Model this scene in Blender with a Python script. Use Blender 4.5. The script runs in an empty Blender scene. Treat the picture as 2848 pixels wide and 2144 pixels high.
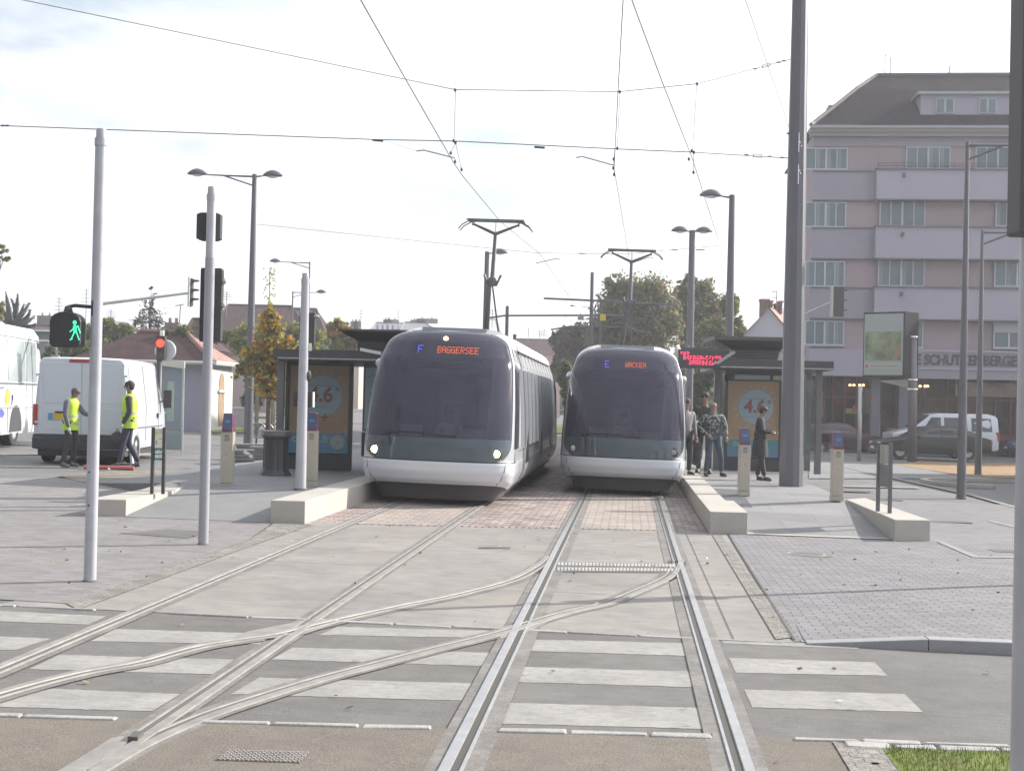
import bpy, math, random
from mathutils import Vector, Matrix
random.seed(7)
D = bpy.data; SC = bpy.context.scene; COL = SC.collection
# ---------------------------------------------------------------- camera
HAZE = .0012; FP = 3800.0; SL = 0.018; PITCH = 42/3800; ROLL = 0.022; EYE = 1.8
_c, _s = math.cos(ROLL), math.sin(ROLL)
CF = Vector((0, math.cos(PITCH), math.sin(PITCH))); _u0 = Vector((0, -math.sin(PITCH), math.cos(PITCH))); _x = Vector((1, 0, 0))
CR = _c*_x + _s*_u0; CU = _c*_u0 - _s*_x; CP = Vector((0, 0, EYE))
cam = D.objects.new('camera', D.cameras.new('camera')); COL.objects.link(cam)
cam.matrix_world = Matrix(((CR.x, CU.x, -CF.x, CP.x), (CR.y, CU.y, -CF.y, CP.y), (CR.z, CU.z, -CF.z, CP.z), (0, 0, 0, 1)))
cam.data.sensor_width = 36; cam.data.lens = 36*FP/2848; cam.data.clip_end = 3000; cam.data.clip_start = .1
SC.camera = cam
# ---------------------------------------------------------------- world and sun
SUN_EL = math.radians(27); SDX, SDY = .88, .47
w = D.worlds.new('World'); SC.world = w; w.use_nodes = True
nt = w.node_tree; nt.nodes.clear()
def N(t, tree=None, **k):
    n = (tree or nt).nodes.new(t)
    for a, b in k.items(): setattr(n, a, b)
    return n
sky = N('ShaderNodeTexSky', sky_type='NISHITA', sun_disc=False, sun_elevation=SUN_EL, sun_rotation=math.atan2(SDX, SDY), air_density=1.2, dust_density=2.5)
skys = N('ShaderNodeVectorMath', operation='SCALE'); skys.inputs['Scale'].default_value = .15
tc = N('ShaderNodeTexCoord'); mp = N('ShaderNodeMapping'); mp.inputs['Scale'].default_value = (1.6, 1.6, 5.5); mp.inputs['Location'].default_value = (.35, .1, .62)
no = N('ShaderNodeTexNoise'); no.inputs['Scale'].default_value = 2.1; no.inputs['Detail'].default_value = 7; no.inputs['Roughness'].default_value = .55
cr = N('ShaderNodeValToRGB'); cr.color_ramp.elements[0].position = .33; cr.color_ramp.elements[1].position = .50
mx = N('ShaderNodeMix', data_type='RGBA')
no2 = N('ShaderNodeTexNoise'); no2.inputs['Scale'].default_value = 4; no2.inputs['Detail'].default_value = 5
cr2 = N('ShaderNodeValToRGB'); cr2.color_ramp.elements[0].color = (.88, .92, .98, 1); cr2.color_ramp.elements[1].color = (.96, 1.0, 1.08, 1); cr2.color_ramp.elements[0].position = .3; cr2.color_ramp.elements[1].position = .6
bg = N('ShaderNodeBackground'); out = N('ShaderNodeOutputWorld'); L = nt.links.new
L(sky.outputs[0], skys.inputs[0]); L(tc.outputs['Generated'], mp.inputs[0]); L(mp.outputs[0], no.inputs['Vector']); L(mp.outputs[0], no2.inputs['Vector'])
L(no.outputs['Fac'], cr.inputs[0]); L(no2.outputs['Fac'], cr2.inputs[0]); L(cr.outputs[0], mx.inputs['Factor']); L(skys.outputs[0], mx.inputs['A']); L(cr2.outputs[0], mx.inputs['B'])
# hazy clouds are brighter round the sun than behind the camera
dt = N('ShaderNodeVectorMath', operation='DOT_PRODUCT'); dt.inputs[1].default_value = (SDX*math.cos(SUN_EL), SDY*math.cos(SUN_EL), math.sin(SUN_EL)); L(tc.outputs['Generated'], dt.inputs[0])
mr = N('ShaderNodeMapRange'); mr.inputs['From Min'].default_value = -.9; mr.inputs['From Max'].default_value = .9; mr.inputs['To Min'].default_value = .17; mr.inputs['To Max'].default_value = 1.01; L(dt.outputs['Value'], mr.inputs['Value']); L(mr.outputs[0], bg.inputs[1])
L(mx.outputs['Result'], bg.inputs[0]); L(bg.outputs[0], out.inputs[0])
sl = D.lights.new('sun', 'SUN'); sl.energy = 5.0; sl.angle = math.radians(.6); sl.color = (1, .95, .87)
sun = D.objects.new('sun', sl); COL.objects.link(sun)
sd = Vector((SDX*math.cos(SUN_EL), SDY*math.cos(SUN_EL), math.sin(SUN_EL))); sun.rotation_euler = sd.to_track_quat('Z', 'Y').to_euler()
vs = SC.view_settings; vs.view_transform = 'Standard'; vs.look = 'None'; vs.exposure = .75; vs.gamma = 1
SC.render.engine = 'CYCLES'
# ---------------------------------------------------------------- geometry helpers
# the photograph's ground falls 1.8 % to the right: z = -SL*x
def ray(px, py): return CF + ((px-1424)/FP)*CR - ((py-1072)/FP)*CU
def G(px, py, h=0.0):
    d = ray(px, py); t = (h-EYE)/(d.z+SL*d.x); return CP+t*d
def WP(px, py, Y): d = ray(px, py); return CP + d*(Y/d.y)
def AP(px, py, z): d = ray(px, py); return CP + d*((z-EYE)/d.z)
def gz(x): return -SL*x
_d = ray(1748, 1127); TH = math.atan2(_d.x, _d.y); CT, ST = math.cos(TH), math.sin(TH)
def TW(l, s, h=0.0):
    x = l*CT+s*ST; return Vector((x, -l*ST+s*CT, gz(x)+h))
def V(*a): return Vector(a)
# ---------------------------------------------------------------- materials
MATS = {}
def mat(name, col, rough=.6, metal=0, var=.0, vs_=4.0, bump=0.0, bs=40.0, emit=None, es=0, spec=.5, col2=None, coat=0, alpha=None, trans=0):
    if name in MATS: return MATS[name]
    m = D.materials.new(name); m.use_nodes = True; t = m.node_tree; b = t.nodes['Principled BSDF']
    c = (*col, 1); b.inputs['Base Color'].default_value = c; b.inputs['Roughness'].default_value = rough; b.inputs['Metallic'].default_value = metal
    b.inputs['Specular IOR Level'].default_value = spec; b.inputs['Coat Weight'].default_value = coat; b.inputs['Transmission Weight'].default_value = trans
    tcn = None
    if var or bump:
        tcn = N('ShaderNodeTexCoord', t)
    if var:
        n = N('ShaderNodeTexNoise', t); n.inputs['Scale'].default_value = vs_; n.inputs['Detail'].default_value = 8; n.inputs['Roughness'].default_value = .62
        t.links.new(tcn.outputs['Object'], n.inputs['Vector'])
        r = N('ShaderNodeValToRGB', t); r.color_ramp.elements[0].position = .32; r.color_ramp.elements[1].position = .68
        c2 = col2 or tuple(min(1, x*(1+var)) for x in col)
        r.color_ramp.elements[0].color = (*[x*(1-var) for x in col], 1); r.color_ramp.elements[1].color = (*c2, 1)
        t.links.new(n.outputs['Fac'], r.inputs[0]); t.links.new(r.outputs[0], b.inputs['Base Color'])
    if bump:
        n = N('ShaderNodeTexNoise', t); n.inputs['Scale'].default_value = bs; n.inputs['Detail'].default_value = 4
        t.links.new(tcn.outputs['Object'], n.inputs['Vector']); bn = N('ShaderNodeBump', t); bn.inputs['Strength'].default_value = bump; bn.inputs['Distance'].default_value = .01
        t.links.new(n.outputs['Fac'], bn.inputs['Height']); t.links.new(bn.outputs[0], b.inputs['Normal'])
    if emit: b.inputs['Emission Color'].default_value = (*emit, 1); b.inputs['Emission Strength'].default_value = es
    MATS[name] = m; return m
def ground_mat(name, col, speck=.25, fine=220, patch=.12, ps=.9, brick=None, streak=0, bcol=None, bump=.3, rough=.85, ang=0.0, mortar=.006, c2=None, stain=None):
    """ground surface: large patches + fine grain, optionally laid in bricks (width, height)"""
    m = D.materials.new(name); m.use_nodes = True; t = m.node_tree; b = t.nodes['Principled BSDF']; Lk = t.links.new
    b.inputs['Roughness'].default_value = rough; b.inputs['Specular IOR Level'].default_value = .25
    tcn = N('ShaderNodeTexCoord', t); mpn = N('ShaderNodeMapping', t); mpn.inputs['Rotation'].default_value = (0, 0, TH+ang); Lk(tcn.outputs['Object'], mpn.inputs[0])
    def noise(sc, det, rg=.6):
        n = N('ShaderNodeTexNoise', t); n.inputs['Scale'].default_value = sc; n.inputs['Detail'].default_value = det; n.inputs['Roughness'].default_value = rg; Lk(mpn.outputs[0], n.inputs['Vector']); return n
    def mul(a_out, fac, lo, hi, p0=.3, p1=.7):
        r = N('ShaderNodeMapRange', t); r.inputs['From Min'].default_value = p0; r.inputs['From Max'].default_value = p1; r.inputs['To Min'].default_value = lo; r.inputs['To Max'].default_value = hi
        Lk(fac, r.inputs['Value']); x = N('ShaderNodeVectorMath', t, operation='SCALE'); Lk(a_out, x.inputs[0]); Lk(r.outputs[0], x.inputs['Scale']); return x.outputs[0]
    base = N('ShaderNodeRGB', t); base.outputs[0].default_value = (*col, 1); o = base.outputs[0]; hgt = None
    if brick:
        br = N('ShaderNodeTexBrick', t); br.inputs['Scale'].default_value = 1; br.inputs['Brick Width'].default_value = brick[0]; br.inputs['Row Height'].default_value = brick[1]
        br.inputs['Mortar Size'].default_value = mortar; br.inputs['Mortar Smooth'].default_value = .3; br.inputs['Bias'].default_value = 0
        br.inputs['Color1'].default_value = (*[x*.86 for x in col], 1); br.inputs['Color2'].default_value = (*(c2 or [x*1.1 for x in col]), 1); br.inputs['Mortar'].default_value = (*(bcol or [x*.35 for x in col]), 1)
        nn = noise(3, 2); ad = N('ShaderNodeVectorMath', t, operation='MULTIPLY_ADD'); ad.inputs[1].default_value = (.03, .03, 0); Lk(nn.outputs['Color'], ad.inputs[0]); Lk(mpn.outputs[0], ad.inputs[2]); Lk(ad.outputs[0], br.inputs['Vector'])
        o = br.outputs['Color']; hgt = br.outputs['Fac']
    o = mul(o, noise(ps, 5).outputs['Fac'], 1-patch, 1+patch)
    o = mul(o, noise(ps*7, 6).outputs['Fac'], 1-patch*.7, 1+patch*.7)
    o = mul(o, noise(fine, 2, .7).outputs['Fac'], 1-speck, 1+speck)
    if streak:
        m2 = N('ShaderNodeMapping', t); m2.inputs['Scale'].default_value = (.5, 16, 1); Lk(mpn.outputs[0], m2.inputs[0]); n = N('ShaderNodeTexNoise', t); n.inputs['Scale'].default_value = 2.2; n.inputs['Detail'].default_value = 6; Lk(m2.outputs[0], n.inputs['Vector']); o = mul(o, n.outputs['Fac'], 1-streak, 1+streak)
    if stain:
        n = noise(stain[0], 4); r = N('ShaderNodeValToRGB', t); sp_ = stain[2] if len(stain) > 2 else (.56, .7); r.color_ramp.elements[0].position = sp_[0]; r.color_ramp.elements[1].position = sp_[1]; Lk(n.outputs['Fac'], r.inputs[0])
        x = N('ShaderNodeMix', t, data_type='RGBA'); Lk(r.outputs[0], x.inputs['Factor']); Lk(o, x.inputs['A']); x.inputs['B'].default_value = (*stain[1], 1); o = x.outputs['Result']
    Lk(o, b.inputs['Base Color'])
    bn = N('ShaderNodeBump', t); bn.inputs['Strength'].default_value = bump; bn.inputs['Distance'].default_value = .006; n = noise(fine*.6, 4); Lk(n.outputs['Fac'], bn.inputs['Height'])
    if hgt is not None:
        b2 = N('ShaderNodeBump', t); b2.invert = True; b2.inputs['Strength'].default_value = .8; b2.inputs['Distance'].default_value = .01; Lk(hgt, b2.inputs['Height']); Lk(bn.outputs[0], b2.inputs['Normal']); bn = b2
    Lk(bn.outputs[0], b.inputs['Normal']); return m
# ---------------------------------------------------------------- mesh builder
class MB:
    def __init__(s): s.v = []; s.f = []; s.mi = []; s.cur = 0
    def poly(s, pts):
        n = len(s.v); s.v += [tuple(p) for p in pts]; s.f.append(tuple(range(n, n+len(pts)))); s.mi.append(s.cur); return s
    def grid(s, rows, closed=False):
        n = len(s.v); R_, C_ = len(rows), len(rows[0])
        for r in rows: s.v += [tuple(p) for p in r]
        for i in range(R_-1):
            for j in range(C_ if closed else C_-1):
                k = (j+1) % C_; s.f.append((n+i*C_+j, n+i*C_+k, n+(i+1)*C_+k, n+(i+1)*C_+j)); s.mi.append(s.cur)
        return s
    def box(s, a, b, bev=0):
        x0, y0, z0 = a; x1, y1, z1 = b; n = len(s.v)
        s.v += [(x0, y0, z0), (x1, y0, z0), (x1, y1, z0), (x0, y1, z0), (x0, y0, z1), (x1, y0, z1), (x1, y1, z1), (x0, y1, z1)]
        for q in ((0, 3, 2, 1), (4, 5, 6, 7), (0, 1, 5, 4), (1, 2, 6, 5), (2, 3, 7, 6), (3, 0, 4, 7)): s.f.append(tuple(n+i for i in q)); s.mi.append(s.cur)
        return s
    def hexa(s, p):   # 8 points: bottom 4, top 4
        n = len(s.v); s.v += [tuple(q) for q in p]
        for q in ((0, 3, 2, 1), (4, 5, 6, 7), (0, 1, 5, 4), (1, 2, 6, 5), (2, 3, 7, 6), (3, 0, 4, 7)): s.f.append(tuple(n+i for i in q)); s.mi.append(s.cur)
        return s
    def prism(s, pts, h0, h1, axis='z'):
        def P(p, h): return {'z': (p[0], p[1], h), 'y': (p[0], h, p[1]), 'x': (h, p[0], p[1])}[axis]
        m = len(pts); n = len(s.v); s.v += [P(p, h0) for p in pts]+[P(p, h1) for p in pts]
        s.f.append(tuple(range(n+m-1, n-1, -1))); s.f.append(tuple(range(n+m, n+2*m))); s.mi += [s.cur]*2
        for i in range(m): j = (i+1) % m; s.f.append((n+i, n+j, n+m+j, n+m+i)); s.mi.append(s.cur)
        return s
    def tube(s, pts, rad, seg=8, cap=True):
        pts = [Vector(p) for p in pts]; rs = rad if isinstance(rad, (list, tuple)) else [rad]*len(pts); rows = []
        for i, p in enumerate(pts):
            d = (pts[min(i+1, len(pts)-1)]-pts[max(i-1, 0)]).normalized()
            a = d.cross(Vector((0, 0, 1)) if abs(d.z) < .95 else Vector((0, 1, 0))).normalized(); b = d.cross(a)
            rows.append([p+rs[i]*(math.cos(2*math.pi*k/seg)*a+math.sin(2*math.pi*k/seg)*b) for k in range(seg)])
        n = len(s.v); s.grid(rows, True)
        if cap:
            s.f.append(tuple(range(n+seg-1, n-1, -1))); m = n+(len(rows)-1)*seg; s.f.append(tuple(range(m, m+seg))); s.mi += [s.cur]*2
        return s
    def lathe(s, prof, seg=16, c=(0, 0, 0), axis='z', sx=1, sy=1):
        rows = []
        for r, h in prof:
            row = []
            for k in range(seg):
                a = 2*math.pi*k/seg; u, v_ = r*math.cos(a)*sx, r*math.sin(a)*sy
                row.append({'z': (c[0]+u, c[1]+v_, c[2]+h), 'y': (c[0]+u, c[1]+h, c[2]+v_), 'x': (c[0]+h, c[1]+u, c[2]+v_)}[axis])
            rows.append(row)
        return s.grid(rows, True)
    def ell(s, c, r, nu=10, nv=7):
        rows = []
        for i in range(nv+1):
            a = -math.pi/2+math.pi*i/nv
            rows.append([(c[0]+r[0]*math.cos(a)*math.cos(2*math.pi*k/nu), c[1]+r[1]*math.cos(a)*math.sin(2*math.pi*k/nu), c[2]+r[2]*math.sin(a)) for k in range(nu)])
        return s.grid(rows, True)
    def build(s, name, m, parent=None, smooth=False, world=False, bevel=0, loc=None):
        me = D.meshes.new(name); vv = s.v
        if world and parent is not None:
            iv = (Matrix.Translation(parent.location) @ parent.rotation_euler.to_matrix().to_4x4()).inverted(); vv = [tuple(iv @ Vector(q)) for q in vv]
        if loc is not None: vv = [(a-loc[0], b-loc[1], c-loc[2]) for a, b, c in vv]
        me.from_pydata([tuple(q) for q in vv], [], s.f); ms = m if isinstance(m, (list, tuple)) else [m]
        for q in ms: me.materials.append(q)
        if len(ms) > 1:
            for i, p in enumerate(me.polygons): p.material_index = s.mi[i]
        if smooth is True:
            for p in me.polygons: p.use_smooth = True
        me.validate(); o = D.objects.new(name, me); COL.objects.link(o)
        if smooth == 'auto':
            for p in me.polygons: p.use_smooth = True
            md = o.modifiers.new('es', 'EDGE_SPLIT'); md.split_angle = math.radians(35)
        if bevel:
            md = o.modifiers.new('bv', 'BEVEL'); md.width = bevel; md.segments = 2; md.limit_method = 'ANGLE'
        if parent is not None: o.parent = parent
        if loc is not None: o.location = loc
        return o
def tag(o, label, cat, group=None, kind=None):
    o['label'] = label; o['category'] = cat
    if group: o['group'] = group
    if kind: o['kind'] = kind
    return o
def struct(o): o['kind'] = 'structure'; return o
def thing(name, label, cat, loc, rz=0, group=None, ry=0):
    o = D.objects.new(name, None); COL.objects.link(o); o.location = loc; o.rotation_euler = (0, ry, rz); o.empty_display_size = .2
    return tag(o, label, cat, group)
def copy_tree(r, loc, label, rz=None):
    def cp(o, par):
        c = o.copy(); COL.objects.link(c); c.parent = par
        for ch in [x for x in D.objects if x.parent == o]: cp(ch, c)
        return c
    c = cp(r, None); c.location = loc; c['label'] = label
    if rz is not None: c.rotation_euler.z = rz
    return c
def text_mesh(txt, size, m, name, parent, loc, rot, ext=.004, align='CENTER', sx=1.0, bold=0):
    cu = D.curves.new(name, 'FONT'); cu.body = txt; cu.size = size; cu.extrude = ext; cu.align_x = align; cu.align_y = 'CENTER'; cu.offset = bold
    ob = D.objects.new('tmp_text', cu); COL.objects.link(ob); dg = bpy.context.evaluated_depsgraph_get(); dg.update()
    me = D.meshes.new_from_object(ob.evaluated_get(dg)); D.objects.remove(ob)
    me.materials.clear(); me.materials.append(m); o = D.objects.new(name, me); COL.objects.link(o); o.parent = parent; o.location = loc; o.rotation_euler = rot; o.scale = (sx, 1, 1); return o
FONT = {'A': '01110 10001 10001 11111 10001 10001 10001', 'B': '11110 10001 10001 11110 10001 10001 11110', 'C': '01110 10001 10000 10000 10000 10001 01110', 'E': '11111 10000 10000 11110 10000 10000 11111', 'F': '11111 10000 10000 11110 10000 10000 10000',
        'G': '01111 10000 10000 10111 10001 10001 01111', 'R': '11110 10001 10001 11110 10100 10010 10001', 'S': '01111 10000 10000 01110 00001 00001 11110', 'W': '10001 10001 10001 10101 10101 11011 10001', 'K': '10001 10010 10100 11000 10100 10010 10001', 'N': '10001 11001 10101 10101 10011 10001 10001'}
# ================================================================ SETTING: ground
M_asph = ground_mat('asphalt_far', (0.170, 0.166, 0.166), .12, 60, .12, .25)
M_cross = ground_mat('crossing_asphalt', (0.144, 0.137, 0.132), .34, 130, .14, .8, streak=.10, stain=(1.1, (.175, .165, .155)))
M_fore = ground_mat('foreground_tarmac', (0.163, 0.143, 0.121), .42, 120, .12, .9, bump=.6)
M_conc = ground_mat('track_concrete', (0.245, 0.229, 0.215), .14, 160, .17, .6, streak=.12, stain=(.55, (.275, .25, .22)))
M_strip = ground_mat('rail_mortar', (.19, .178, .168), .25, 90, .22, 2.2)
M_sett = ground_mat('red_setts', (0.238, 0.198, 0.194), .2, 90, .14, 1.2, brick=(.22, .16), c2=(.40, .33, .30), bcol=(.15, .12, .11), mortar=.012)
M_sett2 = ground_mat('pale_setts', (0.344, 0.297, 0.267), .2, 90, .12, 1.2, brick=(.24, .17), bcol=(.2, .17, .15), mortar=.010)
M_pave = ground_mat('grey_pavers', (0.220, 0.211, 0.220), .1, 130, .07, .6, brick=(.20, .10), bcol=(.09, .085, .09), mortar=.006)
M_pavel = ground_mat('left_pavers', (0.224, 0.211, 0.208), .13, 110, .09, .6, brick=(.20, .10), bcol=(.20, .19, .18), mortar=.004)
M_cob = ground_mat('cobble_border', (0.224, 0.206, 0.189), .4, 45, .25, 4, brick=(.12, .10), bcol=(.21, .20, .18), mortar=.014)
M_plat = ground_mat('platform_slabs', (0.233, 0.229, 0.233), .08, 140, .07, .5, brick=(1.2, .9), bcol=(.18, .18, .18), mortar=.006)
M_plats = ground_mat('platform_tarmac', (0.210, 0.210, 0.213), .12, 140, .08, .5)
M_white = ground_mat('road_paint', (.285, .274, .260), .18, 150, .14, 2.0, bump=.2, streak=.08, stain=(11, (.235, .225, .215), (.54, .72)))
M_gran = ground_mat('kerb_granite', (.34, .33, .32), .25, 90, .16, 3)
M_kerb = ground_mat('kerb_grey', (.30, .30, .31), .12, 120, .08, 2)
M_block = ground_mat('cast_stone', (.41, .385, .35), .06, 200, .05, 1.2, bump=.12)
M_grass = ground_mat('grass', (.13, .17, .035), .35, 60, .3, 2, c2=None, stain=(1.4, (.20, .16, .07)))
M_leaf = ground_mat('fallen_leaves', (.30, .20, .11), .5, 25, .2, 1.5, bump=.8)
M_soil = ground_mat('soil', (.23, .205, .17), .4, 40, .25, 2, bump=.9)
def sheet(name, pts, m, sub=0):
    mb = MB(); mb.poly(pts); return struct(mb.build(name, m))
def pp(name, px, h, m): return sheet(name, [G(a, b, h) for a, b in px], m)
def tp(name, ls, h, m): return sheet(name, [TW(l, s, h) for l, s in ls], m)
near = lambda l: 7.53+.13*l
far = lambda l: 10.80+.04*l
sett = lambda l: 19.88+.3*l if l < .6 else 20.06
tp('ground', [(-260, -12), (320, -12), (320, 420), (-260, 420)], -.02, M_asph)
tp('foreground_tarmac', [(-9, 1.5), (1.16, 1.5), (1.16, near(1.16)), (-9, near(-9))], .004, M_fore)
tp('road_crossing', [(-16, near(-16)+1), (-9, near(-9)), (14, near(14)), (14, far(14)), (-5.0, 11.0), (-16, 11.3)], -.004, M_cross)
tp('track_slab', [(-5.0, far(-5)), (1.35, far(1.3)), (1.46, 20.06), (.6, 20.06), (-4.38, 18.55)], .0, M_conc)
# setts through the station
tp('station_setts', [(-4.4, 18.55), (1.19, 20.06), (1.19, 75), (-4.4, 75)], -.002, M_sett)
tp('pale_setts_a', [(-3.78, sett(-3.78)+.02), (-2.54, sett(-2.54)+.02), (-2.54, 42), (-3.78, 42)], .002, M_sett2)
tp('pale_setts_b', [(-.74, sett(-.74)+.02), (.53, sett(.53)+.02), (.53, 60), (-.74, 60)], .002, M_sett2)
# left paving and its cobble border
pp('left_paving', [(-900, 1630), (-900, 1330), (500, 1330), (760, 1452), (690, 1502), (182, 1677), (0, 1666)], .004, M_pavel)
pp('left_border', [(182, 1676), (690, 1503), (760, 1455), (870, 1458), (696, 1518), (217, 1694)], .006, M_cob)
# right paving
pv = tp('right_paving', [(1.33, far(1.3)+.04), (16, far(16)+.15), (16, 30), (1.9, 30), (1.46, 19.9)], .004, M_pave)
pp('right_border', [(1981, 1487), (2007, 1487), (2209, 1770), (2158, 1777)], .008, M_cob)
# kerb on the right: real step that dies out towards the tracks
mb = MB()
for k, (l0, l1, h0, h1) in enumerate([(1.42, 2.35, .010, .085), (2.355, 4.2, .085, .10), (4.205, 6.4, .10, .10), (6.405, 12, .10, .10)]):
    a = [(l0, far(l0)-.06), (l1, far(l1)-.06), (l1, far(l1)+.10), (l0, far(l0)+.10)]
    mb.hexa([TW(x, y, -.05) for x, y in a]+[TW(a[0][0], a[0][1], h0), TW(a[1][0], a[1][1], h1), TW(a[2][0], a[2][1], h1), TW(a[3][0], a[3][1], h0)])
struct(mb.build('kerb', M_kerb, bevel=.008))
# paving rises to meet the kerb top
mb = MB(); mb.poly([TW(1.42, far(1.42)+.10, .010), TW(2.35, far(2.35)+.10, .083), TW(2.5, far(2.5)+1.6, .006), TW(1.45, far(1.4)+.9, .006)])
mb.poly([TW(2.35, far(2.35)+.10, .083), TW(12, far(12)+.10, .098), TW(12, far(12)+2.2, .006), TW(2.5, far(2.5)+1.6, .006)]); struct(mb.build('pavement_slope', M_pave))
# zebra stripes
ST_ = [[(1472, 1777), (1932, 1788), (1941, 1824), (1454, 1809)], [(1440, 1853), (1955, 1867), (1962, 1911), (1414, 1895)], [(1390, 1953), (1984, 1968), (2000, 2027), (1360, 2010)],
       [(2000, 1773), (2383, 1790), (2390, 1804), (2013, 1788)], [(2029, 1828), (2435, 1841), (2470, 1878), (2045, 1870)], [(2068, 1916), (2518, 1929), (2567, 1979), (2090, 1966)],
       [(940, 1742), (1358, 1753), (1368, 1773), (885, 1765)], [(815, 1800), (1362, 1814), (1345, 1851), (752, 1833)], [(720, 1883), (1310, 1899), (1285, 1947), (640, 1929)],
       [(321, 1748), (765, 1762), (725, 1791), (251, 1782)], [(162, 1820), (650, 1833), (592, 1874), (77, 1860)], [(139, 1914), (503, 1929), (425, 1977), (-60, 1963)],
       [(-300, 1683), (298, 1713), (248, 1736), (-300, 1717)], [(-300, 1757), (143, 1775), (43, 1807), (-300, 1798)]]
mb = MB()
for q in ST_:
    c = [G(a, b, -.0018) for a, b in q]; n = 24; rows = []
    for side in (0, 1):
        p, r = (c[0], c[1]) if side == 0 else (c[3], c[2])
        rows.append([p+(r-p)*i/n+Vector((random.uniform(-.006, .006), random.uniform(-.008, .008), 0)) for i in range(n+1)])
    mb.grid(rows)
struct(mb.build('zebra_stripes', M_white))
# granite edging stones either side of the road
def stones(name, fn, l0, l1, wd, step, m, h=.02):
    mb = MB(); l = l0
    while l < l1:
        e = l+step*random.uniform(.8, 1.2)
        if not any(abs(l+(e-l)/2-r) < .13 for r in (-3.85, -2.45, -.82, .61)):
            j = [random.uniform(-.012, .012) for _ in range(4)]; s0 = fn(l)
            a = [(l+.008, s0+j[0]), (e-.008, fn(e)+j[1]), (e-.01, fn(e)+wd+j[2]), (l+.012, s0+wd+j[3])]
            mb.hexa([TW(x, y, -.03) for x, y in a]+[TW(x, y, h+random.uniform(-.006, .006)) for x, y in a])
        l = e
    return struct(mb.build(name, m, bevel=.012))
stones('near_edging', lambda l: near(l)-.05, -8.5, 8, .065, .42, M_gran, .013)
stones('far_edging', lambda l: far(l)-.05, -6.5, 1.1, .05, .55, M_gran, .007)
stones('corner_edging', lambda l: near(l)-.17, 1.2, 7, .10, .3, M_gran, .014)
# grass corner and its rough stone kerb, bottom right
mb = MB(); gp = [(1.40, near(1.4)-.20), (6.5, near(6.5)-.2), (6.5, 3), (1.40, 3)]; mb.poly([TW(a, b, .012) for a, b in gp]); struct(mb.build('grass_patch', M_grass))
mb = MB()
for i in range(9000):
    a = random.random()**.8; l = 1.42+random.random()**1.2*1.9; s = near(l)-.20-random.random()**1.2*2.0; p = TW(l, s, .008); h = random.uniform(.012, .05); r = random.uniform(0, 6.28); w_ = .003; mb.cur = random.choice([0, 0, 1, 2])
    dx, dy = math.cos(r)*w_, math.sin(r)*w_; b_ = Vector((random.uniform(-.015, .015), random.uniform(-.015, .015), h)); mb.poly([p+V(dx, dy, 0), p-V(dx, dy, 0), p+b_])
go = mb.build('grass_blades', [mat('blade_a', (.16, .22, .04), .6), mat('blade_b', (.24, .27, .06), .6), mat('blade_c', (.30, .26, .12), .7)]); go['kind'] = 'stuff'; go['label'] = 'short green grass tufts in the corner by the road edge'; go['category'] = 'grass'
tp('verge_stones', [(1.15, 1.5), (1.40, 1.5), (1.40, near(1.4)-.18), (1.15, near(1.15)-.06)], .010, M_cob)
# rough soil where the workmen dig
pp('dug_soil', [(160, 1322), (330, 1306), (540, 1310), (600, 1330), (480, 1352), (300, 1350), (220, 1338)], .012, M_soil)
# streets behind
pp('left_pavement', [(-900, 1262), (110, 1258), (420, 1262), (420, 1266), (110, 1264), (-900, 1275)], .0, M_block)
pp('fallen_leaf_bed', [(2480, 1290), (2560, 1284), (3100, 1294), (3100, 1330), (2790, 1329), (2640, 1316)], .006, M_leaf)
pp('front_apron', [(2250, 1281), (2470, 1286), (2640, 1318), (2800, 1330), (2250, 1330)], .002, M_plats)
pp('far_verge', [(1500, 1181), (1580, 1181), (1580, 1204), (1500, 1204)], .02, M_grass)
pp('left_verge', [(590, 1190), (690, 1190), (690, 1203), (590, 1203)], .02, M_grass)
pp('right_verge', [(1880, 1190), (1960, 1190), (1960, 1206), (1880, 1206)], .02, M_grass)
# parking lines on the right
mb = MB()
for q in ([(2342, 1350), (2556, 1354), (2556, 1357), (2342, 1353)], [(2750, 1446), (2830, 1465), (2832, 1469), (2748, 1449)], [(2605, 1506), (2622, 1506), (2722, 1546), (2700, 1547)], [(2700, 1545), (2850, 1548), (2850, 1551), (2700, 1549)],
          [(2348, 1300), (2354, 1300), (2700, 1372), (2840, 1412), (2840, 1416), (2690, 1375)]):
    mb.poly([G(a, b, .012) for a, b in q])
struct(mb.build('bay_lines', M_white))
# metal covers
def cover(name, quad, label, cx=14, cy=4, kind='checker'):
    p = [G(a, b, .006) for a, b in quad]; o = thing(name, label, 'cover', p[0]); mb = MB(); mb.poly(p); mb.build('frame', mat('iron_cover', (.16, .15, .14), .6, .4, var=.2), o, world=True)
    mb = MB()
    for i in range(cx):
        for j in range(cy):
            u0, u1, v0, v1 = (i+.18)/cx, (i+.82)/cx, (j+.2)/cy, (j+.8)/cy
            if kind == 'checker' and (i+j) % 2 == 0: u0 += .1/cx; u1 -= .1/cx
            def q(u, v): return (p[0]*(1-u)+p[1]*u)*(1-v)+(p[3]*(1-u)+p[2]*u)*v
            a = [q(u0, v0), q(u1, v0), q(u1, v1), q(u0, v1)]; mb.hexa([k for k in a]+[k+V(0, 0, .007) for k in a])
    mb.build('stud_pattern' if kind == 'checker' else 'ribs', mat('worn_iron' if kind == 'checker' else 'worn_steel_pale', (.27, .25, .23) if kind == 'checker' else (.42, .40, .38), .55, .3, var=.2) if True else mat('worn_steel', (.36, .33, .30), .45, .5, var=.2), o, world=True); return o
cover('drain_cover', [(635, 2085), (862, 2092), (835, 2121), (600, 2113)], 'rusty studded metal cover set in the tarmac at the bottom of the photo', 18, 6)
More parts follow.
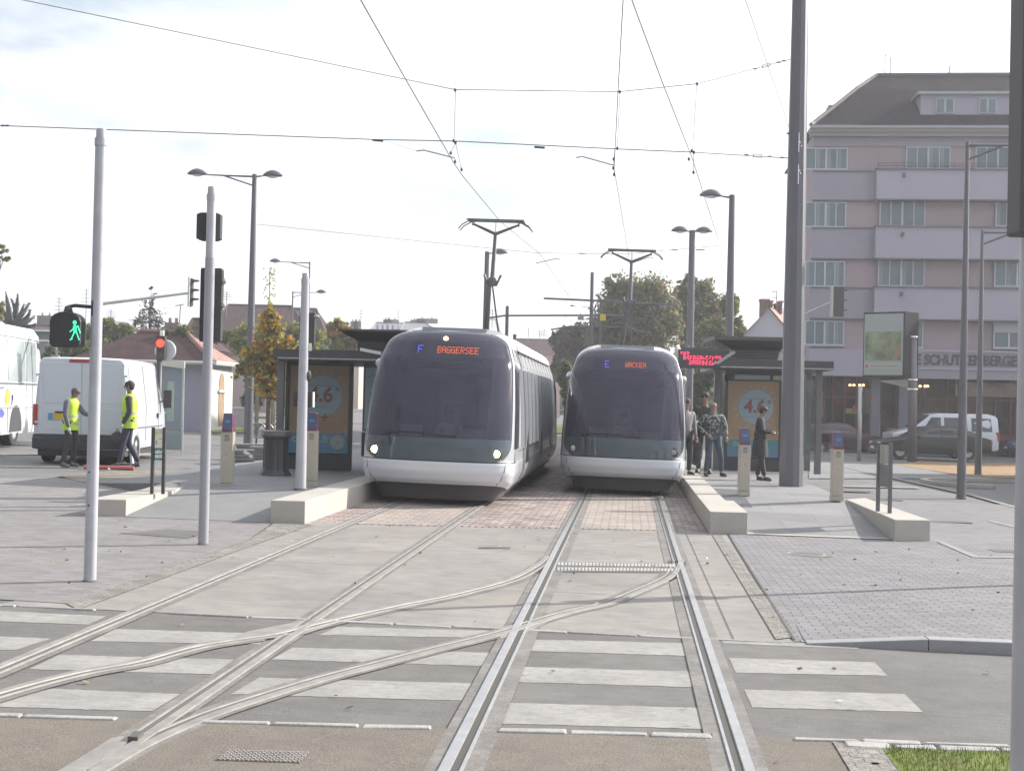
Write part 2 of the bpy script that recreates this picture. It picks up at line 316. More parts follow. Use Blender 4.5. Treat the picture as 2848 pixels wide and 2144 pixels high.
cover('drain_grate', [(1550, 1562), (1880, 1568), (1872, 1592), (1548, 1590)], 'ribbed metal grate across the right track beside the switch', 34, 2, 'g')
cover('inspection_cover', [(1335, 1519), (1422, 1519), (1418, 1525), (1330, 1524)], 'small dark grille between the two tracks', 14, 2)
def manhole(px, py, r, label):
    c = G(px, py, .008); o = thing('manhole_cover', label, 'cover', c, group='round covers in the pavement'); mb = MB(); n = 28
    mb.lathe([(0, .004), (r*.86, .004), (r*.88, 0)], n); mb.build('lid', mat('iron_cover', (.16, .15, .14)), o); mb = MB(); mb.lathe([(r*.9, 0), (r*.9, .006), (r, .006), (r*1.0, 0)], n); mb.build('frame', mat('worn_steel', (.36, .33, .30)), o)
    mb = MB(); mb.lathe([(r*1.0, -.001), (r*1.35, -.001)], n); mb.build('mortar_ring', M_strip, o)
manhole(2242, 1541, .24, 'round cover in a pale mortar ring on the right paving')
for k, (a, b, lb) in enumerate([(2640, 1451, 'dark cover beyond the right stone block'), (2460, 1390, 'dark cover in the shade behind the paired posts'), (2375, 1366, 'small dark cover beside the ticket post base'), (2830, 1533, 'dark cover at the right edge of the paving')]):
    p = G(a, b, .010); mb = MB(); mb.box((p.x-.35, p.y-.16, p.z-.01), (p.x+.35, p.y+.16, p.z+.004)); tag(mb.build('floor_hatch', mat('iron_dark', (.10, .095, .09), .7), loc=p), lb, 'cover', 'dark covers right of the ramp')
pp('left_patch', [(330, 1482), (470, 1470), (590, 1478), (520, 1496)], .009, M_cross)
# ================================================================ rails
M_steel = mat('rail_steel', (.50, .49, .48), .34, .8, var=.12, vs_=6); M_groove = mat('rail_groove', (.07, .065, .06), .8); M_dusty = mat('rail_dusty', (.27, .255, .24), .6, .15, var=.2, vs_=5, spec=.25); M_rust = mat('rail_rust', (.42, .33, .26), .7, .2, var=.2, vs_=8)
def sweep(mb, pts, prof, z=0):
    """pts world centre points; prof list of (lateral offset, height)"""
    rows = []
    for i, p in enumerate(pts):
        a, b = pts[max(i-1, 0)], pts[min(i+1, len(pts)-1)]; d = V(b.x-a.x, b.y-a.y, 0).normalized(); n = V(d.y, -d.x, 0)
        rows.append([V(p.x+n.x*o, p.y+n.y*o, gz(p.x+n.x*o)+h) for o, h in prof])
    mb.grid(rows)
def rail(label, pts, side, band=.11, st=None, gr=None):
    """side=+1: running head on the left of the groove seen from the camera, -1: on the right"""
    o = thing('tram_rail', label, 'rail', pts[0], group='grooved tram rails'); k = side
    def B(name, prof, m):
        prof = sorted([(x*k, z) for x, z in prof]) if name != 'x' else prof; mb = MB(); sweep(mb, pts, prof); return mb.build(name, m, o, world=True)
    # offsets measured from the gauge face, groove towards +k
    B('surround', [(-.055-band*.8, .0045), (.085+band*.8, .0045)], M_strip)
    B('groove', [(-.002, .0075), (.048, .0075)], gr or M_groove)
    B('head', [(-.058, .005), (-.056, .015), (-.004, .016), (.0, .007)], st or M_steel)
    B('keeper', [(.042, .007), (.044, .0125), (.060, .0125), (.062, .005)], st or M_steel)
    return o
def tl(l, s0, s1, n=20): return [TW(l, s0+(s1-s0)*i/n) for i in range(n+1)]
rail('left rail of the left tram track', tl(-3.86, 2, 75), 1, .045, M_dusty, mat('groove_dusty', (.12, .11, .10), .9)); rail('right rail of the left tram track, crossed by the turnout', tl(-2.455, 2, 75), -1, .045, M_dusty, mat('groove_dusty', (.12, .11, .10), .9))
rail('left rail of the right tram track, bright and polished', tl(-.82, 2, 75), 1, .09); rail('right rail of the right tram track, bright and polished', tl(.61, 2, 75), -1, .09)
def smooth_pts(px, n=5):
    p = [G(a, b) for a, b in px]; r = []
    for i in range(len(p)-1):
        p0, p1, p2, p3 = p[max(i-1, 0)], p[i], p[i+1], p[min(i+2, len(p)-1)]
        for k in range(n):
            t = k/n; r.append(.5*((2*p1)+(p2-p0)*t+(2*p0-5*p1+4*p2-p3)*t*t+(3*p1-p0-3*p2+p3)*t**3))
    return r+[p[-1]]
c1 = smooth_pts([(180, 2205), (271, 2144), (395, 2072), (549, 2003), (658, 1964), (874, 1896), (1062, 1846), (1217, 1806), (1405, 1759), (1465, 1738), (1581, 1704), (1689, 1679), (1762, 1650), (1852, 1610), (1878, 1582), (1888, 1560)])
rail('long turnout rail curving from the bottom left to the right track', c1, -1, .05, M_dusty, mat('groove_dusty', (.12, .11, .10)))
c2 = smooth_pts([(-300, 2030), (0, 1933), (220, 1875), (387, 1844), (561, 1798), (766, 1767), (845, 1748), (953, 1722), (1116, 1686), (1261, 1657), (1423, 1614), (1500, 1574), (1528, 1550)])
rail('shorter turnout rail curving across the left track', c2, 1, .05, M_dusty, mat('groove_dusty', (.12, .11, .10)))
# steel plates at the frogs and the switch box
for lb_, q in (('flat steel plate where the turnout crosses the left track', [(690, 1755), (860, 1722), (960, 1724), (850, 1762), (740, 1775), (640, 1775)]), ('flat steel plate where the turnout crosses the right track', [(1385, 1748), (1470, 1722), (1560, 1712), (1450, 1765), (1392, 1775)])): mb = MB(); mb.poly([G(a, b, .0065) for a, b in q]); tag(mb.build('frog_plate', M_dusty), lb_, 'rail plate', 'steel crossing plates')
sb = thing('switch_box', 'rusty point mechanism box beside the left track in the foreground', 'switch', G(378, 2046))
mb = MB(); q = [G(310, 2058), G(384, 2046), G(250, 2144), G(130, 2170)]; mb.hexa([p+V(0, 0, .004) for p in (q[3], q[2], q[1], q[0])]+[p+V(0, 0, .013) for p in (q[3], q[2], q[1], q[0])]); mb.build('lid', M_dusty, sb, world=True)
mb = MB(); a = G(378, 2056); mb.box((a.x-.02, a.y-.08, a.z), (a.x+.03, a.y+.04, a.z+.035)); mb.build('stop', mat('iron_dark', (.1, .095, .09)), sb, world=True)
# joints in the slab
mb = MB()
for l in (-1.65,):
    for s in (14.2,): sweep(mb, [TW(-4.6, s), TW(-2.6, s+.05)], [(-.004, .0022), (.004, .0022)])
for l0, l1, s in ((-3.7, -2.6, 15.6), (-2.3, -.95, 16.4), (-.7, .5, 17.6), (.75, 1.6, 15.9), (-.7, .5, 13.0)): sweep(mb, [TW(l0, s), TW(l1, s)], [(-.004, .0024), (.004, .0024)])
sweep(mb, [TW(.86, far(.86)), TW(.86, 19.8)], [(-.004, .006), (.004, .006)])
sweep(mb, [TW(1.34, far(1.3)+.1), TW(1.47, 19.9)], [(-.012, .010), (.012, .010)])
struct(mb.build('slab_joints', M_groove))
# pale / dark studs where slab meets setts
mb = MB()
for i in range(46):
    l = -3.7+4.2*i/45
    if any(abs(l-r) < .09 for r in (-3.85, -2.45, -.82, .61)): continue
    p = TW(l, sett(l)-.03, .003); mb.box((p.x-.018, p.y-.03, p.z-.002), (p.x+.018, p.y+.03, p.z+.002))
struct(mb.build('stud_row', M_groove))
# scattered leaves and litter
mb = MB()
for i in range(190):
    l = random.uniform(-7, 7); s = random.uniform(6.6, 19)
    if any(abs(l-r) < .1 for r in (-3.85, -2.45, -.82, .61)): continue
    p = TW(l, s, .012); r = random.uniform(0, 6.28); a = random.uniform(.012, .03); mb.cur = random.choice([0, 1, 1, 2])
    e = V(math.cos(r)*a, math.sin(r)*a, random.uniform(0, .012)); g = V(-math.sin(r)*a*.6, math.cos(r)*a*.6, random.uniform(0, .01)); mb.poly([p-e, p-g, p+e, p+g])
lo = mb.build('fallen_leaves', [mat('leaf_dry', (.30, .17, .07), .8), mat('leaf_dark', (.09, .07, .05), .8), mat('litter_pale', (.6, .56, .48), .8)]); tag(lo, 'scattered dry leaves and scraps on the paving and tarmac', 'leaves', kind='stuff')
# ================================================================ platforms, ramps and stone blocks
PH = .28
mb = MB(); mb.hexa([TW(1.24, 24.6, -.02), TW(3.9, 24.6, -.02), TW(3.9, 75, -.02), TW(1.24, 75, -.02), TW(1.24, 24.6, PH), TW(3.9, 24.6, PH), TW(3.9, 75, PH), TW(1.24, 75, PH)]); struct(mb.build('right_platform', M_plat))
mb = MB(); mb.hexa([TW(1.75, 20.05, -.02), TW(3.84, 20.3, -.02), TW(3.9, 24.6, -.02), TW(1.24, 24.6, -.02), TW(1.75, 20.05, .012), TW(3.84, 20.3, .012), TW(3.9, 24.6, PH), TW(1.24, 24.6, PH)]); struct(mb.build('right_ramp', M_plat))
mb = MB(); mb.poly([TW(1.75, 19.95, .016), TW(3.84, 20.2, .016), TW(3.84, 20.36, .018), TW(1.75, 20.12, .018)]); struct(mb.build('ramp_edge_line', M_block))
mb = MB(); mb.hexa([TW(-9.5, 20.6, -.02), TW(-4.45, 20.6, -.02), TW(-4.45, 75, -.02), TW(-9.5, 75, -.02), TW(-9.5, 20.6, PH-.1), TW(-4.45, 20.6, PH), TW(-4.45, 75, PH), TW(-9.5, 75, PH-.1)]); 
lp = [(-4.45, 20.6, PH), (-7.0, 20.9, PH-.04)]
mb = MB(); mb.hexa([TW(-7.05, 21.2, -.02), TW(-4.45, 21.2, -.02), TW(-4.45, 75, -.02), TW(-7.05, 75, -.02), TW(-7.05, 21.2, PH), TW(-4.45, 21.2, PH), TW(-4.45, 75, PH), TW(-7.05, 75, PH)]); struct(mb.build('left_platform', M_plats))
mb = MB(); mb.hexa([TW(-6.8, 18.1, -.02), TW(-4.85, 18.35, -.02), TW(-4.45, 21.2, -.02), TW(-7.05, 21.2, -.02), TW(-6.8, 18.1, .010), TW(-4.85, 18.35, .010), TW(-4.45, 21.2, PH), TW(-7.05, 21.2, PH)]); struct(mb.build('left_ramp', M_plats))
mb = MB(); mb.hexa([TW(-9.6, 24, -.02), TW(-7.05, 21.2, -.02), TW(-7.05, 40, -.02), TW(-9.6, 40, -.02), TW(-9.6, 24, .01), TW(-7.05, 21.2, PH), TW(-7.05, 40, PH), TW(-9.6, 40, .01)]); struct(mb.build('left_slope', M_plats))
def block(label, foot, h):
    """foot: four (l,s); h: four heights"""
    p = [TW(a, b) for a, b in foot]; mb = MB(); mb.hexa([q-V(0, 0, .02) for q in p]+[q+V(0, 0, k) for q, k in zip(p, h)]); o = mb.build('stone_block', M_block, bevel=.008, loc=p[0]); return tag(o, label, 'stone block', 'pale cast stone blocks of the platforms')
block('big pale stone block at the left tram, its right face in sun', [(-4.84, 18.33), (-4.39, 18.45), (-4.39, 21.3), (-4.84, 21.3)], [.31, .31, .31, .31])
block('pale stone block in front of the right tram, next to its rail', [(1.2, 19.86), (1.75, 20.0), (1.75, 22.6), (1.2, 22.6)], [.32, .32, .31, .31])
block('pale stone block at the far right end of the ramp, with two posts on it', [(3.85, 20.07), (4.4, 20.3), (4.3, 25.2), (3.85, 24.5)], [.31, .31, .30, .30])
block('pale stone block behind the nearest white pole, under the sign', [(-7.3, 18.0), (-6.82, 18.2), (-6.82, 20.2), (-7.3, 20.2)], [.235, .235, .24, .24])
block('short pale stone block behind the sign, farthest left', [(-7.3, 20.22), (-6.82, 20.22), (-7.05, 22.2), (-7.5, 22.2)], [.245, .245, .26, .26])
cp_ = [(22.62+2.05*i, 22.62+2.05*(i+1)-.02) for i in range(16)]
for i, (a, b) in enumerate(cp_):
    lab = 'pale coping stone on the right platform edge, '+(['first', 'second', 'third', 'fourth', 'fifth', 'sixth', 'seventh', 'eighth', 'ninth', 'tenth', 'eleventh', 'twelfth', 'thirteenth', 'fourteenth', 'fifteenth', 'sixteenth'][i])+' behind the end block'
    if i < 7: block(lab, [(1.2, a), (1.62, a), (1.62, b), (1.2, b)], [.305]*4)
mb = MB(); q = [(1.2, 36.99), (1.62, 36.99), (1.62, 75), (1.2, 75)]; mb.hexa([TW(a, b, -.02) for a, b in q]+[TW(a, b, .305) for a, b in q]); struct(mb.build('right_platform_edge', M_block))
mb = MB(); q = [(-4.84, 21.32), (-4.39, 21.32), (-4.39, 75), (-4.84, 75)]; mb.hexa([TW(a, b, -.02) for a, b in q]+[TW(a, b, .305) for a, b in q]); struct(mb.build('left_platform_edge', M_block))
# tactile strip
mb = MB()
for i in range(14):
    for j in range(26): p = TW(1.66+i*.032, 23.0+j*.13, PH+.003-(.0 if j*.13+23 > 24.6 else (24.6-23-j*.13)*.06)); mb.box((p.x-.008, p.y-.03, p.z-.01), (p.x+.008, p.y+.03, p.z+.006))
struct(mb.build('tactile_strip', M_kerb))
# ================================================================ TRAMS
M_body = mat('tram_silver', (.50, .51, .53), .32, .25, coat=.4); M_bump = mat('tram_white', (.62, .64, .68), .3, .0, coat=.5)
M_glass = mat('tram_glass', (.055, .072, .090), .10, spec=.6, coat=.3); M_sglass = mat('side_glass', (.035, .03, .04), .3, spec=.15)
M_skirt = mat('tram_skirt', (.07, .065, .07), .6); M_rimshade = mat('rim_shaded', (.16, .17, .20), .4, .2); M_black = mat('rubber_black', (.02, .02, .02), .6); M_roofw = mat('roof_white', (.62, .62, .60), .5, var=.08)
M_led = mat('led_orange', (.3, .08, .02), .5, emit=(1, .17, .06), es=.6); M_ledb = mat('led_blue', (.05, .05, .3), .5, emit=(.16, .16, 1), es=.6)
M_lamp_on = mat('headlight_on', (1, .85, .5), .3, emit=(1, .80, .38), es=7); M_lamp_off = mat('headlight_off', (.35, .36, .36), .15, .2); M_amb = mat('top_lamp_on', (1, .6, .2), .3, emit=(1, .55, .18), es=5)
PRF = [(.10, .93, .40, .55), (.36, 1.00, .26, .62), (.37, 1.07, .17, .66), (.44, 1.14, .08, .70), (.58, 1.195, .01, .74), (.74, 1.20, .0, .76), (.76, 1.19, .015, .76), (1.0, 1.19, .04, .78), (1.3, 1.18, .12, .80), (1.7, 1.16, .27, .82), (2.1, 1.13, .45, .82), (2.4, 1.10, .62, .80), (2.6, 1.04, .77, .76), (2.75, .985, .90, .70), (2.86, .87, 1.04, .60), (2.93, .70, 1.18, .50), (2.97, .45, 1.34, .35), (2.985, .02, 1.55, .1)]
PRF = [(a, b*1.035, c, d) for a, b, c, d in PRF]
def prof_at(k):
    i = min(max(int(k), 0), len(PRF)-2); t = k-i; a, b = PRF[i], PRF[i+1]; p0 = PRF[max(i-1, 0)]; p3 = PRF[min(i+2, len(PRF)-1)]
    if i < 6: return [a[j]+(b[j]-a[j])*t for j in range(4)]
    if i == 6: p0 = a
    return [.5*((2*a[j])+(b[j]-p0[j])*t+(2*p0[j]-5*a[j]+4*b[j]-p3[j])*t*t+(3*a[j]-p0[j]-3*b[j]+p3[j])*t**3) for j in range(4)]
def kz(z):
    lo, hi = 0.0, len(PRF)-1.001
    for _ in range(40):
        m = (lo+hi)/2
        if prof_at(m)[0] < z: lo = m
        else: hi = m
    return lo
NN = 2.5
def SP(t, k):
    z, w_, y0, d = prof_at(k); a = t*math.pi/2; sx = abs(math.sin(a))**(2/NN)*(1 if t >= 0 else -1); cy = abs(math.cos(a))**(2/NN); return V(w_*sx, y0+d*(1-cy), z-.09*abs(t)**4*max(0, 1-abs(k-2)/3.2) if k > .5 else z)
def SPo(t, k, o):
    e = .02; p = SP(t, k); a = SP(min(t+e, .999), k)-SP(max(t-e, -.999), k); b = SP(t, min(k+.05, len(PRF)-1.05))-SP(t, max(k-.05, 6.0 if k >= 6 else 0)); n = a.cross(b)
    if n.length < 1e-9: n = V(0, -1, 0)
    n.normalize()
    if n.y > 0 and abs(t) < .8: n = -n
    if abs(t) >= .8 and n.x*t < 0: n = -n
    return p+n*o
def tm_of(k):   # windscreen half width in plan parameter
    z = prof_at(k)[0]
    if z < 1.06: q = (1.06-z)/.30; return .775-.25*max(0, min(1, q))**2.4
    return .775+.03*min(1, (z-1.06)/1.2)
def make_tram(label, loc, Lg, lit, dest, letter, panto_y, second=False):
    T = thing('tram', label, 'tram', loc, -TH, 'trams at the stop', ry=SL)
    # shell: body above the skirt
    ks = [2+i*.25 for i in range(0, 17)]+[6+i*.22 for i in range(1, 51)]; ks = [k for k in ks if k <= 17]+[16.99]
    ks = sorted(set(round(k, 3) for k in ks)); ts = [-1+2*i/56 for i in range(57)]; ys = [1.0/26*i for i in range(1, 27)]
    def ring(k, sh=0):
        z, w_, y0, d = prof_at(k); ye = y0+d; zk = SP(1, k).z; r = [V(-w_, ye+(Lg-2*ye)*q, zk) for q in reversed(ys)]+[SP(t, k) for t in ts]+[V(w_, ye+(Lg-2*ye)*q, zk) for q in ys]
        back = [V(-SP(t, k).x*-1, Lg-SP(t, k).y, z) for t in ts]; return r+[V(-b.x, b.y, b.z)*1 if False else V(b.x, b.y, zk) for b in reversed(back)][1:-1]
    mb = MB(); rows = [ring(k) for k in ks]; n = len(mb.v); C_ = len(rows[0]); mid0 = len(ys); 
    for r in rows: mb.v += [tuple(p) for p in r]
    for i in range(len(rows)-1):
        kk = (ks[i]+ks[i+1])/2
        for j in range(C_):
            q = (j+1) % C_
            if mid0 <= j < mid0+56 and 6.0 < kk < 15.0:
                t = (ts[j-mid0]+ts[j-mid0+1])/2
                if abs(t)+.04 < tm_of(kk): continue
            mb.f.append((i*C_+j, i*C_+q, (i+1)*C_+q, (i+1)*C_+j)); mb.mi.append(0 if kk > 6 or not (mid0-1 <= j < mid0+57) else 1)
    mb.build('body', [M_body, M_bump], T, smooth=True)
    mb = MB(); mb.grid([[V(p.x, p.y, p.z) for p in ring(k)] for k in (0, .5, 1.0, 1.4, 2)], True); mb.build('skirt', M_skirt, T, smooth=True)
    # windscreen: curved shell that follows the nose
    rows = []
    for i in range(49):
        k = 6.02+(15.25-6.02)*i/48; tm = tm_of(k)
        rows.append([SPo(-tm+2*tm*j/48, k, .014) for j in range(49)])
    mb = MB(); mb.grid(rows); wsn = mb.build('windscreen', mat('windscreen_glass', (.20, .20, .26), .06, trans=.0, spec=.6), T, smooth=True)
    wm = wsn.data.materials[0]
    if not wm.get('done'):
        t = wm.node_tree; b = t.nodes['Principled BSDF']; o = t.nodes['Material Output']; b.inputs['Base Color'].default_value = (.075, .070, .105, 1); b.inputs['Roughness'].default_value = .09; b.inputs['Specular Tint'].default_value = (.86, .90, 1, 1)
        tr = N('ShaderNodeBsdfTransparent', t); tr.inputs[0].default_value = (.62, .66, .68, 1); mxs = N('ShaderNodeMixShader', t); mxs.inputs[0].default_value = .58
        t.links.new(tr.outputs[0], mxs.inputs[1]); t.links.new(b.outputs[0], mxs.inputs[2]); t.links.new(mxs.outputs[0], o.inputs[0]); wm['done'] = 1
    # dark lower apron behind the glass line and the trim seams
    rows = []
    for i in range(11):
        k = 6.03+(kz(1.13)-6.03)*i/10; tm = tm_of(k)*.985; rows.append([SPo(-tm+2*tm*j/40, k, .020) for j in range(41)])
    mb = MB(); mb.grid(rows); ap = mb.build('front_apron', M_glass, T, smooth=True)
    kt = kz(2.50); rows = []
    for i in range(9):
        k = kt+(kz(2.86)-kt)*i/8; tm = tm_of(k)*.80; rows.append([SPo(-tm+2*tm*j/30, k, .005) for j in range(31)])
    mb = MB(); mb.grid(rows); mb.build('sign_panel', M_black, T, smooth=True)
    mb = MB(); mb.tube([SPo(-1+2*j/60, 5.6, .004) for j in range(61)], .008, 6); mb.tube([SPo(.93, kz(z), .003) for z in (.75, 1.2, 1.7, 2.2, 2.5, 2.7)], .006, 5); mb.tube([SPo(-.93, kz(z), .003) for z in (.75, 1.2, 1.7, 2.2, 2.5, 2.7)], .006, 5)
    for sgn in (-1, 1): mb.tube([SPo(sgn*(.62+.06*q), 2.2+3.3*q, .004) for q in (0, .3, .6, 1)], .006, 5)
    mb.build('seam', M_black, T, smooth=True)
    # rim between screen and body: bright sides, top with shade put into its colour
    for sgn in (-1, 1):
        mb = MB(); mb.tube([SPo(sgn*(tm_of(k)+.004), k, .006) for k in [6.3+(15.1-6.3)*i/30 for i in range(31)]], .014, 6); mb.build('screen_rim', M_body, T, smooth=True)
    mb = MB(); k = 15.25; mb.tube([SPo(-tm_of(k)+2*tm_of(k)*j/30, k, .012) for j in range(31)], .009, 6); mb.build('screen_rim', M_rimshade, T, smooth=True)
    # lamps
    for sgn in (-1, 1):
        p = SPo(sgn*.52, kz(.90), .012); q = SPo(sgn*.52, kz(.90), .06); mb = MB(); r = .066
        mb.ell((0, 0, 0), (r, .03, r*.95), 16, 10); h = mb.build('headlight', M_lamp_on if lit else M_lamp_off, T, smooth=True, loc=None); h.location = p+(q-p)*.25; h.rotation_euler = (-.1, 0, -sgn*-.35*-1)
        mb = MB(); mb.lathe([(r*1.0, 0), (r*1.25, -.012), (r*1.35, .02)], 16, axis='y'); z_ = mb.build('bezel', M_black, h, smooth=True)
    if lit:
        p = SPo(.0, kz(2.80), .02); mb = MB(); mb.ell((0, 0, 0), (.04, .03, .04), 12, 8); h = mb.build('top_lamp', M_amb, T, smooth=True); h.location = p
    # destination display in dots
    def dots(txt, t0, z0, m, name, pitch=.0145, aspect=1.25):
        mb = MB(); tcur = 0
        kk = kz(z0); zz, ww, yy, dd = prof_at(kk)
        for ch in txt:
            rws = FONT[ch].split()
            for r_, row in enumerate(rws):
                for c_, on in enumerate(row):
                    if on != '1': continue
                    x = t0+(tcur+c_)*pitch; zc = z0+(3-r_)*pitch*aspect
                    kq = kz(zc); a = max(-1, min(1, x/prof_at(kq)[1])); tt = math.asin(abs(a)**(NN/2))/(math.pi/2)*(1 if a >= 0 else -1)
                    p = SPo(tt, kq, .028); s_ = pitch*.40; mb.box((p.x-s_, p.y-.003, p.z-s_*aspect), (p.x+s_, p.y+.003, p.z+s_*aspect))
            tcur += 6
        mb.build(name, m, T)
    dots(dest, (-.02 if len(dest) < 7 else -.10), 2.60, M_led, 'destination_display', .0125 if len(dest) > 6 else .0115, 1.35); dots(letter, -.42, 2.60, M_ledb, 'line_display', .017, 1.2)
    # wiper
    mb = MB(); k = kz(1.14); mb.tube([SPo(-.46, k, .05), SPo(-.36, kz(1.20), .05), SPo(-.10, kz(1.205), .05), SPo(.12, kz(1.16), .05)], .011, 5); mb.tube([SPo(-.36, kz(1.19), .04), SPo(-.34, kz(1.0), .04)], .012, 5); mb.build('wiper', M_black, T)
    # cab: dashboard and seat seen dimly
    mb = MB(); mb.box((-.95, .55, .5), (.95, 1.15, 1.12)); mb.box((-1.1, .8, .36), (1.1, Lg-1, .38)); mb.box((-1.05, 3.0, .4), (-.35, 3.05, 2.3)); mb.build('cab_interior', mat('cab_grey', (.10, .10, .11), .8), T)
    mb = MB(); mb.box((-.28, 1.7, .7), (.22, 2.1, .85)); mb.hexa([(-.26, 2.05, .85), (.20, 2.05, .85), (.20, 2.17, .85), (-.26, 2.17, .85), (-.22, 2.2, 1.75), (.16, 2.2, 1.75), (.16, 2.3, 1.75), (-.22, 2.3, 1.75)]); mb.build('driver_seat', mat('seat_cloth', (.30, .33, .30), .9), T, bevel=.04)
    mb = MB(); mb.box((-.7, .98, 1.12), (-.35, 1.1, 1.32)); mb.box((.25, .95, 1.12), (.7, 1.12, 1.28)); mb.tube([(.75, .9, 1.1), (.8, 1.2, 2.4)], .03); mb.box((-.3, 1.0, 1.10), (.2, 1.2, 1.18)); mb.build('instrument', mat('instrument_grey', (.35, .37, .36), .6), T)
    mb = MB(); mb.box((-1.0, 3.3, .4), (-.45, 3.36, 2.2)); mb.box((.35, 3.3, .4), (1.0, 3.36, 2.2)); mb.box((-.1, 5.0, 1.0), (.1, 5.2, 2.3)); mb.build('bulkhead', mat('bulkhead_pale', (.32, .35, .33), .7), T)
    # side glazing: quarter light, doors and tall panes with thin pillars
    def wx(z): return prof_at(kz(z))[1]
    for sgn in (-1, 1):
        def pane(y0, y1, z0, z1, name='side_window', m=M_sglass, o=.010):
            mb = MB(); nz = 8; rows = []
            for i in range(nz+1):
                z = z0+(z1-z0)*i/nz; rows.append([V(sgn*(wx(z)+o), y0, z), V(sgn*(wx(z)+o), y1, z)])
            mb.grid(rows); a = rows; mb.grid([[a[0][0]-V(sgn*.03, 0, 0), a[0][1]-V(sgn*.03, 0, 0)], a[0]]); return mb.build(name, m, T, smooth=True)
        # curved quarter light that leans with the nose
        rows = []
        for i in range(13):
            z = .98+(2.42-.98)*i/12; k = kz(z); zz, ww, yy, dd = prof_at(k); pts = [SPo(sgn*(.89+.11*j/4), k, .010) for j in range(5)]; pts.append(V(sgn*(ww+.010), yy+dd+.42-.0*i, z)); rows.append(pts)
        mb = MB(); mb.grid(rows); mb.build('quarter_window', M_sglass, T, smooth=True)
        y = 1.95; i = 0
        while y+.95 < Lg-1.9:
            door = i % 4 in (1,); z0 = .46 if door else .98
            if i in (4, 9): y += .18
            pane(y, y+.86, z0, 2.34, 'door_window' if door else 'side_window'); 
            mb = MB(); zs_ = [z0, 1.3, 1.7, 2.0, 2.36]; mb.grid([[V(sgn*(wx(z)+.0), y-.075, z), V(sgn*(wx(z)+.05), y-.06, z), V(sgn*(wx(z)+.05), y-.045, z), V(sgn*(wx(z)+.0), y-.01, z)] for z in zs_]); mb.grid([[V(sgn*(wx(z)+.0), y+.41, z), V(sgn*(wx(z)+.03), y+.425, z), V(sgn*(wx(z)+.0), y+.44, z)] for z in zs_]); mb.build('pillar', M_body, T)
            y += .97; i += 1
        mb = MB(); mb.tube([(sgn*(wx(.93)+.003), 1.2, .93), (sgn*(wx(.93)+.003), Lg-1.2, .93)], .007, 5); mb.tube([(sgn*1.201, .9, .745), (sgn*1.201, Lg-1, .745)], .006, 5)
        yy_ = 2.1
        while yy_ < Lg-2: mb.tube([(sgn*1.199, yy_, .42), (sgn*1.205, yy_, .92)], .006, 5); mb.tube([(sgn*(wx(2.4)+.003), yy_, 2.4), (sgn*(wx(2.6)+.003), yy_, 2.6), (sgn*(wx(2.7)+.003), yy_, 2.7)], .005, 5); yy_ += .97
        mb.build('side_seam', M_black, T)
        mb = MB(); rows = []
        for i in range(9):
            a = math.pi*.5*i/8; rows.append([V(sgn*(1.06-.55*(1-math.cos(a))), yk, 2.70+.36*math.sin(a)) for yk in (1.9, 2.2, 4, 8, Lg-1.9)])
        for r in rows: r[0] = V(r[0].x*.93, r[0].y+.0, 2.70+(r[0].z-2.70)*.6)
        mb.grid(rows); mb.grid([[V(sgn*1.06, 1.9, 2.70), V(sgn*1.06, Lg-1.9, 2.70)], [V(sgn*.95, 1.9, 2.66), V(sgn*.95, Lg-1.9, 2.66)]]); rf = mb.build('roof_fairing', M_roofw, T, smooth='auto')
        mb = MB(); yy_ = 2.6
        while yy_ < Lg-2.6: mb.box((min(sgn*1.0, sgn*1.075), yy_, 2.66), (max(sgn*1.0, sgn*1.075), yy_+.55, 2.705)); yy_ += .8
        mb.build('vent_slot', M_black, rf)
        mb = MB(); mb.ell((0, 0, 0), (.075, .10, .085), 12, 8); c = mb.build('camera_pod', M_body, T, smooth=True); c.location = (sgn*1.14, 1.30, 2.36)
    mb = MB(); mb.box((-.55, 2.0, 2.9), (.55, Lg-2.2, 3.06)); mb.build('roof_deck', mat('roof_grey', (.30, .30, .31), .7, var=.1), T)
    # pantograph
    y = panto_y; P = thing_part = D.objects.new('pantograph', None); COL.objects.link(P); P.parent = T; P.location = (0, y, 0); mp_ = mat('pantograph_grey', (.13, .13, .14), .5, .5)
    zt = 5.86
    mb = MB(); mb.box((-.5, -.1, 3.06), (.5, 1.2, 3.12)); mb.tube([(-.5, .1, 3.1), (-.5, .1, 3.3)], .04); mb.tube([(.5, .1, 3.1), (.5, .1, 3.3)], .04); mb.build('base', mp_, P)
    mb = MB(); mb.tube([(-.22, .9, 3.15), (-.06, -.35, 4.42)], [.075, .05], 8); mb.tube([(.1, .9, 3.15), (0, -.3, 4.4)], .02, 6); mb.build('lower_arm', mp_, P)
    mb = MB(); mb.tube([(0, -.35, 4.42), (.0, .0, 5.58)], [.052, .04], 8); mb.ell((-.0, -.33, 4.45), (.10, .08, .12)); mb.tube([(-.18, -.3, 4.60), (-.09, -.34, 4.36), (.09, -.34, 4.36), (.18, -.3, 4.60)], .028, 6); mb.build('upper_arm', mp_, P)
    mb = MB(); mb.tube([(0, 0, 5.56), (-.50, 0, 5.78)], [.04, .025]); mb.tube([(0, 0, 5.56), (.50, 0, 5.78)], [.04, .025]); mb.tube([(0, 0, 5.58), (0, 0, 5.84)], .008)
    for yy_ in (-.16, .16): mb.tube([(-.80, yy_, 5.64), (-.72, yy_, 5.74), (-.55, yy_, zt-.02), (-.4, yy_, zt)], .014, 6); mb.tube([(.80, yy_, 5.64), (.72, yy_, 5.74), (.55, yy_, zt-.02), (.4, yy_, zt)], .014, 6); mb.box((-.62, yy_-.03, zt-.015), (.62, yy_+.03, zt+.018))
